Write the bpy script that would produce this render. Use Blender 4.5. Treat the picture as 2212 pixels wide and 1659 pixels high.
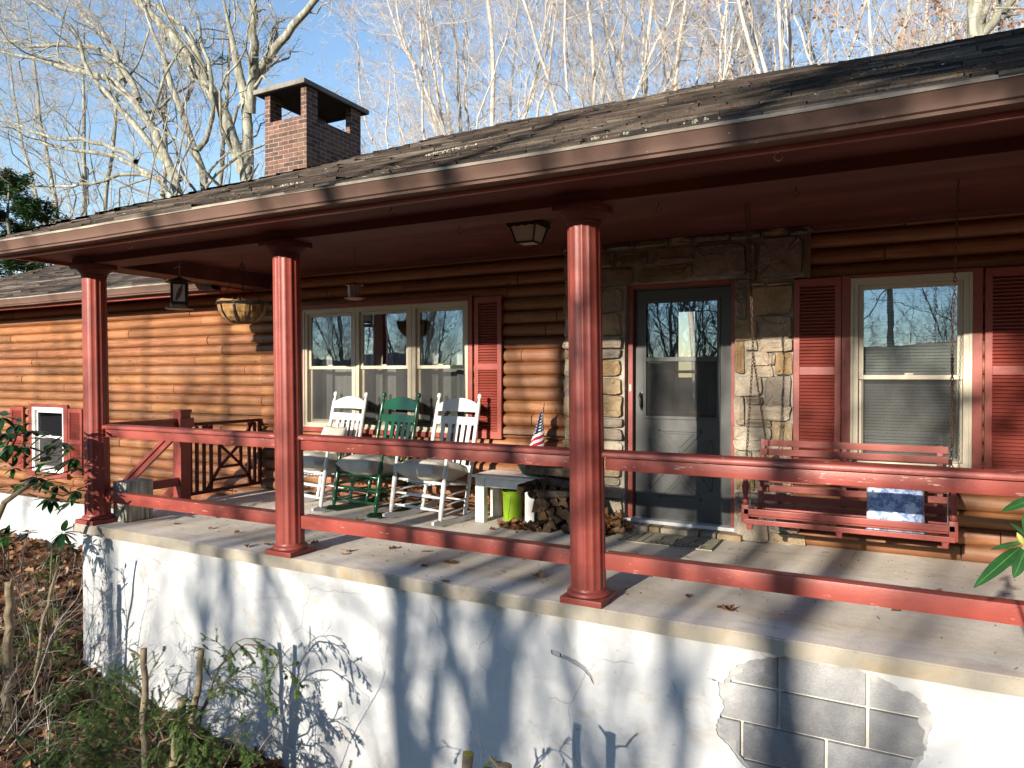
import bpy, bmesh, math, random
import numpy as np
from mathutils import Vector, Matrix, noise as mnoise
PI = math.pi
S = bpy.context.scene
COL = S.collection
for _o in list(S.objects):
    bpy.data.objects.remove(_o, do_unlink=True)

# ------------------------------------------------------------------ camera
cam = bpy.data.cameras.new('camera')
cam.sensor_width = 36.0
cam.lens = 36.0 * 1533.0 / 2212.0
cam.clip_start = 0.05
cam.clip_end = 2000.0
camo = bpy.data.objects.new('camera', cam)
COL.objects.link(camo)
camo.location = (0, 0, 1.34)
camo.rotation_euler = (math.radians(90 - 0.691), 0, math.atan(812 / 1533.0))
S.camera = camo

# ------------------------------------------------------------------ light
LD = Vector((0.115, 1.0, -0.28)).normalized()          # direction the sunlight travels
sun_el = math.asin(-LD.z)
sun_rot = math.atan2(-LD.x, -LD.y)
W = bpy.data.worlds.new('World')
S.world = W
W.use_nodes = True
wn = W.node_tree
wn.nodes.clear()
sky = wn.nodes.new('ShaderNodeTexSky')
sky.sky_type = 'NISHITA'
sky.sun_disc = False
sky.sun_elevation = sun_el
sky.sun_rotation = sun_rot
sky.altitude = 600
sky.air_density = 1.15
sky.dust_density = 0.0
sky.ozone_density = 2.2
bg = wn.nodes.new('ShaderNodeBackground')
bg.inputs['Strength'].default_value = 0.135
wo = wn.nodes.new('ShaderNodeOutputWorld')
wn.links.new(sky.outputs[0], bg.inputs[0])
wn.links.new(bg.outputs[0], wo.inputs[0])
sl = bpy.data.lights.new('sun', 'SUN')
sl.energy = 5.0
sl.angle = math.radians(0.55)
sl.color = (1.0, 0.90, 0.76)
slo = bpy.data.objects.new('sun', sl)
COL.objects.link(slo)
slo.rotation_euler = LD.to_track_quat('-Z', 'Y').to_euler()
slo.location = (-3, -20, 12)
S.view_settings.view_transform = 'Standard'
S.view_settings.look = 'None'
S.view_settings.gamma = 1.0
S.view_settings.exposure = 1.02
try:
    S.cycles.max_bounces = 8
    S.cycles.diffuse_bounces = 2
    S.cycles.transparent_max_bounces = 16
    S.cycles.caustics_reflective = False
    S.cycles.caustics_refractive = False
except Exception:
    pass

# ------------------------------------------------------------------ materials
def srgb(r, g, b):
    f = lambda c: ((c / 255.0) / 12.92 if c / 255.0 <= 0.04045 else ((c / 255.0 + 0.055) / 1.055) ** 2.4)
    return (f(r), f(g), f(b), 1.0)

class NT:
    def __init__(s, name):
        s.m = bpy.data.materials.new(name)
        s.m.use_nodes = True
        s.t = s.m.node_tree
        s.t.nodes.clear()
        s.out = s.t.nodes.new('ShaderNodeOutputMaterial')
    def n(s, typ, **kw):
        nd = s.t.nodes.new('ShaderNode' + typ)
        for k, v in kw.items():
            setattr(nd, k, v)
        return nd
    def l(s, a, b):
        s.t.links.new(a, b)
    def coord(s, scale=(1, 1, 1), loc=(0, 0, 0), kind='Object'):
        tc = s.n('TexCoord'); mp = s.n('Mapping')
        mp.inputs['Scale'].default_value = scale
        mp.inputs['Location'].default_value = loc
        s.l(tc.outputs[kind], mp.inputs['Vector'])
        return mp.outputs[0]
    def noise(s, vec, scale=5, detail=4, rough=0.55, dist=0.0):
        nd = s.n('TexNoise')
        nd.inputs['Scale'].default_value = scale
        nd.inputs['Detail'].default_value = detail
        nd.inputs['Roughness'].default_value = rough
        nd.inputs['Distortion'].default_value = dist
        if vec is not None: s.l(vec, nd.inputs['Vector'])
        return nd.outputs['Fac']
    def ramp(s, fac, stops, interp='LINEAR'):
        r = s.n('ValToRGB')
        r.color_ramp.interpolation = interp
        el = r.color_ramp.elements
        while len(el) < len(stops): el.new(0.5)
        for e, (p, c) in zip(el, stops):
            e.position = p
            e.color = c if len(c) == 4 else (*c, 1)
        s.l(fac, r.inputs[0])
        return r.outputs[0]
    def mix(s, fac, a, b, mode='MIX'):
        m = s.n('Mix'); m.data_type = 'RGBA'; m.blend_type = mode
        if isinstance(fac, (int, float)): m.inputs[0].default_value = fac
        else: s.l(fac, m.inputs[0])
        for i, v in ((6, a), (7, b)):
            if isinstance(v, tuple): m.inputs[i].default_value = v if len(v) == 4 else (*v, 1)
            else: s.l(v, m.inputs[i])
        return m.outputs[2]
    def math(s, op, a, b=None, c=None):
        m = s.n('Math', operation=op)
        for i, v in enumerate((a, b, c)):
            if v is None: continue
            if isinstance(v, (int, float)): m.inputs[i].default_value = v
            else: s.l(v, m.inputs[i])
        return m.outputs[0]
    def bump(s, h, strength=0.3, dist=0.01):
        b = s.n('Bump')
        b.inputs['Strength'].default_value = strength
        b.inputs['Distance'].default_value = dist
        s.l(h, b.inputs['Height'])
        return b.outputs[0]
    def bsdf(s, col, rough=0.6, metal=0.0, nrm=None, spec=0.5, sub=None, alpha=None):
        p = s.n('BsdfPrincipled')
        if isinstance(col, tuple): p.inputs['Base Color'].default_value = col if len(col) == 4 else (*col, 1)
        else: s.l(col, p.inputs['Base Color'])
        if isinstance(rough, (int, float)): p.inputs['Roughness'].default_value = rough
        else: s.l(rough, p.inputs['Roughness'])
        p.inputs['Metallic'].default_value = metal
        p.inputs['Specular IOR Level'].default_value = spec
        if nrm is not None: s.l(nrm, p.inputs['Normal'])
        s.l(p.outputs[0], s.out.inputs[0])
        return p
    def sep(s, vec):
        x = s.n('SeparateXYZ'); s.l(vec, x.inputs[0]); return x.outputs

def simple(name, col, rough=0.6, var=0.15, scale=8, metal=0, bump=0.15, bs=60, spec=0.5):
    t = NT(name)
    v = t.coord()
    n = t.noise(v, scale, 5)
    dark = tuple(c * (1 - var) for c in col[:3]); lite = tuple(min(1, c * (1 + var)) for c in col[:3])
    c = t.ramp(n, [(0.3, dark), (0.7, lite)])
    h = t.noise(v, bs, 3)
    t.bsdf(c, rough, metal, t.bump(h, bump, 0.004), spec)
    return t.m

M = {}
RED = (0.285, 0.058, 0.044)
def red_paint(name, chips=0.0, base=RED, rough=0.42):
    t = NT(name)
    v = t.coord((1.2, 6, 6))
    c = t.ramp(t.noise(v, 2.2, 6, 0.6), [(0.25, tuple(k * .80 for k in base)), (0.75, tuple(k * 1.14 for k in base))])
    st = t.noise(t.coord((3, 60, 60)), 1.0, 4, 0.6)
    h = t.math('ADD', t.math('MULTIPLY', st, 0.6), t.noise(t.coord(), 90, 3))
    fad = t.noise(t.coord((0.8, 2, 2), (3, 1, 2)), 1.4, 3)
    c = t.mix(t.math('MULTIPLY', t.ramp(fad, [(0.48, (0,) * 3), (0.68, (1,) * 3)]), 0.22), c, (0.34, 0.12, 0.10, 1))
    gr_ = t.noise(t.coord((2, 5, 5), (7, 1, 4)), 3.0, 6, 0.7)
    c = t.mix(t.math('MULTIPLY', t.ramp(gr_, [(0.58, (0,) * 3), (0.72, (1,) * 3)]), 0.45), c, (0.075, 0.025, 0.02, 1))
    if chips > 0:
        vv = t.coord((9, 60, 60))
        n1 = t.noise(vv, 1.0, 6, 0.7)
        patch = t.noise(t.coord((1.3, 3, 8)), 1.3, 3)
        thr = t.math('SUBTRACT', 0.80 - 0.02 * chips, t.math('MULTIPLY', patch, 0.28 * chips))
        mk = t.math('GREATER_THAN', n1, thr)
        c = t.mix(t.math('MULTIPLY', mk, 0.75), c, (0.62, 0.42, 0.36, 1))
        h = t.math('SUBTRACT', h, t.math('MULTIPLY', mk, 0.5))
    t.bsdf(c, rough, 0, t.bump(h, 0.25, 0.003), 0.4)
    return t.m
M['red'] = red_paint('red_paint')
M['red_chip'] = red_paint('red_paint_chipped', 1.0)
M['red_shaded'] = red_paint('red_paint_shaded', 0, (0.105, 0.024, 0.019), 0.75)  # darker copy of the red, under-eave shade put into the colour
M['red_beam_shaded'] = red_paint('red_paint_beam_shaded', 0, (0.11, 0.028, 0.021), 0.75)  # same red darkened, porch shade painted into the beam

def log_mat():
    t = NT('stained_log')
    tc = t.n('TexCoord')
    x, y, z = t.sep(tc.outputs['Object'])
    row = t.math('FLOOR', t.math('DIVIDE', t.math('ADD', z, 20.0408), 0.1222))
    wn_ = t.n('TexWhiteNoise'); wn_.noise_dimensions = '1D'; t.l(row, wn_.inputs['W'])
    rnd = wn_.outputs['Value']
    # offset coordinates per row so that grain never lines up
    cmb = t.n('CombineXYZ')
    t.l(t.math('ADD', x, t.math('MULTIPLY', rnd, 37.0)), cmb.inputs[0]); t.l(y, cmb.inputs[1]); t.l(z, cmb.inputs[2])
    mp = t.n('Mapping'); mp.inputs['Scale'].default_value = (0.9, 14, 16); t.l(cmb.outputs[0], mp.inputs[0])
    g = t.noise(mp.outputs[0], 2.6, 8, 0.62, 0.6)
    mp2 = t.n('Mapping'); mp2.inputs['Scale'].default_value = (0.7, 2.2, 2.5); t.l(cmb.outputs[0], mp2.inputs[0])
    big = t.noise(mp2.outputs[0], 1.5, 4, 0.6)
    c1 = t.ramp(g, [(0.30, (0.10, 0.038, 0.015)), (0.5, (0.27, 0.108, 0.040)), (0.68, (0.42, 0.20, 0.088))])
    c2 = t.mix(t.math('MULTIPLY', big, 0.55), c1, (0.25, 0.090, 0.045, 1))
    c3 = t.mix(t.math('MULTIPLY', rnd, 0.35), c2, (0.40, 0.19, 0.075, 1))
    # knots
    mp3 = t.n('Mapping'); mp3.inputs['Scale'].default_value = (3.2, 1, 8.18); t.l(cmb.outputs[0], mp3.inputs[0])
    vo = t.n('TexVoronoi'); vo.inputs['Scale'].default_value = 1.0; t.l(mp3.outputs[0], vo.inputs['Vector'])
    kn = t.math('MULTIPLY', t.math('LESS_THAN', vo.outputs['Distance'], 0.10), 0.7)
    c4 = t.mix(kn, c3, (0.13, 0.040, 0.014, 1))
    # every piece of log has its own tone; long dark checks run with the grain
    at = t.n('Attribute'); at.attribute_name = 'tone'; at.attribute_type = 'GEOMETRY'
    c4 = t.mix(1.0, c4, at.outputs['Color'], 'MULTIPLY')
    mpc = t.n('Mapping'); mpc.inputs['Scale'].default_value = (0.8, 9, 42); t.l(cmb.outputs[0], mpc.inputs[0])
    ckn = t.noise(mpc.outputs[0], 1.6, 3, 0.5)
    cks = t.math('MULTIPLY', t.math('LESS_THAN', t.math('ABSOLUTE', t.math('SUBTRACT', ckn, 0.5)), 0.006), t.math('GREATER_THAN', t.noise(mp2.outputs[0], 1.1, 2), 0.5))
    c4 = t.mix(t.math('MULTIPLY', cks, 0.75), c4, (0.05, 0.02, 0.01, 1))
    wth = t.noise(mp2.outputs[0], 0.9, 5, 0.7)
    c4 = t.mix(t.math('MULTIPLY', t.ramp(wth, [(0.52, (0,) * 3), (0.70, (1,) * 3)]), 0.40), c4, (0.34, 0.215, 0.135, 1))
    # flaked varnish, pale
    fl = t.noise(mp.outputs[0], 5.5, 5, 0.7)
    pt = t.noise(mp2.outputs[0], 2.4, 2)
    fk = t.math('MULTIPLY', t.math('GREATER_THAN', fl, 0.69), t.math('GREATER_THAN', pt, 0.52))
    c5 = t.mix(t.math('MULTIPLY', fk, 0.5), c4, (0.60, 0.40, 0.24, 1))
    hh = t.math('ADD', g, t.math('MULTIPLY', t.noise(t.coord((4, 40, 40)), 3, 4), 0.5))
    t.bsdf(c5, t.ramp(g, [(0.3, (0.48,) * 3), (0.8, (0.68,) * 3)]), 0, t.bump(hh, 0.35, 0.004), 0.5)
    return t.m
M['log'] = log_mat()

def attr_mat(name, rough=0.8, bs=30, bstr=0.5, bdist=0.01, var=0.35, attr='tone', stain=None, spec=0.35):
    t = NT(name)
    a = t.n('Attribute'); a.attribute_name = attr; a.attribute_type = 'GEOMETRY'
    v = t.coord()
    n = t.noise(v, bs * 0.35, 6, 0.65)
    c = t.mix(1.0, a.outputs['Color'], t.ramp(n, [(0.25, (1 - var,) * 3), (0.75, (1 + var * .5,) * 3)]), 'MULTIPLY')
    if stain:
        m = t.noise(t.coord(loc=(4, 2, 1)), stain[1], 4, 0.6, 0.8)
        c = t.mix(t.math('MULTIPLY', t.ramp(m, [(0.52, (0,) * 3), (0.62, (1,) * 3)]), stain[2]), c, stain[0])
    h = t.math('ADD', t.noise(v, bs, 6, 0.7), t.math('MULTIPLY', n, 1.0))
    t.bsdf(c, rough, 0, t.bump(h, bstr, bdist), spec)
    return t.m
M['stone'] = attr_mat('field_stone', 0.85, 24, 1.0, 0.022, 0.42, stain=((0.34, 0.22, 0.12, 1), 5.0, 0.30))
M['shingle'] = attr_mat('asphalt_shingle', 0.9, 60, 0.6, 0.006, 0.45, stain=((0.10, 0.09, 0.06, 1), 1.6, 0.5))
M['mortar'] = simple('mortar', (0.36, 0.33, 0.28), 0.9, 0.25, 12, 0, 0.6, 60)
M['mortar_pale'] = simple('pale_block_mortar', (0.62, 0.58, 0.52), 0.9, 0.15, 12, 0, 0.6, 60)
M['cream'] = simple('cream_vinyl', (0.53, 0.47, 0.36), 0.4, 0.05, 4, 0, 0.03, 20)
M['white_vinyl'] = simple('white_vinyl', (0.78, 0.78, 0.74), 0.4, 0.04, 4, 0, 0.03, 20)

def brick():
    t = NT('chimney_brick')
    tc = t.n('TexCoord')
    geo = t.n('NewGeometry')
    x, y, z = t.sep(tc.outputs['Object'])
    nx, ny, nz = t.sep(geo.outputs['Normal'])
    side = t.math('GREATER_THAN', t.math('ABSOLUTE', nx), 0.7)
    u = t.math('ADD', t.math('MULTIPLY', x, t.math('SUBTRACT', 1.0, side)), t.math('MULTIPLY', y, side))
    cmb = t.n('CombineXYZ'); t.l(u, cmb.inputs[0]); t.l(z, cmb.inputs[1])
    b = t.n('TexBrick')
    b.inputs['Scale'].default_value = 1.0
    b.inputs['Brick Width'].default_value = 0.205
    b.inputs['Row Height'].default_value = 0.0675
    b.inputs['Mortar Size'].default_value = 0.005
    b.inputs['Mortar Smooth'].default_value = 0.2
    b.inputs['Bias'].default_value = -0.1
    b.inputs['Color1'].default_value = (0.19, 0.100, 0.072, 1)
    b.inputs['Color2'].default_value = (0.062, 0.043, 0.038, 1)
    b.inputs['Mortar'].default_value = (0.34, 0.29, 0.25, 1)
    t.l(cmb.outputs[0], b.inputs['Vector'])
    n = t.noise(t.coord(), 14, 5)
    c = t.mix(1.0, b.outputs['Color'], t.ramp(n, [(0.3, (0.7,) * 3), (0.7, (1.25,) * 3)]), 'MULTIPLY')
    sm = t.noise(t.coord((1, 1, 1)), 2.3, 4)
    c = t.mix(t.math('MULTIPLY', t.ramp(sm, [(0.5, (0,) * 3), (0.7, (1,) * 3)]), 0.35), c, (0.20, 0.15, 0.08, 1))
    h = t.math('ADD', t.math('MULTIPLY', b.outputs['Fac'], -1.0), t.math('MULTIPLY', t.noise(t.coord(), 80, 3), 0.3))
    t.bsdf(c, 0.88, 0, t.bump(h, 0.7, 0.006), 0.25)
    return t.m
M['brick'] = brick()

def concrete(name, a, b, stain=0.4, rough=0.85, agg=True):
    t = NT(name)
    v = t.coord()
    n = t.noise(v, 1.3, 7, 0.62)
    c = t.ramp(n, [(0.28, a), (0.72, b)])
    st = t.noise(t.coord((1, 2.2, 1), (5, 3, 0)), 1.8, 5, 0.6, 0.8)
    c = t.mix(t.math('MULTIPLY', t.ramp(st, [(0.55, (0,) * 3), (0.68, (1,) * 3)]), stain), c, (0.28, 0.19, 0.08, 1))
    sp = t.noise(v, 75, 2, 0.5)
    c = t.mix(t.math('MULTIPLY', t.math('GREATER_THAN', sp, 0.68), 0.35), c, (0.14, 0.12, 0.09, 1))
    s2 = t.noise(t.coord((2.5, 12, 2)), 1.7, 6)
    c = t.mix(0.10, c, t.ramp(s2, [(0.35, tuple(k * .6 for k in a)), (0.65, b)]))
    h = t.math('ADD', t.noise(v, 110, 4, 0.7), t.math('MULTIPLY', t.noise(v, 14, 5), 1.2))
    t.bsdf(c, rough, 0, t.bump(h, 0.45, 0.005), 0.3)
    return t.m
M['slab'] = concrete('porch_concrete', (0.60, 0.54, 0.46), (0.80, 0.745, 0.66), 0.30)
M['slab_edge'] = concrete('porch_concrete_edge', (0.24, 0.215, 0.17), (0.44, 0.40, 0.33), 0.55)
M['cap'] = concrete('cap_concrete', (0.33, 0.30, 0.26), (0.52, 0.48, 0.42), 0.2)

def stucco():
    t = NT('white_stucco')
    v = t.coord()
    n = t.noise(v, 1.1, 6, 0.6)
    c = t.ramp(n, [(0.3, (0.46, 0.48, 0.50)), (0.7, (0.585, 0.595, 0.60))])
    # faint stains and worn skins with edges of their own
    w = t.noise(t.coord((1, 1, 1.3), (2, 7, 3)), 3.2, 6, 0.62, 1.0)
    c = t.mix(t.math('MULTIPLY', t.ramp(w, [(0.58, (0,) * 3), (0.66, (1,) * 3)]), 0.45), c, (0.42, 0.37, 0.30, 1))
    w2 = t.noise(t.coord((1, 1, 1), (6, 2, 9)), 7.5, 7, 0.7, 0.6)
    c = t.mix(t.math('MULTIPLY', t.ramp(w2, [(0.62, (0,) * 3), (0.66, (1,) * 3)]), 0.35), c, (0.42, 0.40, 0.37, 1))
    dr = t.noise(t.coord((9, 9, 0.8)), 1.1, 4)
    c = t.mix(t.math('MULTIPLY', t.ramp(dr, [(0.62, (0,) * 3), (0.78, (1,) * 3)]), 0.22), c, (0.52, 0.44, 0.34, 1))
    # hairline cracks
    vo = t.n('TexVoronoi'); vo.feature = 'DISTANCE_TO_EDGE'; vo.inputs['Scale'].default_value = 1.35
    wv = t.n('VectorMath', operation='ADD')
    ns = t.n('TexNoise'); ns.inputs['Scale'].default_value = 5.0; ns.inputs['Detail'].default_value = 4
    t.l(v, ns.inputs['Vector'])
    sc = t.n('VectorMath', operation='SCALE'); sc.inputs['Scale'].default_value = 0.16; t.l(ns.outputs['Color'], sc.inputs[0])
    t.l(v, wv.inputs[0]); t.l(sc.outputs[0], wv.inputs[1]); t.l(wv.outputs[0], vo.inputs['Vector'])
    pm = t.noise(t.coord(loc=(9, 9, 9)), 1.6, 2)
    ck = t.math('MULTIPLY', t.math('LESS_THAN', vo.outputs['Distance'], 0.0045), t.math('GREATER_THAN', pm, 0.47))
    c = t.mix(t.math('MULTIPLY', ck, 0.55), c, (0.30, 0.27, 0.24, 1))
    spk = t.noise(v, 26, 3, .6)
    c = t.mix(t.math('MULTIPLY', t.math('GREATER_THAN', spk, 0.70), 0.5), c, (0.30, 0.29, 0.26, 1))
    h = t.math('ADD', t.math('MULTIPLY', t.noise(v, 45, 5, 0.7), 0.9), t.math('MULTIPLY', t.noise(t.coord((1, 1, 2.2)), 4, 6, .6), 3.2))
    h = t.math('SUBTRACT', h, t.math('MULTIPLY', ck, 1.5))
    t.bsdf(c, 0.85, 0, t.bump(h, 0.4, 0.006), 0.25)
    return t.m
M['stucco'] = stucco()

def block():
    t = NT('grey_block')
    v = t.coord()
    at = t.n('Attribute'); at.attribute_name = 'tone'; at.attribute_type = 'GEOMETRY'
    n = t.noise(v, 4, 7, 0.7)
    c = t.ramp(n, [(0.3, (0.20, 0.205, 0.215)), (0.72, (0.38, 0.38, 0.385))])
    sp = t.noise(v, 140, 2)
    c = t.mix(t.math('MULTIPLY', t.math('GREATER_THAN', sp, 0.6), 0.35), c, (0.42, 0.41, 0.38, 1))
    c = t.mix(1.0, c, at.outputs['Color'], 'MULTIPLY')
    pl_ = t.noise(t.coord(loc=(3, 3, 3)), 5, 6, .7)
    c = t.mix(t.math('MULTIPLY', t.ramp(pl_, [(0.55, (0,) * 3), (0.68, (1,) * 3)]), 0.55), c, (0.46, 0.47, 0.48, 1))
    ps = t.noise(v, 90, 2)
    h = t.math('ADD', ps, sp)
    t.bsdf(c, 0.92, 0, t.bump(h, 0.8, 0.006), 0.2)
    return t.m
M['block'] = block()

def gutter():
    t = NT('brown_gutter')
    v = t.coord((0.6, 2, 2))
    c = t.ramp(t.noise(v, 2, 4), [(0.3, (0.125, 0.075, 0.058)), (0.7, (0.165, 0.100, 0.078))])
    sp = t.noise(t.coord(), 42, 2, 0.5)
    pm = t.noise(t.coord(), 1.3, 3)
    mk = t.math('GREATER_THAN', sp, t.math('SUBTRACT', 0.90, t.math('MULTIPLY', pm, 0.26)))
    c = t.mix(t.math('MULTIPLY', mk, 0.85), c, (0.58, 0.57, 0.50, 1))
    t.bsdf(c, 0.65, 0, t.bump(t.noise(t.coord((.5, 3, 3)), 6, 3), 0.06, 0.01), 0.2)
    return t.m
M['gutter'] = gutter()
def gutter_lip():
    t = NT('weathered_gutter_lip')
    n = t.noise(t.coord((1.5, 10, 10)), 3, 6, 0.7)
    c = t.ramp(n, [(0.3, (0.16, 0.125, 0.10)), (0.5, (0.30, 0.26, 0.21)), (0.68, (0.40, 0.39, 0.31))])
    t.bsdf(c, 0.7, 0, t.bump(t.noise(t.coord(), 60, 4), 0.6, 0.006), 0.3)
    return t.m
M['lip'] = gutter_lip()

def shingle_mat():
    t = NT('asphalt_shingle')
    a = t.n('Attribute'); a.attribute_name = 'tone'; a.attribute_type = 'GEOMETRY'
    v = t.coord()
    s1 = t.noise(t.coord((1.0, 34, 34)), 1.6, 6, 0.7)
    s2 = t.noise(v, 1.1, 5, 0.6, 0.5)
    g = t.noise(v, 120, 3, 0.6)
    c = t.mix(1.0, a.outputs['Color'], t.ramp(s1, [(0.30, (0.38,) * 3), (0.52, (0.9,) * 3), (0.72, (1.75,) * 3)]), 'MULTIPLY')
    c = t.mix(1.0, c, t.ramp(g, [(0.3, (0.7,) * 3), (0.7, (1.3,) * 3)]), 'MULTIPLY')
    c = t.mix(t.math('MULTIPLY', t.ramp(s2, [(0.50, (0,) * 3), (0.66, (1,) * 3)]), 0.55), c, (0.022, 0.021, 0.019, 1))
    h = t.math('ADD', t.math('MULTIPLY', s1, 2.0), g)
    t.bsdf(c, 0.92, 0, t.bump(h, 0.7, 0.008), 0.2)
    return t.m
M['shingle'] = shingle_mat()

def glass(name, refl, tint, wob=0.25, scr=0.0):
    t = NT(name)
    v = t.coord((1, 1, 1))
    h = t.math('ADD', t.math('MULTIPLY', t.noise(v, 2.0, 2), 1.0), t.math('MULTIPLY', t.noise(v, 9.0, 2), 0.12))
    nb = t.bump(h, wob, 0.02)
    g = t.n('BsdfGlossy'); g.inputs['Roughness'].default_value = 0.0; g.inputs['Color'].default_value = (0.46, 0.60, 0.80, 1)
    t.l(nb, g.inputs['Normal'])
    tr = t.n('BsdfTransparent'); tr.inputs['Color'].default_value = (*tint, 1)
    mx = t.n('MixShader')
    fr = t.n('Fresnel'); fr.inputs['IOR'].default_value = 1.5
    f2 = t.math('MINIMUM', t.math('ADD', t.math('MULTIPLY', fr.outputs[0], 1.3), refl), 1.0)
    t.l(f2, mx.inputs[0]); t.l(tr.outputs[0], mx.inputs[1]); t.l(g.outputs[0], mx.inputs[2])
    t.l(mx.outputs[0], t.out.inputs[0])
    return t.m
M['glass'] = glass('window_glass', 0.24, (0.75, 0.78, 0.78), 0.03)
M['glass_dark'] = glass('door_glass', 0.20, (0.42, 0.43, 0.43), 0.04)
def screen():
    t = NT('insect_screen')
    g = t.n('BsdfDiffuse'); g.inputs['Color'].default_value = (0.10, 0.10, 0.10, 1)
    tr = t.n('BsdfTransparent'); tr.inputs['Color'].default_value = (1, 1, 1, 1)
    mx = t.n('MixShader'); mx.inputs[0].default_value = 0.45
    t.l(tr.outputs[0], mx.inputs[1]); t.l(g.outputs[0], mx.inputs[2]); t.l(mx.outputs[0], t.out.inputs[0])
    return t.m
M['screen'] = screen()
M['white_paint'] = simple('white_chair_paint', (0.66, 0.66, 0.66), 0.35, 0.04, 6, 0, 0.05, 30)
M['table_paint'] = simple('weathered_white_paint', (0.78, 0.77, 0.73), 0.6, 0.16, 9, 0, 0.25, 50)
M['green_paint'] = simple('green_chair_paint', (0.006, 0.060, 0.027), 0.22, 0.12, 6, 0, 0.05, 30)
M['cushion'] = simple('beige_cushion_cloth', (0.56, 0.52, 0.44), 0.95, 0.10, 5, 0, 0.35, 240)
M['black'] = simple('black_metal', (0.018, 0.018, 0.018), 0.4, 0.2, 10, 0, 0.1, 40)
M['olive'] = simple('olive_metal_roof', (0.10, 0.09, 0.05), 0.6, 0.2, 10)
M['rust'] = simple('rusty_chain', (0.13, 0.075, 0.05), 0.55, 0.4, 40, 0.6, 0.3, 90)
M['door'] = simple('charcoal_door_paint', (0.058, 0.061, 0.061), 0.42, 0.05, 3, 0, 0.05, 80)
M['threshold'] = simple('white_threshold', (0.74, 0.75, 0.75), 0.4, 0.05, 5, 0, 0.05, 30)
M['lime'] = simple('lime_plastic', (0.23, 0.38, 0.015), 0.35, 0.06, 4, 0, 0.05, 10)
M['pot'] = simple('dark_green_pot', (0.015, 0.03, 0.026), 0.3, 0.1, 4, 0, 0.05, 10)
M['coir'] = simple('coir_liner', (0.27, 0.15, 0.055), 0.95, 0.45, 28, 0, 1.0, 55)
M['wall_in'] = simple('interior_plaster', (0.30, 0.26, 0.20), 0.9, 0.1, 2)
M['curtain'] = simple('white_curtain', (0.66, 0.65, 0.60), 0.9, 0.06, 3, 0, 0.1, 60)
M['blind'] = simple('blind_slat', (0.74, 0.76, 0.70), 0.5, 0.03, 3)
M['wood_raw'] = simple('raw_wood', (0.30, 0.20, 0.11), 0.8, 0.3, 14, 0, 0.4, 60)
M['lamp_glass'] = simple('frosted_lamp_glass', (0.50, 0.46, 0.36), 0.35, 0.06, 4)
M['lichen'] = simple('pale_lichen', (0.40, 0.42, 0.30), 0.95, 0.3, 30, 0, 0.8, 70)
M['silver'] = simple('galvanised_metal', (0.45, 0.45, 0.44), 0.35, 0.1, 10, 0.8)
def old_wood():
    t = NT('peeling_white_post')
    n = t.noise(t.coord((22, 22, 2.2)), 1.5, 6, 0.65)
    c = t.ramp(n, [(0.35, (0.16, 0.15, 0.11)), (0.5, (0.42, 0.41, 0.36)), (0.65, (0.66, 0.65, 0.60))])
    t.bsdf(c, 0.85, 0, t.bump(n, 0.7, 0.01), 0.3)
    return t.m
M['old_wood'] = old_wood()

def bark(name, dark, mid, lite, scale=6.0, stretch=0.25, patch=0.5):
    t = NT(name)
    v = t.coord((1, 1, stretch))
    n = t.noise(v, scale, 7, 0.68, 0.4)
    c = t.ramp(n, [(0.30, dark), (0.48, mid), (0.66, lite)])
    p = t.noise(t.coord((1, 1, .6), (3, 5, 1)), 1.6, 5, 0.6)
    c = t.mix(t.math('MULTIPLY', t.ramp(p, [(0.5, (0,) * 3), (0.6, (1,) * 3)]), patch), c, mid)
    h = t.noise(t.coord((1, 1, .18)), 22, 5, 0.6)
    t.bsdf(c, 0.92, 0, t.bump(h, 0.7, 0.02), 0.2)
    return t.m
M['bark'] = bark('lichened_bark', (0.06, 0.06, 0.045), (0.23, 0.225, 0.175), (0.50, 0.49, 0.41))
M['bark_pale'] = bark('pale_bark', (0.20, 0.18, 0.15), (0.50, 0.46, 0.40), (0.72, 0.68, 0.61))
M['twig'] = simple('twig_bark', (0.50, 0.44, 0.385), 0.9, 0.25, 1.5)
M['twig_dark'] = simple('brown_twig_bark', (0.17, 0.12, 0.085), 0.9, 0.3, 6)
M['stick'] = simple('cut_stem_bark', (0.24, 0.19, 0.12), 0.9, 0.35, 22, 0, 0.8, 60)
M['cutwood'] = simple('cut_wood_end', (0.30, 0.20, 0.12), 0.9, 0.35, 30, 0, 0.4, 60)
M['pith'] = simple('lichen_on_cut', (0.50, 0.36, 0.05), 0.9, 0.3, 30)

def leaf_mat(name, stops, rough=0.6, trans=0.25, attr=True):
    t = NT(name)
    a = t.n('Attribute'); a.attribute_name = 'rnd'; a.attribute_type = 'GEOMETRY'
    c = t.ramp(a.outputs['Fac'], stops)
    n = t.noise(t.coord(), 30, 3)
    c = t.mix(1.0, c, t.ramp(n, [(0.3, (0.75,) * 3), (0.7, (1.2,) * 3)]), 'MULTIPLY')
    p = t.n('BsdfPrincipled'); t.l(c, p.inputs['Base Color']); p.inputs['Roughness'].default_value = rough
    p.inputs['Specular IOR Level'].default_value = 0.4
    tl = t.n('BsdfTranslucent'); t.l(c, tl.inputs['Color'])
    mx = t.n('MixShader'); mx.inputs[0].default_value = trans
    t.l(p.outputs[0], mx.inputs[1]); t.l(tl.outputs[0], mx.inputs[2]); t.l(mx.outputs[0], t.out.inputs[0])
    return t.m
M['litter'] = leaf_mat('dry_leaf', [(0.0, (0.075, 0.035, 0.018)), (0.35, (0.20, 0.085, 0.035)), (0.7, (0.36, 0.175, 0.075)), (1.0, (0.50, 0.33, 0.19))], 0.7, 0.12)
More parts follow.
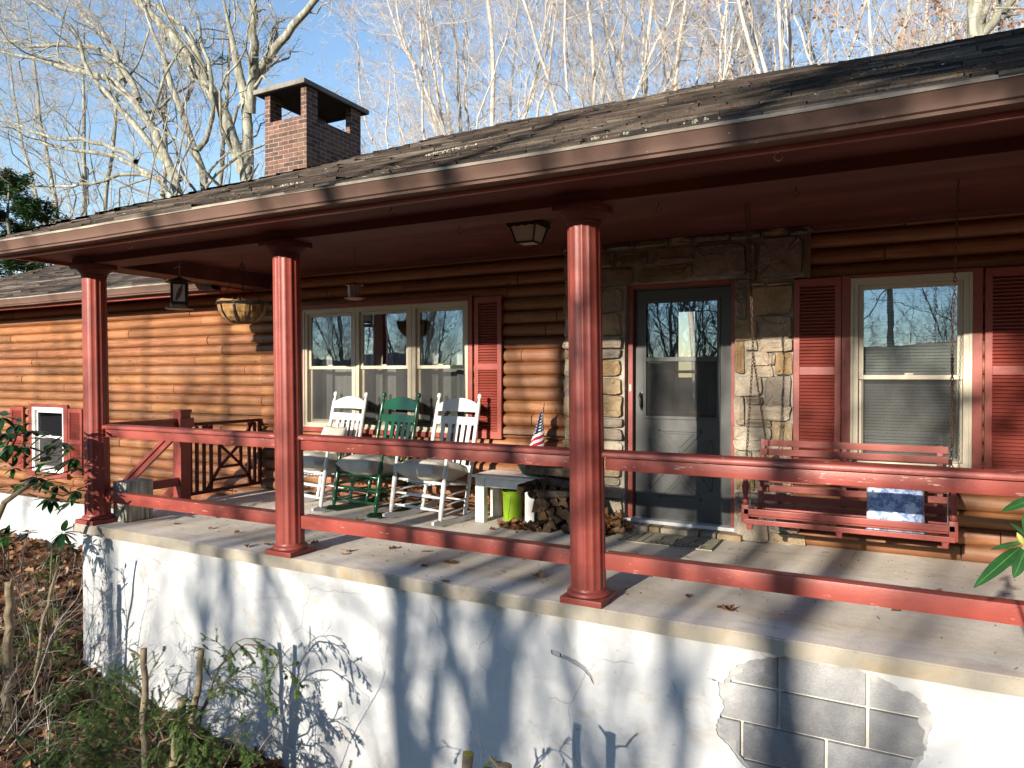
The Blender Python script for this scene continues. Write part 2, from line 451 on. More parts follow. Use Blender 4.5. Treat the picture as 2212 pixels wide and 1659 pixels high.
M['hemlock'] = leaf_mat('hemlock_needles', [(0, (0.05, 0.11, 0.025)), (0.6, (0.13, 0.23, 0.05)), (1, (0.27, 0.38, 0.09))], 0.5, 0.25)
M['rhodo'] = leaf_mat('rhododendron_leaf', [(0, (0.015, 0.055, 0.015)), (0.6, (0.03, 0.105, 0.022)), (1, (0.07, 0.20, 0.03))], 0.3, 0.12)
M['pine'] = leaf_mat('evergreen_needles', [(0, (0.012, 0.045, 0.020)), (0.6, (0.03, 0.085, 0.03)), (1, (0.08, 0.15, 0.04))], 0.55, 0.15)
M['beech'] = leaf_mat('orange_beech_leaf', [(0, (0.34, 0.14, 0.06)), (1, (0.55, 0.27, 0.14))], 0.7, 0.35)

def ground_mat():
    t = NT('forest_floor')
    v = t.coord()
    n = t.noise(v, 9, 6, 0.7)
    c = t.ramp(n, [(0.3, (0.045, 0.025, 0.013)), (0.55, (0.14, 0.07, 0.033)), (0.75, (0.25, 0.14, 0.07))])
    t.bsdf(c, 0.95, 0, t.bump(t.noise(v, 28, 5, 0.7), 0.9, 0.03), 0.2)
    return t.m
M['ground'] = ground_mat()

def pillow_mat():
    t = NT('blue_floral_cloth')
    tc = t.n('TexCoord')
    def flower(scale, loc, thr, pet):
        mp = t.n('Mapping'); mp.inputs['Scale'].default_value = (scale, scale, 0.001); mp.inputs['Location'].default_value = loc
        t.l(tc.outputs['Object'], mp.inputs[0])
        vo = t.n('TexVoronoi'); vo.inputs['Scale'].default_value = 1; vo.inputs['Randomness'].default_value = 0.8
        t.l(mp.outputs[0], vo.inputs['Vector'])
        d = t.n('VectorMath', operation='SUBTRACT'); t.l(mp.outputs[0], d.inputs[0]); t.l(vo.outputs['Position'], d.inputs[1])
        x, y, z = t.sep(d.outputs[0])
        an = t.math('ARCTAN2', y, x)
        r = vo.outputs['Distance']
        k = t.math('MULTIPLY', t.math('ABSOLUTE', t.math('COSINE', t.math('MULTIPLY', an, pet))), 0.16)
        return t.math('LESS_THAN', r, t.math('ADD', k, thr)), t.math('LESS_THAN', r, 0.07)
    f1, c1 = flower(8.5, (0.3, 0, 0.2), 0.24, 2.5)
    f2, c2 = flower(11, (2.3, 0, 1.2), 0.20, 3.0)
    wv = t.noise(t.coord((16, 16, 30)), 1.2, 4, 0.6, 2.0)
    base = t.mix(t.math('GREATER_THAN', wv, 0.5), (0.18, 0.26, 0.46, 1), (0.42, 0.49, 0.67, 1))
    c = t.mix(f2, base, (0.46, 0.55, 0.78, 1))
    c = t.mix(f1, c, (0.68, 0.74, 0.86, 1))
    c = t.mix(c1, c, (0.12, 0.2, 0.45, 1))
    t.bsdf(c, 0.9, 0, t.bump(t.noise(t.coord(), 200, 2), 0.2, 0.002), 0.2)
    return t.m
M['pillow'] = pillow_mat()

def uv_mat(name, fn, rough=0.8):
    t = NT(name)
    uv = t.n('UVMap'); uv.uv_map = 'uv'
    x, y, z = t.sep(uv.outputs[0])
    t.bsdf(fn(t, x, y), rough, 0, None, 0.2)
    return t.m
def flag_fn(t, u, v):
    st = t.math('LESS_THAN', t.math('MODULO', t.math('MULTIPLY', v, 13), 2.0), 1.0)
    c = t.mix(st, (0.78, 0.76, 0.74, 1), (0.45, 0.02, 0.05, 1))
    can = t.math('MULTIPLY', t.math('LESS_THAN', u, 0.42), t.math('GREATER_THAN', v, 6.0 / 13))
    mp = t.n('CombineXYZ'); t.l(t.math('MULTIPLY', u, 15), mp.inputs[0]); t.l(t.math('MULTIPLY', v, 13), mp.inputs[1])
    vo = t.n('TexVoronoi'); vo.inputs['Randomness'].default_value = 0; vo.inputs['Scale'].default_value = 1.0; t.l(mp.outputs[0], vo.inputs['Vector'])
    star = t.math('LESS_THAN', vo.outputs['Distance'], 0.27)
    cc = t.mix(star, (0.02, 0.03, 0.09, 1), (0.8, 0.8, 0.8, 1))
    return t.mix(can, c, cc)
M['flag'] = uv_mat('flag_cloth', flag_fn)

# ------------------------------------------------------------------ mesh helpers
class MB:
    def __init__(s):
        s.v = []; s.f = []; s.mi = []; s.tone = []; s.cur = 0; s.ct = (1, 1, 1)
        s.uv = None
    def add(s, vs, fs):
        o = len(s.v)
        s.v.extend([tuple(p) for p in vs])
        for f in fs:
            s.f.append(tuple(i + o for i in f)); s.mi.append(s.cur); s.tone.append(s.ct)
    def box(s, x0, x1, y0, y1, z0, z1, bev=0.0):
        if bev <= 0:
            vs = [(x0, y0, z0), (x1, y0, z0), (x1, y1, z0), (x0, y1, z0), (x0, y0, z1), (x1, y0, z1), (x1, y1, z1), (x0, y1, z1)]
            s.add(vs, [(0, 3, 2, 1), (4, 5, 6, 7), (0, 1, 5, 4), (1, 2, 6, 5), (2, 3, 7, 6), (3, 0, 4, 7)])
        else:
            s.hull([(x0, x1), (y0, y1), (z0, z1)], bev)
        return s
    def hull(s, r, b, mat=None):
        bm = bmesh.new()
        bmesh.ops.create_cube(bm, size=1.0)
        for v in bm.verts:
            for i in range(3):
                v.co[i] = r[i][0] if v.co[i] < 0 else r[i][1]
        bmesh.ops.bevel(bm, geom=bm.edges[:], offset=b, segments=2, affect='EDGES', profile=0.6)
        bm.verts.index_update()
        vs = [(mat @ v.co if mat else v.co)[:] for v in bm.verts]
        s.add(vs, [tuple(v.index for v in f.verts) for f in bm.faces])
        bm.free()
    def obox(s, c, size, rot=(0, 0, 0), bev=0.0):
        m = Matrix.Translation(c) @ (Matrix.Rotation(rot[2], 4, 'Z') @ Matrix.Rotation(rot[1], 4, 'Y') @ Matrix.Rotation(rot[0], 4, 'X'))
        a = [(-k / 2, k / 2) for k in size]
        if bev > 0:
            s.hull(a, bev, m); return
        vs = [m @ Vector((x, y, z)) for z in a[2] for (x, y) in ((a[0][0], a[1][0]), (a[0][1], a[1][0]), (a[0][1], a[1][1]), (a[0][0], a[1][1]))]
        s.add([v[:] for v in vs], [(0, 3, 2, 1), (4, 5, 6, 7), (0, 1, 5, 4), (1, 2, 6, 5), (2, 3, 7, 6), (3, 0, 4, 7)])
    def bar(s, p0, p1, w, h, up=(0, 0, 1), bev=0.0):
        p0 = Vector(p0); p1 = Vector(p1); d = (p1 - p0); L = d.length; d.normalize()
        u = Vector(up); r = d.cross(u)
        if r.length < 1e-4: r = d.cross(Vector((0, 1, 0)))
        r.normalize(); u = r.cross(d)
        m = Matrix(((d.x, r.x, u.x, 0), (d.y, r.y, u.y, 0), (d.z, r.z, u.z, 0), (0, 0, 0, 1)))
        m = Matrix.Translation((p0 + p1) / 2) @ m
        if bev > 0:
            s.hull([(-L / 2, L / 2), (-w / 2, w / 2), (-h / 2, h / 2)], bev, m); return
        vs = [m @ Vector((x * L / 2, y * w / 2, z * h / 2)) for z in (-1, 1) for (x, y) in ((-1, -1), (1, -1), (1, 1), (-1, 1))]
        s.add([v[:] for v in vs], [(0, 3, 2, 1), (4, 5, 6, 7), (0, 1, 5, 4), (1, 2, 6, 5), (2, 3, 7, 6), (3, 0, 4, 7)])
    def tube(s, pts, rad, n=8, cap=True):
        P = [Vector(p) for p in pts]
        if isinstance(rad, (int, float)): rad = [rad] * len(P)
        prev = None; rings = []
        for i, p in enumerate(P):
            t = (P[min(i + 1, len(P) - 1)] - P[max(i - 1, 0)]).normalized()
            if prev is None:
                a = Vector((0, 0, 1)) if abs(t.z) < 0.9 else Vector((1, 0, 0))
                u = t.cross(a).normalized()
            else:
                u = (prev - t * prev.dot(t)).normalized()
            prev = u; w = t.cross(u)
            rings.append([(p + (u * math.cos(2 * PI * k / n) + w * math.sin(2 * PI * k / n)) * rad[i])[:] for k in range(n)])
        vs = [v for r in rings for v in r]; fs = []
        for i in range(len(P) - 1):
            for k in range(n):
                fs.append((i * n + k, i * n + (k + 1) % n, (i + 1) * n + (k + 1) % n, (i + 1) * n + k))
        if cap:
            fs.append(tuple(range(n - 1, -1, -1))); fs.append(tuple((len(P) - 1) * n + k for k in range(n)))
        s.add(vs, fs)
    def lathe(s, prof, c=(0, 0, 0), n=24, axis=None):
        # prof: (r, z)
        vs = []; fs = []
        for r, z in prof:
            for k in range(n):
                a = 2 * PI * k / n
                vs.append((c[0] + r * math.cos(a), c[1] + r * math.sin(a), c[2] + z))
        for i in range(len(prof) - 1):
            for k in range(n):
                fs.append((i * n + k, i * n + (k + 1) % n, (i + 1) * n + (k + 1) % n, (i + 1) * n + k))
        if prof[0][0] > 1e-5: fs.append(tuple(range(n - 1, -1, -1)))
        if prof[-1][0] > 1e-5: fs.append(tuple((len(prof) - 1) * n + k for k in range(n)))
        if axis is not None:
            q = Vector((0, 0, 1)).rotation_difference(Vector(axis).normalized()); cc = Vector(c)
            vs = [(q @ (Vector(v) - cc) + cc)[:] for v in vs]
        s.add(vs, fs)
    def extrude(s, prof, x0, x1, close=True):
        # prof (y,z) swept along x
        n = len(prof)
        vs = [(x0, y, z) for y, z in prof] + [(x1, y, z) for y, z in prof]
        fs = [(i, (i + 1) % n, n + (i + 1) % n, n + i) for i in range(n if close else n - 1)]
        if close: fs += [tuple(range(n - 1, -1, -1)), tuple(range(n, 2 * n))]
        s.add(vs, fs)
    def prism(s, poly, z0, z1):
        n = len(poly)
        vs = [(x, y, z0) for x, y in poly] + [(x, y, z1) for x, y in poly]
        s.add(vs, [tuple(range(n - 1, -1, -1)), tuple(range(n, 2 * n))] + [(i, (i + 1) % n, n + (i + 1) % n, n + i) for i in range(n)])
    def build(s, name, mats, parent=None, smooth=False, tone=False, angle=None):
        me = bpy.data.meshes.new(name)
        me.from_pydata(s.v, [], s.f)
        if not isinstance(mats, (list, tuple)): mats = [mats]
        for m in mats: me.materials.append(m)
        if len(mats) > 1: me.polygons.foreach_set('material_index', s.mi)
        if tone:
            at = me.color_attributes.new('tone', 'FLOAT_COLOR', 'CORNER')
            arr = []
            for p, c in zip(me.polygons, s.tone):
                arr.extend([c[0], c[1], c[2], 1.0] * p.loop_total)
            at.data.foreach_set('color', arr)
        if s.uv:
            ul = me.uv_layers.new(name='uv')
            k = 0
            for p in me.polygons:
                for li in p.loop_indices:
                    ul.data[li].uv = s.uv[me.loops[li].vertex_index]
        bm = bmesh.new(); bm.from_mesh(me)
        bmesh.ops.recalc_face_normals(bm, faces=bm.faces[:])
        bm.to_mesh(me); bm.free()
        if smooth: me.polygons.foreach_set('use_smooth', [True] * len(me.polygons))
        if angle:
            me.polygons.foreach_set('use_smooth', [True] * len(me.polygons))
            me.set_sharp_from_angle(angle=math.radians(angle))
        me.update()
        o = bpy.data.objects.new(name, me)
        COL.objects.link(o)
        if parent: o.parent = parent
        return o

def tag(o, label=None, cat=None, group=None, kind=None):
    if label: o['label'] = label
    if cat: o['category'] = cat
    if group: o['group'] = group
    if kind: o['kind'] = kind
    return o
def empty(name, loc=(0, 0, 0), rz=0.0, label=None, cat=None, group=None):
    o = bpy.data.objects.new(name, None)
    COL.objects.link(o)
    o.empty_display_size = 0.1
    o.location = loc; o.rotation_euler = (0, 0, rz)
    return tag(o, label, cat, group)
def kids(o): return [c for c in COL.objects if c.parent == o]
def copy_tree(o, parent=None):
    c = o.copy(); COL.objects.link(c); c.parent = parent
    for ch in kids(o): copy_tree(ch, c)
    return c
def big_mesh(name, V, F, mats, parent=None, mi=None, rnd=None, smooth=False):
    V = np.asarray(V, dtype=np.float32); F = np.asarray(F, dtype=np.int32)
    me = bpy.data.meshes.new(name)
    nv = len(V); nf = len(F); k = F.shape[1]
    me.vertices.add(nv); me.vertices.foreach_set('co', V.ravel())
    me.loops.add(nf * k); me.loops.foreach_set('vertex_index', F.ravel())
    me.polygons.add(nf)
    me.polygons.foreach_set('loop_start', np.arange(0, nf * k, k, dtype=np.int32))
    me.polygons.foreach_set('loop_total', np.full(nf, k, dtype=np.int32))
    if not isinstance(mats, (list, tuple)): mats = [mats]
    for m in mats: me.materials.append(m)
    if mi is not None: me.polygons.foreach_set('material_index', np.asarray(mi, dtype=np.int32))
    if smooth: me.polygons.foreach_set('use_smooth', np.ones(nf, dtype=bool))
    if rnd is not None:
        at = me.attributes.new('rnd', 'FLOAT', 'FACE')
        at.data.foreach_set('value', np.asarray(rnd, dtype=np.float32))
    me.update(calc_edges=True); me.validate()
    o = bpy.data.objects.new(name, me)
    COL.objects.link(o)
    if parent: o.parent = parent
    return o
# ================================================================== HOUSE
rs = random.Random(7)
house = empty('log_house', (0, 0, 0), 0, 'single storey log house with deep red trimmed covered porch, white foundation and dark shingle roof', 'house')
YW = 6.04            # back of log grooves; log faces bulge to 5.98
PITCH = 0.1222
XR = 3.4             # right end of what is built

# ---- log walls
def log_rows(mb, x0, x1, z0, z1, y=YW):
    k0 = math.floor(z0 / PITCH + 1e-6); k1 = math.ceil(z1 / PITCH - 1e-6)
    for k in range(k0, k1):
        a = max(z0, k * PITCH); b = min(z1, (k + 1) * PITCH)
        if b - a < 0.004: continue
        rr = random.Random(k * 131 + 5)
        cuts = []
        cx = -20 + rr.random() * 3
        while cx < 6:
            cuts.append(cx); cx += rr.uniform(1.0, 2.9)
        xs = [x0] + [c for c in cuts if x0 + 0.08 < c < x1 - 0.08] + [x1]
        for i in range(len(xs) - 1):
            dy = rr.uniform(-0.005, 0.004); _k = rr.uniform(.62, 1.18); mb.ct = (_k, _k * rr.uniform(.93, 1.04), _k * rr.uniform(.86, 1.06))
            prof = []
            for j in range(9):
                t = j / 8; zz = k * PITCH + PITCH * t
                if zz < a - 1e-6 or zz > b + 1e-6: continue
                bulge = 0.056 * math.sqrt(max(0, 1 - (abs(2 * t - 1)) ** 2.6))
                prof.append((y - bulge + dy, zz))
            if len(prof) < 2: continue
            xa = xs[i] + (0.004 if i else 0); xb = xs[i + 1] - (0.004 if i < len(xs) - 2 else 0)
            n = max(1, int((xb - xa) / 0.5)); seg = [xa + (xb - xa) * q / n for q in range(n + 1)]
            vs = []; fs = []; m = len(prof)
            for q, X in enumerate(seg):
                w = 0.0025 * math.sin(X * 2.1 + k * 1.7)
                for (yy, zz) in prof: vs.append((X, yy + w, zz))
            for q in range(n):
                for j in range(m - 1):
                    fs.append((q * m + j, (q + 1) * m + j, (q + 1) * m + j + 1, q * m + j + 1))
            # end caps
            o = len(vs)
            for X, sg in ((xa, 0), (xb, n)):
                base = len(vs)
                vs.append((X, y + 0.03, prof[0][1])); vs.append((X, y + 0.03, prof[-1][1]))
                fs.append(tuple([sg * m + j for j in range(m)] + [base + 1, base]))
            mb.add(vs, fs)
def wall_with_holes(mb, x0, x1, z0, z1, holes, fn):
    xs = sorted(set([x0, x1] + [h[0] for h in holes] + [h[1] for h in holes]))
    for a, b in zip(xs[:-1], xs[1:]):
        hs = sorted([(h[2], h[3]) for h in holes if h[0] <= a + 1e-6 and h[1] >= b - 1e-6])
        z = z0
        for h0, h1 in hs:
            if h0 > z: fn(mb, a, b, z, h0)
            z = max(z, h1)
        if z < z1: fn(mb, a, b, z, z1)

H_L = (-5.80, -3.655, 0.775, 2.065)
H_D = (-2.03, -1.11, 0.05, 2.13)
H_R = (-0.245, 0.515, 0.675, 2.065)
H_W = (-11.185, -10.42, -0.055, 0.865)
ST = (-2.60, -0.66)  # stone covers the logs here
lw = MB()
# merge x cuts only where openings are, so that log joints stay continuous
def rows_holes(x0, x1, z0, z1, holes):
    ks = math.floor(z0 / PITCH + 1e-6), math.ceil(z1 / PITCH - 1e-6)
    for k in range(ks[0], ks[1]):
        a = max(z0, k * PITCH); b = min(z1, (k + 1) * PITCH)
        # split this course vertically at hole edges
        zs = sorted(set([a, b] + [h[2] for h in holes if a < h[2] < b] + [h[3] for h in holes if a < h[3] < b]))
        for za, zb in zip(zs[:-1], zs[1:]):
            zm = (za + zb) / 2
            hh = sorted([(h[0], h[1]) for h in holes if h[2] < zm < h[3]])
            x = x0
            for h0, h1 in hh:
                if h0 > x: log_rows(lw, x, h0, za, zb)
                x = max(x, h1)
            if x < x1: log_rows(lw, x, x1, za, zb)
rows_holes(-6.50, ST[0], 0.0, 2.50, [H_L])
lw.build('log_wall', M['log'], house, angle=40, tone=True)
lw = MB()
rows_holes(ST[1], XR, 0.0, 2.50, [(ST[1], -0.55, 2.06, 2.50), H_R])
lw.build('log_wall', M['log'], house, angle=40, tone=True)
lw = MB()
rows_holes(-15.0, -6.50, -0.4888, 2.42, [H_W])
lw.build('log_wall', M['log'], house, angle=40, tone=True)
# plain structural wall behind logs, holes for openings
bw = MB()
wall_with_holes(bw, -15.0, XR, -0.5, 2.6, [H_L, H_D, H_R, H_W], lambda mb, a, b, c, d: mb.box(a, b, 6.05, 6.17, c, d))
bw.build('wall_core', M['wall_in'], house)
# inside of the rooms
rm = MB()
rm.box(-6.3, -2.4, 8.6, 8.7, 0, 2.5); rm.box(-2.4, -2.3, 6.17, 8.7, 0, 2.5); rm.box(-6.4, -6.3, 6.17, 8.7, 0, 2.5)
rm.box(-2.3, -0.7, 9.6, 9.7, 0, 2.5); rm.box(-0.75, -0.65, 6.17, 9.7, 0, 2.5); rm.box(-0.65, 1.2, 8.6, 8.7, 0, 2.5); rm.box(1.2, 1.3, 6.17, 8.7, 0, 2.5)
rm.box(-6.4, 1.3, 6.17, 9.7, 2.5, 2.6); rm.box(-6.4, 1.3, 6.17, 9.7, -0.08, 0.0)
rm.box(-12.2, -9.4, 8.3, 8.4, -0.5, 2.4); rm.box(-12.2, -12.1, 6.17, 8.3, -0.5, 2.4); rm.box(-9.5, -9.4, 6.17, 8.3, -0.5, 2.4)
rm.box(-12.2, -9.4, 6.17, 8.4, 2.4, 2.5); rm.box(-12.2, -9.4, 6.17, 8.4, -0.6, -0.5)
rm.build('interior_room', M['wall_in'], house)

# ---- foundation
def outline_noise(pts, amp, sub, seed):
    r = random.Random(seed); out = []
    n = len(pts)
    for i in range(n):
        a = pts[i]; b = pts[(i + 1) % n]
        out.append(a)
        for k in range(1, sub):
            t = k / sub
            out.append((a[0] + (b[0] - a[0]) * t + r.uniform(-amp, amp), a[1] + (b[1] - a[1]) * t + r.uniform(-amp, amp)))
    return out
PATCH = [(-0.768, -0.305), (-0.74, -0.25), (-0.701, -0.193), (-0.614, -0.152), (-0.538, -0.122), (-0.45, -0.108), (-0.12, -0.106), (-0.04, -0.118), (0.002, -0.141), (0.054, -0.167), (0.119, -0.183), (0.164, -0.211), (0.189, -0.249), (0.196, -0.306), (0.177, -0.369), (0.174, -0.421), (0.159, -0.469), (0.14, -0.507), (0.10, -0.60), (-0.05, -0.72), (-0.3, -0.80), (-0.55, -0.78), (-0.67, -0.72), (-0.715, -0.666), (-0.747, -0.632), (-0.804, -0.588), (-0.808, -0.539), (-0.788, -0.484), (-0.764, -0.429), (-0.788, -0.384), (-0.797, -0.303), (-0.85, -0.300)]
YF = 3.87
def stucco_sheet(x0, x1, z0, z1, y, thick, holes):
    bm = bmesh.new()
    def loop(pts):
        vs = [bm.verts.new((p[0], y, p[1])) for p in pts]
        return [bm.edges.new((vs[i], vs[(i + 1) % len(vs)])) for i in range(len(vs))]
    n = 12
    outer = [(x0 + (x1 - x0) * i / n, z1) for i in range(n)] + [(x1, z1), (x1, z0)] + [(x0, z0)]
    es = loop(outer)
    for h in holes: es += loop(h)
    r = bmesh.ops.triangle_fill(bm, use_beauty=True, edges=es)
    ext = bmesh.ops.extrude_face_region(bm, geom=[f for f in bm.faces])
    vs = [g for g in ext['geom'] if isinstance(g, bmesh.types.BMVert)]
    for v in vs: v.co.y += thick
    bmesh.ops.recalc_face_normals(bm, faces=bm.faces[:])
    me = bpy.data.meshes.new('foundation_wall'); bm.to_mesh(me); bm.free()
    me.materials.append(M['stucco'])
    o = bpy.data.objects.new('foundation_wall', me); COL.objects.link(o); o.parent = house
    return o
CHIP = [(-1.79, -0.315), (-1.70, -0.335), (-1.60, -0.352), (-1.50, -0.40), (-1.475, -0.47), (-1.50, -0.42), (-1.57, -0.395), (-1.62, -0.37), (-1.70, -0.352), (-1.77, -0.340)]
CHIP = [(-1.785, -0.312), (-1.76, -0.309), (-1.69, -0.330), (-1.62, -0.343), (-1.555, -0.375), (-1.52, -0.415), (-1.508, -0.470), (-1.535, -0.425), (-1.585, -0.392), (-1.635, -0.372), (-1.70, -0.352), (-1.78, -0.338)]
stucco_sheet(-6.48, XR, -2.9, -0.082, YF, 0.0125, [[(a_, min(-.092, b_)) for a_, b_ in outline_noise(PATCH, 0.0065, 4, 3)], outline_noise(CHIP, 0.003, 3, 5)])
# thinner broken under-coat left round the edge of the bare patch
_r = random.Random(8)
_c = (sum(p[0] for p in PATCH) / len(PATCH), sum(p[1] for p in PATCH) / len(PATCH))
_in = []
for i_, p_ in enumerate(outline_noise(PATCH, 0.004, 3, 9)):
    k_ = 1 - max(0.0, 0.035 + 0.045 * math.sin(i_ * .37) + 0.03 * math.sin(i_ * 1.13 + 2) + _r.uniform(-.008, .008))
    _in.append((_c[0] + (p_[0] - _c[0]) * k_, _c[1] + (p_[1] - _c[1]) * k_))
_out = [(_c[0] + (p[0] - _c[0]) * 1.05, min(-0.083, _c[1] + (p[1] - _c[1]) * 1.05)) for p in PATCH]
_bm = bmesh.new()
_es = []
for L_ in (_out, _in):
    vs_ = [_bm.verts.new((a, YF + 0.0115, b)) for a, b in L_]
    _es += [_bm.edges.new((vs_[i], vs_[(i + 1) % len(vs_)])) for i in range(len(vs_))]
bmesh.ops.triangle_fill(_bm, use_beauty=True, edges=_es)
_me = bpy.data.meshes.new('undercoat'); _bm.to_mesh(_me); _bm.free()
_me.materials.append(simple('grey_undercoat', (0.36, 0.355, 0.35), .9, .3, 9, 0, .7, 60))
_uo = bpy.data.objects.new('undercoat', _me); COL.objects.link(_uo); _uo.parent = house
fb = MB()
fb.box(-6.465, XR, YF + 0.035, YF + 0.20, -2.9, -0.085)      # mortar plane of the block wall
fb.build('mortar_bed', M['mortar_pale'], house)
cb = MB(); r_ = random.Random(3)
rows = [(-0.103 + 0.0, -0.289), (-0.302, -0.492), (-0.505, -0.690), (-0.703, -0.890), (-0.903, -1.10)]
for i, (zt, zb) in enumerate(rows):
    off = {0: -0.507, 1: -0.507, 2: -0.282, 3: -0.48, 4: -0.282}[i]
    x = off - 0.41 * 16
    while x < XR:
        if x > -6.4 and x + 0.4 < XR:
            t = r_.uniform(-0.001, 0.001)
            cb.ct = tuple(r_.uniform(.72, 1.12) for _ in (0,)) * 3; cb.hull([(x + 0.008, x + 0.403), (YF + 0.0135 + t, YF + 0.08), (zb, zt)], 0.004)
        x += 0.411
cb.build('concrete_block', M['block'], house, angle=50, tone=True)
wf = MB()
wf.box(-15.02, -6.47, 6.03, 6.25, -2.6, -0.49)
wf.box(-15.02, -14.8, 6.25, 11.6, -2.6, -0.49)
wf.box(-6.479, -6.30, YF + 0.013, 6.03, -2.9, -0.084)
wf.build('foundation_wall', M['stucco'], house)

# ---- porch slab
sb = MB()
def slab_poly():
    pts = []
    r = random.Random(11)
    x = -6.53
    while x < XR:
        pts.append((x, 3.815 + r.uniform(-0.003, 0.003))); x += 0.16
    pts.append((XR, 3.815)); pts.append((XR, 6.06)); pts.append((-6.53, 6.06))
    return pts
sb.prism(slab_poly(), -0.085, 0.0)
so = sb.build('porch_floor', [M['slab']], house)
bm = bmesh.new(); bm.from_mesh(so.data)
es = [e for e in bm.edges if abs(e.verts[0].co.z) < 1e-5 and abs(e.verts[1].co.z) < 1e-5 and e.verts[0].co.y < 3.9]
bmesh.ops.bevel(bm, geom=es, offset=0.008, segments=2, affect='EDGES')
bm.to_mesh(so.data); bm.free()
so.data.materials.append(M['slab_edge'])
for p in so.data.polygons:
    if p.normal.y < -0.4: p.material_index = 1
# steps going down to the left of the gate
stp = MB()
for i in range(6):
    stp.box(-6.535 - 0.28 * (i + 1), -6.535 - 0.28 * i, 4.98, 5.96, -2.0, -0.17 * (i + 1) + 0.0)
stp.build('porch_step', M['slab'], house)

# ---- columns
def column(cx):
    lean = lambda z: -0.032 * z / 2.3
    cy = 3.945
    c = MB()
    nf = 14; seg = nf * 6; vs = []; fs = []
    zs = [0.07, 0.6, 1.2, 1.8, 2.235]
    for z in zs:
        R = 0.106 - 0.007 * z / 2.3
        for k in range(seg):
            a = 2 * PI * (k + 0.5) / seg
            t = (k % 6) / 5.0
            rr = R - 0.0048 * math.sin(PI * t) ** 0.8
            if k % 6 in (0, 5): rr = R
            vs.append((cx + lean(z) + rr * math.cos(a), cy + rr * math.sin(a), z))
    for i in range(len(zs) - 1):
        for k in range(seg): fs.append((i * seg + k, i * seg + (k + 1) % seg, (i + 1) * seg + (k + 1) % seg, (i + 1) * seg + k))
    c.add(vs, fs)
    co = c.build('column', M['red'], house, angle=20)
    b = MB(); b.hull([(cx - 0.13, cx + 0.13), (cy - 0.13, cy + 0.13), (0.001, 0.038)], 0.004)
    b.lathe([(0.120, 0.0385), (0.128, 0.045), (0.128, 0.058), (0.122, 0.066), (0.108, 0.072), (0.104, 0.085), (0.0, 0.085)], (cx, cy, 0), 40)
    b.build('column_base', M['red'], co, angle=40)
    b = MB(); l = lean(2.28)
    b.lathe([(0.0, 2.215), (0.099, 2.216), (0.101, 2.236), (0.106, 2.240), (0.106, 2.25), (0.103, 2.253), (0.118, 2.272), (0.137, 2.290), (0.141, 2.301), (0.141, 2.306), (0.0, 2.306)], (cx + l, cy, 0), 40)
    b.hull([(cx + l - 0.15, cx + l + 0.135), (cy - 0.135, cy + 0.135), (2.306, 2.344)], 0.003)
    b.build('capital', M['red_shaded'], co, angle=40)
for cx in (-6.37, -3.985, -1.573, 0.86, 3.28): column(cx)

# ---- rails between the columns
def rail_pair(x0, x1):
    t = MB()
    n = max(2, int((x1 - x0) / 0.4))
    t.hull([(x0 + 0.002, x1 - 0.002), (3.955, 3.995), (0.782, 0.852)], 0.003)
    t.box(x0 + .003, x1 - .003, 3.968, 3.99, .852, .860)
    prof = [(3.934, 0.859), (3.933, 0.862), (3.933, 0.880), (3.938, 0.888), (3.950, 0.893), (4.000, 0.899), (4.008, 0.893), (4.008, 0.862), (4.0, 0.860)]
    t.extrude(prof, x0 - 0.015, x1 + 0.015)
    t.build('top_rail', M['red_chip'], house, angle=35)
    b = MB(); b.hull([(x0, x1), (3.95, 4.04), (0.192, 0.288)], 0.004)
    b.build('bottom_rail', M['red_chip'], house, angle=35)
XC = (-6.37, -3.985, -1.573, 0.86, 3.28)
for a, b in zip(XC[:-1], XC[1:]): rail_pair(a + 0.098, b - 0.098)
t = MB()
t.hull([(-6.52, -6.46), (4.04, 4.87), (0.782, 0.865)], 0.003); t.hull([(-6.525, -6.445), (4.04, 4.87), (0.866, 0.895)], 0.004)
t.build('top_rail', M['red'], house)
t = MB(); t.hull([(-6.53, -6.46), (4.04, 4.87), (0.20, 0.285)], 0.003); t.build('bottom_rail', M['red'], house)
p = MB()
p.hull([(-6.56, -6.44), (4.86, 4.98), (0.001, 0.955)], 0.003)
p.hull([(-6.60, -6.41), (4.83, 5.00), (0.80, 0.90)], 0.006)
p.hull([(-6.57, -6.43), (4.85, 4.99), (0.955, 0.985)], 0.004)
p.build('newel_post', M['red'], house)

# ---- beam, soffit, fascia, ceiling
b = MB()
b.box(-6.61, XR, 3.87, 4.135, 2.345, 2.415); b.box(-6.61, XR, 3.90, 4.13, 2.415, 2.56)
b.box(-6.61, -6.34, 4.135, 6.02, 2.345, 2.56)
b.build('porch_beam', M['red_beam_shaded'], house)
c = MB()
for i in range(12):
    y0 = 4.0 + i * 0.18
    x = -6.5
c.box(-6.34, XR, 4.135, 6.02, 2.50, 2.52)
c.build('porch_ceiling', M['red_shaded'], house)
for _a, _b in ((-6.34, -2.64), (-0.52, XR)):
    tr = MB(); tr.extrude([(5.98, 2.499), (5.94, 2.499), (5.945, 2.49), (5.965, 2.478), (5.972, 2.465), (5.98, 2.460)], _a, _b)
    tr.build('ceiling_trim', M['red_shaded'], house)
s_ = MB()
s_.box(-6.86, XR, 3.415, 3.87, 2.405, 2.42)
s_.box(-6.86, -6.61, 3.87, 6.02, 2.405, 2.42)
s_.build('soffit', M['red_shaded'], house)
f_ = MB()
f_.box(-6.88, XR, 3.392, 3.415, 2.350, 2.49)
f_.box(-6.88, -6.857, 3.415, 6.02, 2.375, 2.49)
f_.build('fascia', M['red'], house)

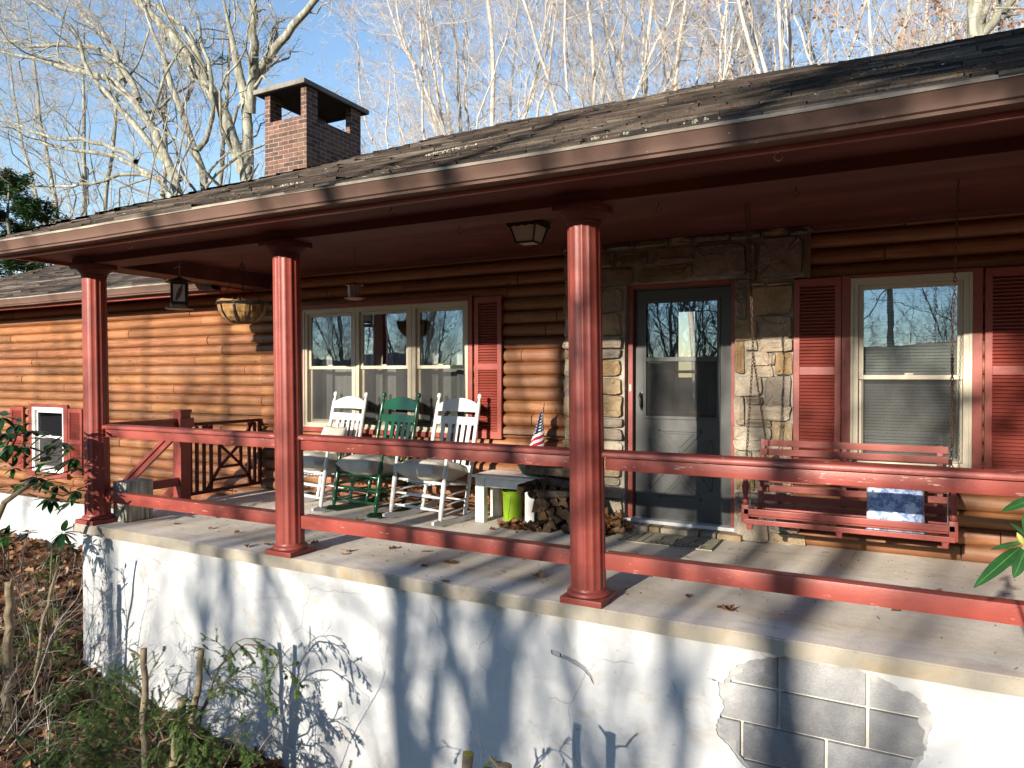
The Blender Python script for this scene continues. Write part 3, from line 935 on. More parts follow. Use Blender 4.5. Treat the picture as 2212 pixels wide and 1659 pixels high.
def gutter_run(x0, x1, yb, zb, sag=0.0):
    # K style: back at yb, bottom zb
    prof = [(yb, zb), (yb - 0.092, zb), (yb - 0.094, zb + 0.014), (yb - 0.107, zb + 0.020), (yb - 0.109, zb + 0.032), (yb - 0.115, zb + 0.050), (yb - 0.125, zb + 0.070), (yb - 0.131, zb + 0.082), (yb - 0.133, zb + 0.086)]
    g = MB(); N = 14
    def sweep(mb, prof, close):
        n = len(prof); vs = []; fs = []
        for q in range(N + 1):
            X = x0 + (x1 - x0) * q / N; w = 0.004 * math.sin(X * 1.3) + 0.002 * math.sin(X * 3.9)
            vs += [(X, y, z + w) for y, z in prof]
        for q in range(N):
            for j in range(n - (0 if close else 1)):
                fs.append((q * n + j, q * n + (j + 1) % n, (q + 1) * n + (j + 1) % n, (q + 1) * n + j))
        fs += [tuple(range(n - 1, -1, -1)), tuple(N * n + k for k in range(n))]
        mb.add(vs, fs)
    inner = [(y + 0.003, z + 0.003) for y, z in prof[1:]]
    sweep(g, prof + [(yb - 0.127, zb + 0.086)] + [(y + 0.004, z) for y, z in reversed(prof[1:-1])] + [(yb, zb + 0.004)], True)
    go = g.build('gutter', M['gutter'], house, angle=50)
    l = MB()
    sweep(l, [(yb - 0.139, zb + 0.087), (yb - 0.139, zb + 0.103), (yb - 0.125, zb + 0.106), (yb - 0.123, zb + 0.087)], True)
    l.build('gutter_lip', M['lip'], go)
    return go
gutter_run(-6.90, XR, 3.389, 2.374)
gutter_run(-14.9, -6.62, 5.50, 2.300)
# wing fascia and soffit
w_ = MB()
w_.box(-15.0, -6.62, 5.503, 5.525, 2.265, 2.40); w_.box(-15.0, -6.62, 5.525, 6.02, 2.33, 2.345)
w_.build('fascia', M['red'], house)
# ================================================================== ROOF
SL = 0.459
EY = 3.262
def rz(x, y):   # gentle unevenness of an old roof
    return max(0.12, min(1, (y - EY) / .8)) * (0.012 * math.sin(x * 1.1 + 0.6 * y) + 0.008 * math.sin(x * 2.7 - 1.3 * y) + 0.004 * math.sin(x * 7.1 + y * 5))
def shingles(mb, y0, z0, y1, s, xl, xr, seed):
    r = random.Random(seed)
    dy = 0.088; n = int((y1 - y0) / dy) + 1
    for k in range(n):
        ya = y0 + k * dy - 0.014; yb = min(ya + dy * 1.35, y1)
        x = xl(ya) - r.uniform(0, 0.3); xe = xr(ya)
        rowj = r.uniform(-0.004, 0.004); rowt = r.uniform(0.75, 1.2)
        while x < xe:
            w = r.choice((0.2, 0.3, 0.42, 0.6, 0.85)); xb = min(x + w, xe)
            if xb > xl(ya):
                xa = max(x, xl(ya))
                h = 0.012 + r.random() ** 2 * 0.016; dd = r.uniform(-0.006, 0.006) + rowj
                t = r.uniform(0.70, 1.12) * rowt
                base = r.choice(((0.085, 0.063, 0.050), (0.105, 0.080, 0.063), (0.060, 0.048, 0.040), (0.16, 0.13, 0.105)))
                mb.ct = tuple(c * t for c in base)
                m = 0.003
                xa2 = xa + m; xb2 = xb - m
                za = z0 + (ya - y0) * s; zb = z0 + (yb - y0) * s
                P = [(xa2, ya + dd, za + h + rz(xa, ya)), (xb2, ya + dd + r.uniform(-.003, .003), za + h + r.uniform(-.002, .003) + rz(xb, ya)),
                     (xb2, yb, zb + 0.001 + rz(xb, yb)), (xa2, yb, zb + 0.001 + rz(xa, yb)),
                     (xa2, ya + dd + 0.002, za - 0.004 + rz(xa, ya)), (xb2, ya + dd + 0.002, za - 0.004 + rz(xb, ya))]
                mb.add(P, [(0, 1, 2, 3), (4, 5, 1, 0)])
            x += w
EY, EZ = 3.262, 2.478
RY, RZ_ = 6.02, 3.742
AX = -4.10
roof = MB()
roof.ct = (0.045, 0.038, 0.034)
CX = -6.90
roof.add([(CX, EY, EZ - 0.006), (XR, EY, EZ - 0.006), (XR, RY, RZ_ - 0.008), (AX, RY, RZ_ - 0.008)], [(0, 1, 2, 3)])
roof.add([(CX, EY, EZ - 0.006), (AX, RY, RZ_ - 0.008), (CX, 2 * RY - EY, EZ - 0.006)], [(0, 1, 2)])
roof.add([(AX, RY, RZ_ - 0.008), (XR, RY, RZ_ - 0.008), (XR, 9.6, 2.2), (CX + 0.5, 9.6, 2.2)], [(0, 1, 2, 3)])
hipx = lambda y: CX + (AX - CX) * max(0, (y - EY)) / (RY - EY)
shingles(roof, EY + 0.004, EZ, RY + 0.02, SL, hipx, lambda y: XR, 21)
ro = roof.build('roof', M['shingle'], house, tone=True)
hc = MB(); r_ = random.Random(5)
N = 26
for i in range(N):       # hip and ridge caps
    t0 = i / N; t1 = (i + 1.35) / N
    p0 = Vector((CX, EY, EZ)).lerp(Vector((AX, RY, RZ_)), t0); p1 = Vector((CX, EY, EZ)).lerp(Vector((AX, RY, RZ_)), min(1, t1))
    hc.ct = tuple(c * r_.uniform(.7, 1.2) for c in (0.10, 0.08, 0.066))
    side = Vector((0.09, -0.09, -0.028)); s2 = Vector((-0.09, 0.09, -0.028))
    u = Vector((0, 0, 0.020)); d = Vector((0, 0, 0.004))
    w0 = Vector((0, 0, rz(p0.x, p0.y)))
    hc.add([p0 + u + w0, p0 + side + u + w0, p1 + side + d + w0, p1 + d + w0, p0 + s2 + u + w0, p1 + s2 + d + w0, p0 + w0, p0 + side + w0 - d], [(0, 1, 2, 3), (0, 3, 5, 4), (6, 7, 1, 0)])
x = AX
while x < XR:
    hc.ct = tuple(c * r_.uniform(.7, 1.2) for c in (0.10, 0.08, 0.066))
    a = Vector((x, RY, RZ_ + 0.018 + rz(x, RY))); b2 = Vector((x + 0.17, RY, RZ_ + 0.006 + rz(x + .17, RY)))
    f = Vector((0, -0.12, -0.052)); bk = Vector((0, 0.12, -0.052))
    hc.add([a, a + f, b2 + f, b2, a + bk, b2 + bk], [(0, 1, 2, 3), (0, 3, 5, 4)])
    x += 0.125
hc.build('ridge_cap', M['shingle'], ro, tone=True)
# wing and main roof behind
wr = MB(); wr.ct = (0.05, 0.04, 0.036)
WX = -14.75; WY, WZ = 5.385, 2.405; WRY = 8.6; WRZ = WZ + SL * (WRY - WY)
WAX = WX + (WRY - WY)
_zz = WZ - .006 + SL * (6.25 - WY)
wr.add([(WX, WY, WZ - 0.006), (-6.92, WY, WZ - 0.006), (-6.92, 6.25, _zz), (-4.0, 6.25, _zz), (-4.0, WRY, WRZ - 0.006), (WAX, WRY, WRZ - 0.006)], [(0, 1, 2, 4, 5), (2, 3, 4)])
wr.add([(WX, WY, WZ), (WAX, WRY, WRZ), (WX, 2 * WRY - WY, WZ)], [(0, 1, 2)])
wr.add([(WAX, WRY, WRZ), (-4.0, WRY, WRZ), (-4.0, 11.8, WZ), (WX, 11.8, WZ)], [(0, 1, 2, 3)])
shingles(wr, WY + 0.004, WZ, WRY, SL, lambda y: WX + (y - WY), lambda y: -6.92 if y < 6.3 else -5.2, 33)
wr.build('roof', M['shingle'], house, tone=True)

# debris lying on the roof: lichen clumps, bud scales, twigs
db = MB(); r_ = random.Random(77)
def on_roof(x, y): return (x, y, EZ + (y - EY) * SL + rz(x, y) + 0.012)
for i in range(620):
    y = EY + r_.random() ** 1.3 * (RY - EY - 0.1); x = r_.uniform(hipx(y) + 0.1, 2.6)
    p = Vector(on_roof(x, y)); k = r_.uniform(0.004, 0.012)
    db.ct = tuple(c * r_.uniform(.6, 1.2) for c in ((0.42, 0.36, 0.25), (0.45, 0.27, 0.15), (0.5, 0.46, 0.36))[r_.randrange(3)])
    a = r_.random() * 6.28; d = Vector((math.cos(a), math.sin(a), 0)) * k * r_.uniform(1, 2.2); e = Vector((-math.sin(a), math.cos(a), 0)) * k * .7
    db.add([p - d, p - e, p + d + Vector((0, 0, k)), p + e + Vector((0, 0, k * .7))], [(0, 1, 2, 3)])
for i in range(60):
    y = EY + r_.random() ** 1.5 * 2.3; x = r_.uniform(hipx(y) + 0.2, 2.0); p = Vector(on_roof(x, y)); a = r_.random() * 6.28
    db.ct = (0.14, 0.11, 0.08)
    q = p + Vector((math.cos(a), math.sin(a) * 0.5, 0)) * r_.uniform(.05, .16); q.z = on_roof(q.x, q.y)[2] + r_.uniform(0, .012)
    mid = (p + q) / 2 + Vector((0, 0, r_.uniform(0, .02)))
    db.tube([p, mid, q], 0.002, 4)
M['debris'] = attr_mat('roof_debris', 0.9, 60, 0.3, 0.003, 0.3)
tag(db.build('roof_debris', M['debris'], None, tone=True), 'bud scales and bits of twig scattered over the dark shingles', 'debris', kind='stuff')
lc = MB(); r_ = random.Random(4)
def lichen(x, y, lx, ly, n, lip=False):
    for i in range(n):
        a = x + r_.gauss(0, lx); b = y + r_.gauss(0, ly)
        z = on_roof(a, b)[2] if not lip else 2.482
        k = r_.uniform(.003, .009)
        lc.obox((a, b, z + k * .4), (k * 2, k * 1.6, k * 1.2), (r_.random() * 3, r_.random() * 3, r_.random() * 3))
lichen(-2.72, 4.08, 0.11, 0.03, 90); lichen(-3.75, 3.72, 0.06, 0.03, 16)
lichen(-1.25, 3.29, 0.10, 0.006, 12); lichen(-0.75, 3.29, .06, .006, 8)
tag(lc.build('lichen', M['lichen'], None), 'pale green lichen tufts growing on the shingles and gutter edge', 'lichen', kind='stuff')

# ---- chimney
ch = MB()
x0, x1, y0, y1 = -8.585, -7.725, 8.0, 9.24
ch.box(x0, x1, y0, y1, 2.6, 5.255)
for (a, b, c_, d) in ((x0, x0 + 0.11, y0, y0 + 0.24), (x1 - 0.11, x1, y0, y0 + 0.24), (x0, x0 + 0.11, y1 - 0.24, y1), (x1 - 0.11, x1, y1 - 0.24, y1)):
    ch.box(a, b, c_, d, 5.255, 5.69)
cho = ch.build('chimney', M['brick'], house)
fl = MB()
for cy in (8.35, 8.9):
    fl.box(x0 + 0.2, x1 - 0.2, cy - 0.16, cy + 0.16, 5.255, 5.30)
M['soot_shade'] = simple('soot_shade_concrete', (0.03, 0.028, 0.026), .95, .4, 8)  # near black: soot plus painted shade for the hollow below the cap
fl.build('flue', M['soot_shade'], cho)
fl = MB(); fl.box(x0 + .02, x1 - .02, y0 + .02, y1 - .02, 5.256, 5.262); fl.build('crown', M['soot_shade'], cho)
fl = MB(); fl.box(x0 - .12, x1 + .02, y0 - .07, y1 + .13, 5.684, 5.6895); fl.build('cap_underside_shade', M['soot_shade'], cho)  # thin dark plate stands in for shade beneath the cap
cc = MB(); cc.hull([(x0 - 0.15, x1 + 0.01 + 0.04, ), (y0 - 0.10, y1 + 0.16), (5.69, 5.765)], 0.012)
cc.build('chimney_cap', simple('weathered_cap', (.20, .185, .16), .9, .3, 5, 0, .4, 40), cho)

# ================================================================== STONE SURROUND
def stone(mb, x0, x1, z0, z1, y, depth, r, tone, rnd=0.28, ns=20):
    w = (x1 - x0) / 2; h = (z1 - z0) / 2; cx = (x0 + x1) / 2; cz = (z0 + z1) / 2
    e = 2 / r.uniform(0.32, 0.55) * 0.5
    ph = [r.random() * 6.28 for _ in range(4)]
    ring = []
    for k in range(ns):
        a = 2 * PI * k / ns
        ca, sa = math.cos(a), math.sin(a)
        ex = 0.30
        X = math.copysign(abs(ca) ** ex, ca); Zz = math.copysign(abs(sa) ** ex, sa)
        j = 1 + 0.05 * math.sin(2 * a + ph[0]) + 0.035 * math.sin(3 * a + ph[1]) + 0.02 * math.sin(7 * a + ph[2]) - 0.03
        ring.append((X * j, Zz * j))
    vs = []; fs = []
    d = depth * r.uniform(0.75, 1.2)
    tx = r.uniform(-.01, .01); tz = r.uniform(-.01, .01)
    for sc, dy in ((1.0, 0.0), (0.995, 0.72), (0.955, 0.97), (0.74, 1.0), (0.36, 1.04)):
        for k, (X, Zz) in enumerate(ring):
            # scale inwards by a fixed distance rather than a ratio
            ix = (1 - sc) * min(w, h); 
            sx = max(0.05, (w - ix) / w); sz = max(0.05, (h - ix) / h)
            nn = (r.uniform(-1, 1) * 0.009 + 0.008 * math.sin(X * 3 + ph[3]) * math.cos(Zz * 2.5 + ph[1])) if dy > 0.5 else 0
            vs.append((cx + X * w * sx, y - d * dy + nn + (tx * X + tz * Zz) * (dy > 0.5), cz + Zz * h * sz))
    m = 5
    for i in range(m - 1):
        for k in range(ns): fs.append((i * ns + k, i * ns + (k + 1) % ns, (i + 1) * ns + (k + 1) % ns, (i + 1) * ns + k))
    fs.append(tuple((m - 1) * ns + k for k in range(ns)))
    mb.ct = tone
    mb.add(vs, fs)
TONES = [(0.50, 0.42, 0.32), (0.57, 0.48, 0.37), (0.44, 0.37, 0.29), (0.41, 0.28, 0.15), (0.50, 0.38, 0.24), (0.31, 0.265, 0.22), (0.60, 0.52, 0.41), (0.45, 0.34, 0.21)]
st = MB(); r_ = random.Random(12)
def fill(x0, x1, z0, z1, hmin, hmax, wmin, wmax, y=5.99, depth=0.055, tones=TONES):
    z = z0
    while z < z1 - 0.03:
        h = r_.uniform(hmin, hmax)
        if z + h > z1 - hmin * 0.7: h = z1 - z
        x = x0
        while x < x1 - 0.02:
            w = r_.uniform(wmin, wmax)
            if x + w > x1 - wmin * 0.7: w = x1 - x
            g = 0.008
            dz0 = r_.uniform(-.006, .006); 
            stone(st, x + g * .6, x + w - g * .6, z + g * .6 + dz0, z + h - g * .6, y, depth, r_, tuple(c * r_.uniform(.85, 1.1) for c in r_.choice(tones)))
            x += w
        z += h
def US(u, v): return (-1.109 + (u - 1555) * 0.000917, 2.156 - (v - 290) * 0.00098 - (u - 1555) * 0.000056)
right = [(1560, 385, 1662, 482, 5), (1670, 392, 2045, 605, 7), (1560, 490, 1655, 655, 2), (1560, 662, 1745, 830, 4), (1758, 628, 2040, 800, 2),
         (1560, 840, 1645, 1105, 3), (1655, 828, 1755, 908, 6), (1765, 808, 2038, 908, 1), (1655, 918, 1850, 1032, 6), (1856, 918, 1900, 1020, 0), (1905, 915, 2040, 1100, 3),
         (1655, 1042, 1895, 1118, 6), (1558, 1128, 1800, 1282, 6), (1812, 1112, 2040, 1355, 5), (1560, 1292, 1650, 1528, 0), (1660, 1290, 1800, 1350, 5), (1662, 1362, 2045, 1462, 1),
         (1662, 1472, 1868, 1528, 0), (1878, 1472, 2042, 1640, 4), (1556, 1538, 1866, 1642, 6), (1556, 1650, 1790, 1730, 6), (1800, 1650, 2042, 1760, 1)]
for (u0, v0, u1, v1, ti) in right:
    a = US(u0, v0); b = US(u1, v1)
    stone(st, a[0], b[0], b[1], a[1], 5.99, 0.055, r_, TONES[ti])
fill(-1.105, -0.655, 0.62, 0.735, .08, .12, .12, .22)
fill(-1.105, -0.655, 0.40, 0.62, .10, .14, .12, .25)
fill(-1.105, -0.655, 0.20, 0.40, .10, .14, .12, .25)
stone(st, -1.09, -0.83, 0.005, 0.20, 5.99, 0.06, r_, TONES[1]); stone(st, -0.82, -0.56, 0.005, 0.09, 5.99, .05, r_, TONES[4]); stone(st, -0.82, -0.60, 0.10, 0.20, 5.99, .05, r_, TONES[5])
# left jamb: narrow quoins
z = 0.005
while z < 2.08:
    h = r_.choice((0.075, 0.09, 0.11, 0.16, 0.2)); 
    if z + h > 2.03: h = 2.10 - z
    tn = r_.choice(TONES)
    xe = -2.045 - r_.uniform(0, 0.035)
    xs_ = -2.625 + r_.uniform(0, 0.03)
    xm = r_.uniform(-2.42, -2.30)
    stone(st, xs_, xm - .005, z + .004, z + h - .004, 5.99, .06, r_, tn)
    stone(st, xm + .005, xe, z + .004, z + h - .004, 5.985, .06, r_, r_.choice(TONES))
    z += h
# band over the door
LT = [(0.30, 0.22, 0.13), (0.26, 0.20, 0.15), (0.30, 0.25, 0.22), (0.27, 0.22, 0.20), (0.34, 0.25, 0.13)]
stone(st, -2.62, -2.40, 2.16, 2.43, 5.99, .06, r_, LT[2])
stone(st, -2.34, -2.13, 2.29, 2.43, 5.99, .06, r_, LT[0]); stone(st, -2.38, -1.95, 2.125, 2.28, 5.99, .06, r_, LT[1])
stone(st, -2.12, -1.83, 2.29, 2.41, 5.99, .06, r_, LT[1]); stone(st, -1.82, -1.38, 2.28, 2.42, 5.99, .06, r_, LT[1])
stone(st, -1.94, -1.45, 2.14, 2.27, 5.99, .06, r_, LT[0]); stone(st, -1.43, -1.02, 2.14, 2.42, 5.99, .06, r_, LT[3])
stone(st, -0.93, -0.585, 2.115, 2.43, 5.99, .07, r_, LT[3]); stone(st, -1.01, -0.94, 2.1, 2.19, 5.99, .06, r_, LT[4]); stone(st, -0.578, -0.535, 2.10, 2.43, 5.99, .065, r_, LT[0])
stone(st, -1.01, -0.945, 2.21, 2.42, 5.99, .05, r_, LT[1])
x = -2.62
while x < -0.56:
    w = r_.uniform(.12, .35); w = min(w, -0.54 - x)
    if w < 0.06: break
    stone(st, x + .004, x + w - .004, 2.437, 2.496, 5.99, .06, r_, r_.choice(LT)); x += w
stone(st, -1.10, -0.98, 2.075, 2.125, 5.99, .05, r_, LT[3]); stone(st, -0.97, -0.87, 2.06, 2.095, 5.99, .05, r_, TONES[1]); stone(st, -0.86, -0.665, 2.05, 2.09, 5.99, .055, r_, TONES[7])
st.build('stone_surround', M['stone'], house, tone=True, angle=28)
mb_ = MB()
mb_.box(-2.615, -2.045, 5.975, 6.06, 0.0, 2.5); mb_.box(-1.105, -0.66, 5.975, 6.06, 0.0, 2.105); mb_.box(-2.045, -0.54, 5.975, 6.06, 2.135, 2.5); mb_.box(-1.105, -0.54, 5.974, 6.06, 2.105, 2.14)
mb_.build('mortar_bed', M['mortar'], house)
# stone door step
st = MB()
x = -2.07
for w, tn in ((0.27, 0), (0.10, 7), (0.33, 1), (0.14, 5), (0.20, 4)):
    st.ct = TONES[tn]
    st.hull([(x + .006, x + w - .004), (5.872, 6.00), (0.002, 0.052)], 0.012); x += w
st.build('door_step', M['stone'], house, tone=True)

# ================================================================== DOOR
ft = MB()
ft.hull([(-2.03, -1.992), (6.035, 6.16), (0.075, 2.13)], 0.002); ft.hull([(-1.146, -1.108), (6.035, 6.16), (0.075, 2.13)], 0.002)
ft.hull([(-1.992, -1.146), (6.035, 6.16), (2.10, 2.135)], 0.002)
ft.build('door_frame', M['red'], house)
th = MB(); th.hull([(-2.05, -1.10), (5.99, 6.19), (0.053, 0.082)], 0.004); th.build('threshold', M['threshold'], house)
dr = MB(); yd = 6.10
X0, X1, Z0, Z1 = -2.008, -1.130, 0.088, 2.112
dr.hull([(X0, X0 + 0.022), (yd - 0.012, yd + 0.04), (Z0, Z1)], 0.003); dr.hull([(X1 - 0.022, X1), (yd - 0.012, yd + 0.04), (Z0, Z1)], 0.003); dr.hull([(X0, X1), (yd - 0.011, yd + 0.04), (Z1 - 0.022, Z1)], 0.003)
X0 += 0.026; X1 -= 0.026; Z1 -= 0.027
GX0, GX1, GZ0, GZ1 = -1.885, -1.275, 0.985, 1.975
def rect_frame(mb, x0, x1, z0, z1, gx0, gx1, gz0, gz1, ya, yb, bev=0.002):
    mb.hull([(x0, gx0), (ya, yb), (z0, z1)], bev); mb.hull([(gx1, x1), (ya, yb), (z0, z1)], bev)
    mb.hull([(gx0 - .0005, gx1 + .0005), (ya + .0004, yb), (gz1, z1)], bev)
    if gz0 > z0: mb.hull([(gx0 - .0005, gx1 + .0005), (ya + .0004, yb), (z0, gz0)], bev)
dr.box(X0, GX0, yd, yd + 0.032, Z0, Z1); dr.box(GX1, X1, yd, yd + .032, Z0, Z1); dr.box(GX0, GX1, yd, yd + .032, GZ1, Z1); dr.box(GX0, GX1, yd, yd + .032, Z0, GZ0)
# mouldings round the glass
for (a, b, c_, d) in ((GX0 - .03, GX1 + .03, GZ1, GZ1 + .028), (GX0 - .03, GX1 + .03, GZ0 - .028, GZ0), (GX0 - .03, GX0, GZ0, GZ1), (GX1, GX1 + .03, GZ0, GZ1), (GX0, GX1, 1.46, 1.50)):
    dr.hull([(a, b), (yd - 0.010, yd + 0.01), (c_, d)], 0.004)
def tri_mould(p, w=0.028):
    cx = sum(q[0] for q in p) / 3; cz = sum(q[1] for q in p) / 3
    for f, h in ((1.0, 0.007), (0.62, 0.006)):
        P = [(cx + (q[0] - cx) * f, cz + (q[1] - cz) * f) for q in p]
        wi = w if f == 1 else 0.012
        for i in range(3):
            a = P[i]; b = P[(i + 1) % 3]
            dr.bar((a[0], yd - 0.001, a[1]), (b[0], yd - 0.001, b[1]), h * 2, wi, up=(0, 0, 1) if abs(a[1] - b[1]) < 0.2 else (1, 0, 0), bev=0.003)
tri_mould([(-1.775, 0.865), (-1.40, 0.865), (-1.588, 0.665)]); tri_mould([(-1.588, 0.475), (-1.40, 0.275), (-1.775, 0.275)])
tri_mould([(-1.855, 0.785), (-1.665, 0.57), (-1.855, 0.355)]); tri_mould([(-1.32, 0.785), (-1.32, 0.355), (-1.51, 0.57)])
doo = dr.build('door', M['door'], house)
g = MB(); g.add([(GX0, yd + .015, 1.50), (GX1, yd + .015, 1.50), (GX1, yd + .015, GZ1), (GX0, yd + .015, GZ1)], [(0, 1, 2, 3)]); g.build('glass', M['glass_dark'], doo)
g = MB(); g.add([(GX0, yd + .02, GZ0), (GX1, yd + .02, GZ0), (GX1, yd + .02, 1.46), (GX0, yd + .02, 1.46)], [(0, 1, 2, 3)]); g.build('glass', M['glass_dark'], doo)
g = MB(); g.add([(GX0, yd + .008, GZ0), (GX1, yd + .008, GZ0), (GX1, yd + .008, 1.46), (GX0, yd + .008, 1.46)], [(0, 1, 2, 3)]); g.build('insect_screen', M['screen'], doo)
h = MB()
hx = -1.928
h.tube([(hx, yd - .002, 1.185), (hx - .004, yd - .03, 1.178), (hx - .006, yd - .045, 1.15), (hx + .004, yd - .048, 1.11), (hx + .002, yd - .04, 1.075), (hx, yd - .015, 1.055), (hx, yd, 1.052)], [.009, .011, .012, .010, .011, .010, .008], 10)
h.lathe([(0.0, 0), (.014, 0.002), (.016, .012), (0, .014)], (hx, yd - .012, 1.178), 16, axis=(0, -1, 0))
h.hull([(hx - .012, hx + .012), (yd - .006, yd), (1.03, 1.20)], .003)
h.build('handle', M['black'], doo, angle=50)
for zz in (0.35, 1.1, 1.85):
    hg = MB(); hg.tube([(-1.146, yd - .016, zz - .05), (-1.146, yd - .016, zz + .05)], .006, 8); hg.build('hinge', M['black'], doo)
bt = MB(); bt.hull([(-2.022, -2.0), (6.026, 6.035), (1.20, 1.26)], .002); bt.build('doorbell', M['cream'], house)
# the inner door with its muntins, in the room's shade
iD = MB()
iD.box(-2.0, -1.14, 6.20, 6.235, .06, 1.02); iD.box(-2.0, -1.88, 6.20, 6.235, 1.02, 2.1); iD.box(-1.26, -1.14, 6.20, 6.235, 1.02, 2.1); iD.box(-1.88, -1.26, 6.20, 6.235, 1.95, 2.1)
iD.box(-1.66, -1.635, 6.205, 6.23, 1.02, 1.95); iD.box(-1.41, -1.385, 6.205, 6.23, 1.02, 1.95); iD.box(-1.88, -1.26, 6.205, 6.23, 1.36, 1.385)
iD.build('inner_door', M['wood_raw'], house)

# ================================================================== WINDOWS
def sash(mb, x0, x1, z0, z1, y, fw=0.035, t=0.02):
    mb.hull([(x0, x0 + fw), (y, y + t), (z0, z1)], .003); mb.hull([(x1 - fw, x1), (y, y + t), (z0, z1)], .003)
    mb.hull([(x0 + fw - .001, x1 - fw + .001), (y + .0005, y + t), (z1 - fw, z1)], .003); mb.hull([(x0 + fw - .001, x1 - fw + .001), (y + .0005, y + t), (z0, z0 + fw)], .003)
def quad(name, x0, x1, z0, z1, y, mat, par):
    g = MB(); g.add([(x0, y, z0), (x1, y, z0), (x1, y, z1), (x0, y, z1)], [(0, 1, 2, 3)]); return g.build(name, mat, par)
def curtain(par, x0, x1, z0, z1, y, amp=0.018, mat='curtain', seed=0):
    r = random.Random(seed); n = int((x1 - x0) / 0.006); vs = []; fs = []
    ph = r.random() * 6
    for i in range(n + 1):
        x = x0 + (x1 - x0) * i / n; t = x * 70
        for j, z in enumerate((z0, (z0 + z1) / 2, z1)):
            vs.append((x, y + amp * math.sin(t + ph + .5 * math.sin(x * 23)) * (1 - .25 * j), z))
    for i in range(n):
        for j in range(2): fs.append((i * 3 + j, (i + 1) * 3 + j, (i + 1) * 3 + j + 1, i * 3 + j + 1))
    m = MB(); m.add(vs, fs); return m.build('curtain', M[mat], par, smooth=True)
def window(name, x0, x1, z0, z1, divs, zm, mat, fw=0.045):
    w = MB(); yo = 5.962
    w.hull([(x0, x0 + fw), (yo, 6.08), (z0, z1)], .004); w.hull([(x1 - fw, x1), (yo, 6.08), (z0, z1)], .004)
    w.hull([(x0 + fw - .001, x1 - fw + .001), (yo + .0006, 6.08), (z1 - fw, z1)], .004); w.hull([(x0 + fw - .001, x1 - fw + .001), (yo + .0006, 6.08), (z0, z0 + fw)], .004)
    # stepped outer lip
    w.hull([(x0 - .006, x0 + .014), (yo - .012, yo + .02), (z0, z1 + .004)], .003); w.hull([(x1 - .014, x1 + .006), (yo - .012, yo + .02), (z0, z1 + .004)], .003)
    w.hull([(x0 - .0055, x1 + .0055), (yo - .0125, yo + .02), (z1 - .012, z1 + .006)], .003); w.hull([(x0 - .0055, x1 + .0055), (yo - .0125, yo + .02), (z0 - .006, z0 + .012)], .003)
    ex = [x0 + fw] + [d for d in divs for _ in (0,)] + [x1 - fw]
    cells = []
    px = x0 + fw
    for d in divs:
        w.hull([(d - .05, d + .05), (yo + .002, 6.08), (z0 + fw - .001, z1 - fw + .001)], .004)
        w.hull([(d - .004, d + .004), (yo - .004, yo + .01), (z0 + .02, z1 - .02)], .002)
        cells.append((px, d - .05)); px = d + .05
    cells.append((px, x1 - fw))
    root = w.build(name, M[mat], house)
    s = MB()
    for (a, b) in cells:
        sash(s, a + .001, b - .001, zm - .018, z1 - fw - .001, 5.992, .034)
        sash(s, a + .001, b - .001, z0 + fw + .001, zm + .018, 6.016, .034)
        s.hull([((a + b) / 2 - .03, (a + b) / 2 + .03), (5.988, 6.01), (zm + .016, zm + .030)], .003)
    s.build('sash', M[mat], root)
    for (a, b) in cells:
        quad('pane', a + .034, b - .034, zm + .014, z1 - fw - .034, 6.004, M['glass'], root)
        quad('pane', a + .034, b - .034, z0 + fw + .034, zm - .014, 6.030, M['glass'], root)
        quad('insect_screen', a + .02, b - .02, z0 + fw + .01, zm - .01, 6.006, M['screen'], root)
    return root, cells
wl, cells = window('window', -5.806, -3.65, 0.772, 2.068, (-5.068, -4.330), 1.427, 'cream')
k = 0
for (a, b) in cells:
    w_ = b - a
    curtain(wl, a - .03, a + w_ * .22, 0.80, 2.05, 6.20, seed=k); curtain(wl, b - w_ * (.34, .25, .42)[k], b + .03, 0.80, 2.05, 6.21, seed=k + 5)
    k += 1
curtain(wl, -5.75, -5.20, .80, 1.42, 6.26, .012, seed=11); curtain(wl, -4.95, -4.75, .80, 1.42, 6.26, .012, seed=12); curtain(wl, -4.2, -3.72, .80, 1.42, 6.27, .012, seed=13)
wr_, _ = window('window', -0.247, 0.521, 0.66, 2.068, (), 1.328, 'cream', fw=0.048)
bl = MB(); zz = 0.70
while zz < 2.03:
    bl.bar((-0.19, 6.10, zz), (0.465, 6.10, zz), 0.024, 0.0018, up=(0, 0.80, 0.60)); zz += 0.0235
bl.build('window_blind', M['blind'], wr_)
bc = MB()
for xx in (-.11, .14, .38): bc.tube([(xx, 6.087, .69), (xx, 6.087, 2.03)], .0015, 4)
bc.build('blind_cord', M['blind'], wr_)
ww, _ = window('window', -11.19, -10.414, -0.06, 0.87, (), 0.44, 'white_vinyl', fw=0.04)

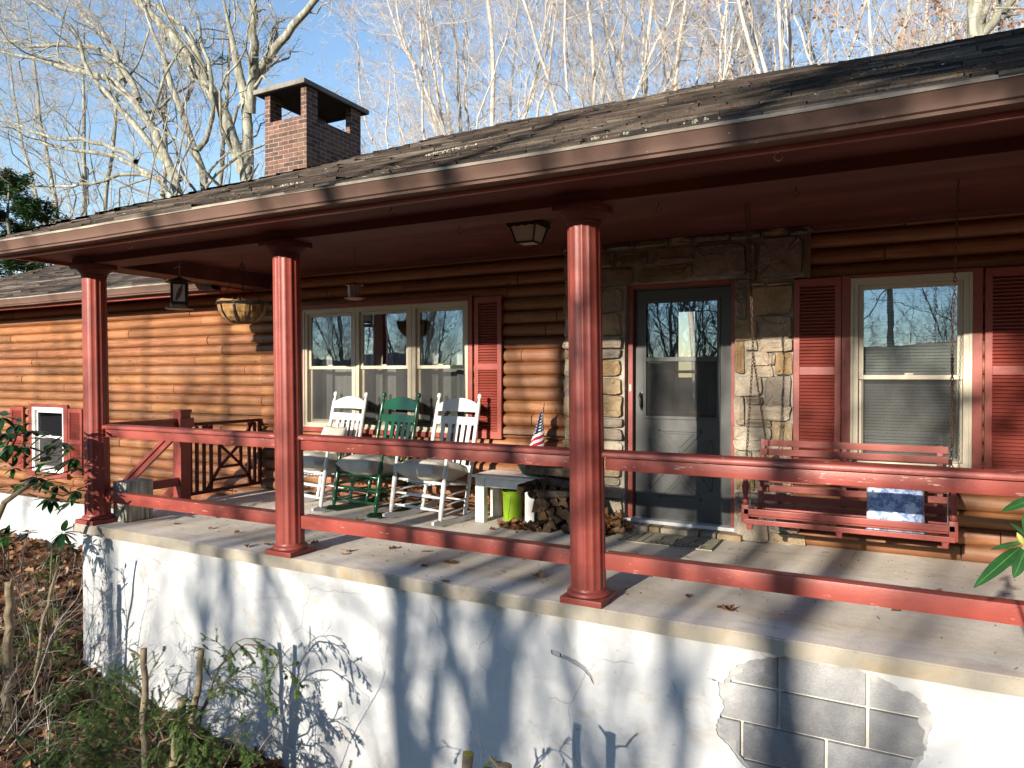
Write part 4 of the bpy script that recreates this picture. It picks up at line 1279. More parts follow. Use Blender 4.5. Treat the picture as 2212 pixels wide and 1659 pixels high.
def trim(x0, x1, z0, z1, w=0.055, top=0.05, bot=0.06):
    m = MB(); ya = 5.953
    m.hull([(x0 - w, x0 - .007), (ya, 6.04), (z0 - bot, z1 + top)], .003); m.hull([(x1 + .007, x1 + w), (ya, 6.04), (z0 - bot, z1 + top)], .003)
    m.hull([(x0 - .0075, x1 + .0075), (ya + .0006, 6.04), (z1 + .0065, z1 + top)], .003)
    m.hull([(x0 - w - .01, x1 + w + .01), (ya - .018, 6.04), (z0 - bot, z0 - .0065)], .004)
    m.build('window_trim', M['red'], house)
trim(-5.806, -3.65, 0.772, 2.068, 0.055, 0.055, 0.055); trim(-0.247, 0.521, .66, 2.068, .066, .03, .05); trim(-11.19, -10.414, -.06, .87, .10, .05, .08)
def shutter(x0, x1, z0, z1, zmid):
    m = MB(); ya, yb = 5.945, 5.975; fw = 0.045
    m.hull([(x0, x0 + fw), (ya, yb), (z0, z1)], .003); m.hull([(x1 - fw, x1), (ya, yb), (z0, z1)], .003)
    for a, b in ((z0, z0 + .07), (zmid - .032, zmid + .032), (z1 - .06, z1)):
        m.hull([(x0 + fw - .001, x1 - fw + .001), (ya + .0006, yb), (a, b)], .003)
    m.box(x0 + fw, x1 - fw, ya + .026, yb - .001, z0 + .06, z1 - .05)
    so_ = m.build('shutter', M['red'], house)
    l = MB()
    for a, b in ((z0 + .07, zmid - .032), (zmid + .032, z1 - .06)):
        n = int((b - a) / 0.0255); d = (b - a) / n
        for i in range(n):
            zc = a + d * (i + .5)
            l.bar((x0 + fw, ya + .014, zc), (x1 - fw, ya + .014, zc), 0.030, 0.005, up=(0, -0.55, 0.83))
    l.build('louvre', M['red'], so_)
shutter(-3.567, -3.266, 0.73, 2.10, 1.425); shutter(-6.17, -5.88, .73, 2.10, 1.425)
shutter(-0.655, -0.316, .62, 2.09, 1.375); shutter(0.60, 0.935, .62, 2.09, 1.375)
shutter(-11.77, -11.42, -.06, .87, .40); shutter(-10.29, -9.96, -.06, .87, .40)
# ================================================================== PORCH THINGS
def turned(mb, p0, p1, prof, n=14):
    # prof: list (t, r) along p0->p1
    p0 = Vector(p0); p1 = Vector(p1); L = (p1 - p0).length; d = (p1 - p0).normalized()
    q = Vector((0, 0, 1)).rotation_difference(d)
    vs = []; fs = []
    for t, r in prof:
        for k in range(n):
            a = 2 * PI * k / n
            vs.append((p0 + q @ Vector((r * math.cos(a), r * math.sin(a), t * L)))[:])
    m = len(prof)
    for i in range(m - 1):
        for k in range(n): fs.append((i * n + k, i * n + (k + 1) % n, (i + 1) * n + (k + 1) % n, (i + 1) * n + k))
    fs.append(tuple(range(n - 1, -1, -1))); fs.append(tuple((m - 1) * n + k for k in range(n)))
    mb.add(vs, fs)
POST = [(0, .012), (.02, .019), (.10, .021), (.105, .018), (.11, .021), (.22, .021), (.225, .018), (.23, .021), (.42, .021), (.44, .016), (.45, .021), (.56, .024), (.58, .019), (.6, .021), (.72, .021), (.735, .017), (.745, .021), (.90, .020), (.925, .017), (.94, .011), (.95, .011), (.96, .018), (.975, .0225), (.99, .0205), (1.0, .008)]
LEG = [(0, .011), (.06, .018), (.13, .021), (.16, .021), (.165, .018), (.17, .021), (.42, .021), (.425, .018), (.43, .022), (.60, .023), (.63, .018), (.65, .013), (.67, .020), (.74, .025), (.80, .022), (.86, .014), (.90, .017), (1.0, .015)]
def rocking_chair(paint, label):
    root = empty('rocking_chair', (0, 0, 0), 0, label, 'rocking chair', 'slatted rocking chairs in a row under the triple window')
    Mt = M[paint]
    hw = 0.315     # half width at the front legs
    hb = 0.262     # half width at the back posts
    tilt = 0.20
    def T(y, z): return (y * math.cos(tilt) + z * math.sin(tilt) - 0.03, -y * math.sin(tilt) * 0.25 + z * math.cos(tilt) + 0.015)
    def P3(x, y, z):
        a = T(y, z); return (x, a[0], a[1])
    # rockers
    for s in (-1, 1):
        m = MB(); R = 1.25; n = 14; vs = []; fs = []
        for i in range(n + 1):
            a = -0.235 + 0.60 * i / n
            yy = R * math.sin(a) - 0.03; zz = R * (1 - math.cos(a)) + 0.001
            x = s * (hw - 0.03 * max(0, i / n))
            hh = 0.048 if 0 < i < n else 0.026
            for dx, dz in ((-.014, 0), (.014, 0), (.014, hh), (-.014, hh)): vs.append((x + dx, yy, zz + dz))
        for i in range(n):
            for j in range(4): fs.append((i * 4 + j, i * 4 + (j + 1) % 4, (i + 1) * 4 + (j + 1) % 4, (i + 1) * 4 + j))
        fs += [(3, 2, 1, 0), tuple(n * 4 + k for k in range(4))]
        m.add(vs, fs); m.build('rocker', Mt, root)
    fy, by = -0.235, 0.165
    for s in (-1, 1):
        m = MB(); turned(m, (s * hw, fy + 0.005, 0.048), P3(s * hw, fy, 0.60), LEG); m.build('front_leg', Mt, root, angle=50)
        m = MB(); turned(m, (s * (hb + .012), by - 0.02, 0.045), (s * hb, by + 0.215, 1.165), POST); m.build('back_post', Mt, root, angle=50)
    def bp(t): return (by - 0.02 + 0.235 * t, 0.045 + 1.12 * t)   # back post (y,z)
    # stretchers
    ST_ = [(0, .009), (.1, .010), (.28, .014), (.3, .010), (.32, .015), (.5, .0165), (.68, .015), (.7, .010), (.72, .014), (.9, .010), (1, .009)]
    for z in (0.135, 0.245):
        m = MB(); a = P3(0, fy, z)
        turned(m, (-hw, fy + .02 + z * .2, z), (hw, fy + .02 + z * .2, z), ST_, 12); m.build('stretcher', Mt, root, angle=50)
    for s in (-1, 1):
        for z in (0.11, 0.19, 0.27):
            m = MB(); y1 = fy + .02 + z * .2; y2, _ = bp((z - .045) / 1.12)
            m.tube([(s * hw, y1, z), (s * (hb + .01), y2, z + .01)], .009, 8); m.build('stretcher', Mt, root, smooth=True)
    m = MB(); y2, _ = bp(.12); m.tube([(-hb, y2, .18), (hb, y2, .18)], .009, 8); m.build('stretcher', Mt, root, smooth=True)
    # seat: rails plus slats
    fz, bz = 0.385, 0.335
    yf = fy + .02 + fz * .2 ; yb = bp((bz - .045) / 1.12)[0]
    m = MB()
    turned(m, (-hw, yf, fz - .015), (hw, yf, fz - .015), [(0, .013), (.5, .016), (1, .013)], 12)
    m.tube([(-hb, yb, bz), (hb, yb, bz)], .013, 10)
    for s in (-1, 1): m.tube([(s * (hw - .01), yf, fz - .01), (s * (hb), yb, bz - .005)], .013, 10)
    m.build('seat_frame', Mt, root, smooth=True)
    m = MB(); n = 11
    for i in range(n):
        x = -hw + .045 + (2 * hw - .09) * i / (n - 1); xb_ = x * hb / hw
        sag = .030 * (1 - (2 * i / (n - 1) - 1) ** 2)
        pts = []
        for q in range(7):
            t = q / 6
            pts.append((x + (xb_ - x) * t, yf - .018 + (yb - yf + .02) * t, fz + .008 - sag + (bz - fz) * t - .012 * math.sin(PI * t) + (-.02 if q == 0 else 0)))
        for a, b in zip(pts[:-1], pts[1:]): m.bar(a, b, .034, .006)
    m.build('seat', Mt, root)
    # back: crest, two rails, slats
    def board(t0, t1, crest=0.0, th=.016, name='back_rail'):
        m = MB(); n = 16; vs = []; fs = []
        for i in range(n + 1):
            u = 2 * i / n - 1
            x = u * (hb - .012)
            bow = .028 * (1 - u * u)
            y0_, z0_ = bp(t0); y1_, z1_ = bp(t1)
            zt = z1_ + crest * (math.cos(u * PI / 2) ** 0.8 - 0.0) if crest else z1_
            for (yy, zz) in ((y0_ + bow, z0_), (y1_ + bow + crest * .15, zt)):
                vs.append((x, yy - th / 2, zz)); vs.append((x, yy + th / 2, zz))
        for i in range(n):
            a = i * 4; b = a + 4
            fs += [(a, b, b + 2, a + 2), (a + 1, a + 3, b + 3, b + 1), (a + 2, b + 2, b + 3, a + 3), (a, a + 1, b + 1, b)]
        fs += [(0, 2, 3, 1), (n * 4, n * 4 + 1, n * 4 + 3, n * 4 + 2)]
        m.add(vs, fs); m.build(name, Mt, root, angle=40)
    board(.845, .905, .062, name='crest_rail'); board(.735, .80, name='back_rail'); board(.33, .40, name='back_rail')
    m = MB()
    for i in range(5):
        u = (i - 2) * 0.33; x = u * (hb - .012); bow = .028 * (1 - u * u)
        a = bp(.39); b = bp(.745)
        m.bar((x * .96, a[0] + bow, a[1]), (x * 1.04, b[0] + bow, b[1]), .046, .010, up=(0, -1, .25), bev=.002)
    m.build('back_slat', Mt, root)
    # arms
    for s in (-1, 1):
        m = MB(); a = P3(s * hw, fy, .605); y2, z2 = bp(.545)
        m.bar((s * (hw + .005), a[1] - .045, a[2] + .005), (s * (hb + .02), y2 + .01, z2), .062, .020, bev=.005); m.build('armrest', Mt, root)
    return root
def cushion(loc, rz, label, w=.46, d=.44, h=.085, tilt=0.0, seed=0, name='seat_cushion', mat='cushion', grp=None, cat='cushion', rx=0.0):
    bm = bmesh.new(); r = random.Random(seed)
    n = 22
    def surf(top):
        g = []
        for i in range(n + 1):
            row = []
            for j in range(n + 1):
                u = 2 * i / n - 1; v = 2 * j / n - 1
                e = (1 - abs(u) ** 3.2) * (1 - abs(v) ** 3.2)
                k = max(0, e) ** 0.42
                pin = 1 - .045 * (1 - (abs(u) * abs(v)) ** 1.0) * (abs(u) ** 6 + abs(v) ** 6)
                z = (h / 2) * k * (1 if top else -1)
                wr = .0035 * math.sin(u * 9 + v * 4 + seed) * k + .003 * math.sin(v * 15 - u * 3) * k * (1 - k * .3)
                row.append((u * w / 2 * pin, v * d / 2 * pin, z + (wr if top else wr * .5)))
            g.append(row)
        return g
    for top in (True, False):
        g = surf(top); vv = [[bm.verts.new(p) for p in row] for row in g]
        for i in range(n):
            for j in range(n):
                bm.faces.new((vv[i][j], vv[i + 1][j], vv[i + 1][j + 1], vv[i][j + 1]))
    bmesh.ops.remove_doubles(bm, verts=bm.verts[:], dist=0.0004)
    bmesh.ops.recalc_face_normals(bm, faces=bm.faces[:])
    me = bpy.data.meshes.new(name); bm.to_mesh(me); bm.free()
    me.polygons.foreach_set('use_smooth', [True] * len(me.polygons)); me.materials.append(M[mat])
    o = bpy.data.objects.new(name, me); COL.objects.link(o)
    o.location = loc; o.rotation_euler = (tilt, rx, rz)
    tag(o, label, cat, grp)
    return o
white = rocking_chair('white_paint', 'white rocking chair farthest from the small side table, partly behind the column')
CH = [(-5.13, 5.505, -.21), (-4.46, 5.50, -.20), (-3.745, 5.485, -.17)]
white.location = (CH[0][0], CH[0][1], 0.0); white.rotation_euler = (0, 0, CH[0][2])
green = rocking_chair('green_paint', 'dark green rocking chair between the two white ones')
green.location = (CH[1][0], CH[1][1], 0.0); green.rotation_euler = (0, 0, CH[1][2])
w2 = copy_tree(white); w2['label'] = 'white rocking chair standing next to the small side table'
w2.location = (CH[2][0], CH[2][1], 0.0); w2.rotation_euler = (0, 0, CH[2][2])
CG = 'beige seat cushions on the rocking chairs'
for (x, y, a), lb, sd in zip(CH, ('beige cushion on the white rocking chair partly behind the column', 'plump beige cushion on the green rocking chair', 'beige cushion on the white rocking chair next to the side table'), (1, 2, 3)):
    cushion((x + 0.0, y - .02, .462), a, lb, .51, .47, .20, -.10, sd, grp=CG)
    # a second pad leans against the back
cushion((CH[0][0] + .03, CH[0][1] + .08, .60), CH[0][2], 'beige pad propped against the back of the white chair by the column', .36, .46, .13, 1.15, 6, grp=CG)

# ---- side table
tb = empty('side_table', (0, 0, 0), 0, 'low weathered white slatted side table beside the firewood', 'table')
m = MB(); tx0, tx1, ty0, ty1 = -3.365, -2.70, 5.555, 5.955
n = 6; dw = (ty1 - ty0) / n
for i in range(n): m.hull([(tx0, tx1), (ty0 + i * dw + .003, ty0 + (i + 1) * dw - .003), (.412, .434)], .004)
m.build('tabletop', M['table_paint'], tb)
m = MB(); m.hull([(tx0 + .06, tx1 - .06), (ty0 + .035, ty0 + .055), (.325, .411)], .002); m.hull([(tx0 + .06, tx1 - .06), (ty1 - .06, ty1 - .04), (.325, .411)], .002)
m.hull([(tx0 + .05, tx0 + .07), (ty0 + .05, ty1 - .05), (.325, .411)], .002); m.hull([(tx1 - .07, tx1 - .05), (ty0 + .05, ty1 - .05), (.325, .411)], .002)
m.build('apron', M['table_paint'], tb)
for (a, b) in ((tx0 + .03, ty0 + .02), (tx1 - .125, ty0 + .02), (tx0 + .03, ty1 - .10), (tx1 - .125, ty1 - .10)):
    m = MB(); m.hull([(a, a + .092), (b, b + .07), (.001, .411)], .004); m.build('leg', M['table_paint'], tb)
# ---- pot and flag
m = MB(); m.lathe([(0, 0), (.105, 0), (.135, .02), (.17, .075), (.178, .095), (.178, .105), (.17, .105), (.162, .09), (0, .085)], (-2.80, 5.77, .4345), 40)
tag(m.build('plant_bowl', M['pot'], None, angle=40), 'wide shallow dark green plant bowl on the white side table', 'bowl')
fl_ = empty('small_flag', (-2.79, 5.765, .52), 0, 'small stars and stripes flag drooping on a thin stick in the dark bowl', 'flag')
m = MB(); p0 = Vector((-.012, 0, 0)); p1 = Vector((.055, 0.02, .565)); m.tube([p0, p1], .0042, 8); m.tube([p1, p1 + (p1 - p0).normalized() * .012], [.006, .001], 8); m.build('flag_stick', M['wood_raw'], fl_)
m = MB(); nu, nv = 30, 26; vs = []; uv = []; fs = []
d = (p1 - p0)
for i in range(nu + 1):
    u = i / nu
    for j in range(nv + 1):
        v = j / nv
        hp = p0 + d * (.36 + .60 * v)
        # fabric hangs down and folds: left flap in front, right flap behind the stick
        ang = 1.0 * math.sin(u * 7.0 + .6 * v)
        fall = u * (.20 + .10 * (1 - v))
        spread = (.02 + .075 * (1 - v)) 
        x = hp.x - .15 * u ** .8 * (1.05 - .85 * v) * 1.25 + .032 * math.sin(u * 8.5 + v * 1.2) * u ** .3
        if u < .28: x = hp.x + (.045 * math.sin(u / .28 * PI)) * (1.2 - v) 
        y = hp.y - .012 + .022 * math.cos(u * 8.5 + v * 2)
        z = hp.z - fall * (.95 if u > .28 else .8)
        vs.append((x, y, z)); uv.append((u, v))
for i in range(nu):
    for j in range(nv): fs.append((i * (nv + 1) + j, (i + 1) * (nv + 1) + j, (i + 1) * (nv + 1) + j + 1, i * (nv + 1) + j + 1))
m.add(vs, fs); m.uv = uv; m.build('flag_cloth', M['flag'], fl_, smooth=True)
# ---- lime pot under the table
m = MB(); m.lathe([(0, 0), (.072, 0), (.084, .02), (.087, .10), (.092, .26), (.097, .265), (.097, .275), (.09, .275), (.08, .03), (0, .03)], (-3.05, 5.77, .001), 32)
for k in range(1):
    m.bar((-3.055, 5.680, .03), (-3.02, 5.677, .235), .003, .004)
tag(m.build('lime_bucket', M['lime'], None, angle=40), 'bright lime green plastic bucket on the floor under the side table', 'bucket')

# ---- firewood
M['log_end'] = bark('split_wood', (0.025, 0.017, 0.012), (0.065, 0.043, 0.026), (0.17, 0.105, 0.055), 8, 1.0, .4)
M['fire_bark'] = bark('firewood_bark', (0.018, 0.013, 0.010), (0.045, 0.034, 0.026), (0.11, 0.085, 0.065), 10, 1, .3)
r_ = random.Random(31)
def firewood(c, L, R, ax, seed, label, grp):
    r = random.Random(seed)
    kind = r.random()
    a0 = r.random() * 6.28
    pts = []
    if kind < .75:   # split wedge: arc of bark and two split faces
        span = r.uniform(1.3, 2.2)
        arc = [(R * 1.25 * math.cos(a0 + span * (t / 5 - .5)), R * 1.25 * math.sin(a0 + span * (t / 5 - .5))) for t in range(6)]
        apex = (-R * .75 * math.cos(a0), -R * .75 * math.sin(a0))
        m1 = [((arc[-1][0] * (1 - t) + apex[0] * t) + r.uniform(-.006, .006), (arc[-1][1] * (1 - t) + apex[1] * t) + r.uniform(-.006, .006)) for t in (.33, .66)]
        m2 = [((arc[0][0] * t + apex[0] * (1 - t)) + r.uniform(-.006, .006), (arc[0][1] * t + apex[1] * (1 - t)) + r.uniform(-.006, .006)) for t in (.33, .66)]
        pts = arc + m1 + [apex] + m2; nb = 5
    else:
        pts = [(R * .9 * math.cos(6.28 * k / 11) * r.uniform(.9, 1.1), R * .9 * math.sin(6.28 * k / 11) * r.uniform(.9, 1.1)) for k in range(11)]; nb = 11
    n = len(pts); m = MB(); vs = []; fs = []; ns = 7
    q = Vector((0, 0, 1)).rotation_difference(Vector(ax).normalized())
    for i in range(ns):
        t = i / (ns - 1) - .5; tw = .10 * t * r.uniform(-1, 1)
        for (a, b) in pts:
            p = Vector((a * math.cos(tw) - b * math.sin(tw) + r.uniform(-.003, .003), a * math.sin(tw) + b * math.cos(tw) + r.uniform(-.003, .003), L * t + (r.uniform(-.006, .006) if i in (0, ns - 1) else 0)))
            vs.append(tuple(Vector(c) + q @ p))
    mi = []
    for i in range(ns - 1):
        for k in range(n):
            fs.append((i * n + k, i * n + (k + 1) % n, (i + 1) * n + (k + 1) % n, (i + 1) * n + k)); mi.append(0 if k < nb else 1)
    fs += [tuple(range(n - 1, -1, -1)), tuple((ns - 1) * n + k for k in range(n))]; mi += [1, 1]
    m.add(vs, fs); m.mi = mi
    o = m.build('firewood_log', [M['fire_bark'], M['log_end']], None)
    return tag(o, label, 'firewood', grp)
FG = 'split firewood stacked between the side table and the door'
k = 0
for row in range(6):
    n = (7, 6, 6, 6, 5, 4)[row]
    for i in range(n):
        x = -2.665 + i * .090 + (row % 2) * .045 + r_.uniform(-.012, .012) - (.02 if row > 2 else 0) ; z = .048 + row * .068 + r_.uniform(-.006, .006)
        y = 5.68 + r_.uniform(-.05, .03) - .03 * (row == 0)
        if row >= 3: x -= .02
        firewood((x, y, z), r_.uniform(.34, .42), r_.uniform(.042, .054), (r_.uniform(-.12, .12), 1, r_.uniform(-.06, .06)), 100 + k, 'split firewood log in the dark stack between the white table and the door', FG); k += 1
firewood((-2.53, 5.50, .495), .46, .050, (1, .12, -.05), 903, 'long bark covered log lying crosswise on top of the firewood', FG)
firewood((-2.35, 5.47, .44), .42, .045, (1, -.10, -.10), 915, 'pale split log lying crosswise just under the top of the firewood', FG)
firewood((-2.43, 5.46, .345), .40, .040, (1, -.06, .12), 931, 'rough split log lying crosswise halfway down the firewood front', FG)
firewood((-2.72, 5.44, .40), .26, .042, (.25, 1, .1), 927, 'dark split log jutting out left over the table edge of the firewood', FG)

# ---- doormat with lettering and line marks
mt = MB(); mt.hull([(-1.925, -1.175), (5.470, 5.868), (.0015, .011)], .003)
dm = mt.build('doormat', simple('doormat_cloth', (0.42, 0.40, 0.29), .95, .25, 14, 0, .6, 120), None)
tag(dm, 'pale worn doormat with black lettering in front of the door', 'doormat')
M['ink'] = simple('mat_ink', (0.02, 0.02, 0.018), .9, .1)
m = MB()
def ml(a, b, w=.009): m.bar((a[0], a[1], .0118), (b[0], b[1], .0118), w, .0012)
ml((-1.925, 5.474), (-1.175, 5.474), .012); ml((-1.179, 5.474), (-1.179, 5.866), .010)
for x in (-1.87, -1.80, -1.735): ml((x, 5.50), (x + .01, 5.80), .008)
for (x, y) in ((-1.84, 5.72), (-1.80, 5.78), (-1.62, 5.74), (-1.5, 5.70), (-1.35, 5.72), (-1.28, 5.66)):
    ml((x - .03, y), (x + .03, y + .005), .007)
    ml((x, y - .08), (x, y + .05), .007)
for x in (-1.66, -1.54, -1.43): ml((x, 5.60), (x + .05, 5.60), .007); ml((x + .05, 5.60), (x + .05, 5.68), .007)
m.build('mat_marking', M['ink'], dm)
cu = bpy.data.curves.new('txt', 'FONT'); cu.body = 'WELCOME'; cu.size = .085; cu.extrude = .0006; cu.space_character = 1.12
to = bpy.data.objects.new('txt', cu); COL.objects.link(to)
dg = bpy.context.evaluated_depsgraph_get(); me = bpy.data.meshes.new_from_object(to.evaluated_get(dg))
me.name = 'lettering'; lo = bpy.data.objects.new('lettering', me); COL.objects.link(lo); bpy.data.objects.remove(to, do_unlink=True)
me.materials.clear(); me.materials.append(M['ink']); lo.location = (-1.68, 5.495, .0122); lo.parent = dm

# ---- porch swing
sw = empty('porch_swing', (0, 0, 0), 0, 'dark red slatted wooden porch swing hanging on rusty chains before the right hand window', 'porch swing')
sx0, sx1 = -0.855, 0.345
MR = M['red']
m = MB()
for (za, zb, ya, yb) in ((.405, .445, 4.945, 4.968), (.345, .378, 4.935, 4.958)):
    m.hull([(sx0 + .0, sx1 + .015), (ya, yb), (za, zb)], .004)
m.build('front_rail', MR, sw)
for x in (sx0 + .035, -.27, sx1 - .035):
    m = MB(); m.hull([(x - .02, x + .02), (4.96, 5.45), (.33, .372)], .004); m.hull([(x - .018, x + .018), (4.962, 5.0), (.30, .345)], .008)
    m.bar((x, 5.42, .34), (x, 5.56, .865), .036, .03, up=(0, -1, .2), bev=.004); m.build('support', MR, sw)
m = MB()
for i in range(8):
    y = 4.99 + i * .058; z = .388 - .022 * math.sin(i / 7 * PI) 
    m.hull([(sx0 + .01, sx1), (y - .021, y + .021), (z, z + .016)], .003)
m.build('seat', MR, sw)
for i in range(-1, 7):
    t = i / 6; z = .455 + t * .385; y = 5.415 + t * .125
    # slats run along x: width in z
    mm = MB(); mm.hull([(sx0 + .045 - (.02 if i % 2 else 0), sx1 + .015), (y - .008, y + .008), (z - .0235, z + .0235)], .003)
    mm.build('back_slat', MR, sw)
for x, s in ((sx0 + .01, -1), (sx1 + .005, 1)):
    m = MB()
    m.hull([(x - .024, x + .024), (4.945, 4.985), (.35, .47)], .004)
    turned(m, (x, 4.965, .47), (x, 4.965, .665), [(0, .012), (.05, .020), (.15, .022), (.25, .013), (.45, .021), (.65, .024), (.85, .014), (.95, .019), (1, .016)], 12)
    m.build('arm_post', MR, sw, angle=50)
    m = MB(); m.hull([(x - .032, x + .032), (4.93, 5.50), (.665, .687)], .005); m.build('armrest', MR, sw)
    m = MB(); m.tube([(x + (-s) * .028, 4.968, .39), (x + (-s) * .028, 4.968, .70)], .004, 8); m.build('steel_rod', M['silver'], sw)
def chain(p0, p1, pitch=.026, wr=.0026):
    p0 = Vector(p0); p1 = Vector(p1); L = (p1 - p0).length; n = max(2, int(L / pitch)); d = (p1 - p0).normalized()
    q = Vector((0, 0, 1)).rotation_difference(d); m = MB()
    for i in range(n):
        c = p0 + d * (L * (i + .5) / n); a = PI / 2 * (i % 2) + .25
        pts = []
        for k in range(9):
            t = 2 * PI * k / 8; px = .0075 * math.cos(t); pz = (L / n * .62) * math.sin(t)
            pts.append(c + q @ Vector((px * math.cos(a), px * math.sin(a), pz)))
        m.tube(pts, wr, 5, cap=False)
    return m
def multi_chain(segs, par, hook=None):
    m = MB()
    for a, b in segs:
        c = chain(a, b); m.add(c.v, c.f)
    if hook:
        h = Vector(hook); m.tube([h + Vector((.012 * math.cos(t), 0, .016 * math.sin(t))) for t in [k * .6 for k in range(9)]], .0035, 6)
    m.build('chain', M['rust'], par, smooth=True)
multi_chain([((-.835, 5.0, 2.498), (-.822, 5.10, 1.49)), ((-.822, 5.10, 1.49), (-.845, 4.965, .70)), ((-.822, 5.10, 1.49), (-.80, 5.545, .86)), ((-.80, 5.545, .86), (-.80, 5.53, .66))], sw, (-.83, 4.96, .815))
multi_chain([((.362, 4.96, 2.498), (.345, 5.07, 1.49)), ((.345, 5.07, 1.49), (.338, 4.965, .70)), ((.345, 5.07, 1.49), (.385, 5.545, .87))], sw, (.335, 4.96, .79))
multi_chain([((-.862, 5.0, 2.498), (-.84, 5.05, 2.06)), ((-.84, 5.05, 2.06), (-.826, 5.085, 1.75))], sw)
# ---- pillow on the swing
cushion((.045, 5.115, .525), .03, 'blue and white floral pillow leaning on the porch swing', .335, .38, .13, 1.12, 9, name='floral_pillow', mat='pillow', cat='pillow', rx=0.0)

# ---- ceiling light
lp = empty('ceiling_light', (-2.40, 4.80, 2.5), 0, 'square black ceiling lantern with frosted panes, unlit, under the porch ceiling', 'ceiling light')
m = MB(); m.hull([(-.122, .122), (-.122, .122), (-.028, -.001)], .004)
for k in range(4):
    R4 = Matrix.Rotation(k * PI / 2, 4, 'Z')
    vs = []; n = 18
    for i in range(n + 1):
        u = -.122 + .244 * i / n; z = -.04 - .010 * abs(math.sin(i / n * PI * 4)) - .004
        for (yy, zz) in ((-.123, -.02), (-.123, z)): vs.append((R4 @ Vector((u, yy, zz)))[:]); vs.append((R4 @ Vector((u, yy + .004, zz)))[:])
    fs = []
    for i in range(n):
        a = i * 4; b = a + 4; fs += [(a, b, b + 2, a + 2), (a + 1, a + 3, b + 3, b + 1), (a + 2, b + 2, b + 3, a + 3)]
    m.add(vs, fs)
m.build('canopy', M['black'], lp)
m = MB(); t, b_ = .108, .072; zt, zb = -.035, -.165
for (i, j) in ((-1, -1), (1, -1), (1, 1), (-1, 1)): m.bar((i * t, j * t, zt), (i * b_, j * b_, zb), .012, .012)
for (i, j, k2, l2) in ((-1, -1, 1, -1), (1, -1, 1, 1), (1, 1, -1, 1), (-1, 1, -1, -1)): m.bar((i * b_, j * b_, zb), (k2 * b_, l2 * b_, zb), .012, .013)
m.build('frame', M['black'], lp)
m = MB(); t2, b2_ = .103, .069
m.add([(-t2, -t2, zt), (t2, -t2, zt), (t2, t2, zt), (-t2, t2, zt), (-b2_, -b2_, zb), (b2_, -b2_, zb), (b2_, b2_, zb), (-b2_, b2_, zb)], [(0, 1, 5, 4), (1, 2, 6, 5), (2, 3, 7, 6), (3, 0, 4, 7), (4, 5, 6, 7)])
m.build('lamp_glass', M['lamp_glass'], lp)

# ---- lantern style bird feeder
bf = empty('bird_feeder', (-6.10, 4.6, 1.985), .85, 'black bird feeder with round roof and feather pattern, hanging by the left column', 'bird feeder')
m = MB(); m.lathe([(.012, .315), (.035, .302), (.08, .284), (.125, .266), (.130, .256), (.125, .254), (.07, .262), (0, .262)], (0, 0, 0), 32); m.build('roof', M['olive'], bf, angle=40)
m = MB(); m.lathe([(0, 0), (.125, .0), (.13, .006), (.125, .010), (0, .010)], (0, 0, 0), 32); m.build('tray', M['black'], bf, angle=40)
m = MB(); q = .064
for (i, j) in ((-1, -1), (1, -1), (1, 1), (-1, 1)): m.hull([(i * q - .011, i * q + .011), (j * q - .011, j * q + .011), (.008, .262)], .002)
for z in (.012, .05, .235): 
    for s in (-1, 1): m.box(-q, q, s * q - .008, s * q + .008, z, z + .020); m.box(s * q - .008, s * q + .008, -q, q, z, z + .0195)
m.build('frame', M['black'], bf)
M['panel'] = simple('white_panel', (.84, .87, .88), .4, .06, 10)
m = MB(); m.box(-.054, .054, -.069, -.066, .068, .236); m.box(-.054, .054, .066, .069, .068, .236); m.box(-.069, -.066, -.054, .054, .068, .236); m.box(.066, .069, -.054, .054, .068, .236)
pn = m.build('panel', M['panel'], bf)
m = MB(); r_ = random.Random(2)
for i in range(26):
    t = i / 25; x = -.022 + .05 * t; z = .085 + .14 * t; w = .020 * math.sin(PI * (.15 + .8 * t)); 
    m.bar((x - w, -.0705, z + .006 + r_.uniform(-.003, .003)), (x + w, -.0705, z - .006), .0022, .0035, up=(0, 0, 1))
m.bar((-.03, -.0705, .07), (.033, -.0705, .232), .0022, .004)
m.build('feather_pattern', M['black'], pn)
m = MB(); m.tube([(0, 0, .31), (0, 0, .40)], .005, 8); m.tube([(0, 0, .40), (-.01, 0, .415), (0, 0, .43), (.004, 0, .44), (0, 0, .515)], .002, 6)
m.tube([(-.045, -.02, .395), (0, 0, .412), (.02, .01, .415)], .003, 6)
m.build('hanger', M['silver'], bf)

# ---- hanging basket
hb_ = empty('hanging_basket', (-5.29, 4.65, 2.0), 0, 'empty coir lined half round hanging basket on three chains', 'hanging basket')
m = MB(); n = 40; vs = []; fs = []; r_ = random.Random(8)
prof = [(.222, .02), (.220, -.02), (.205, -.075), (.172, -.125), (.125, -.16), (.07, -.176), (0.001, -.18)]
for (r, z) in prof:
    for k in range(n):
        a = 2 * PI * k / n; j = r_.uniform(-.004, .004)
        vs.append(((r + j - .004) * math.cos(a), (r + j - .004) * math.sin(a), z + r_.uniform(-.003, .006) + (.012 * math.sin(a * 3) if z > 0 else 0)))
for i in range(len(prof) - 1):
    for k in range(n): fs.append((i * n + k, i * n + (k + 1) % n, (i + 1) * n + (k + 1) % n, (i + 1) * n + k))
m.add(vs, fs)
for k in range(160):
    a = r_.random() * 6.28; z = r_.choice((.02, .02, .02, r_.uniform(-.16, .02))); rr = .220 * math.sqrt(max(0, 1 - (min(z, 0) / .18) ** 2))
    p = Vector((rr * math.cos(a), rr * math.sin(a), z)); q = p + Vector((r_.uniform(-.02, .02), r_.uniform(-.02, .02), r_.uniform(0, .022)))
    m.bar(p, q, .0016, .0016)
m.build('coir_liner', M['coir'], hb_)
m = MB()
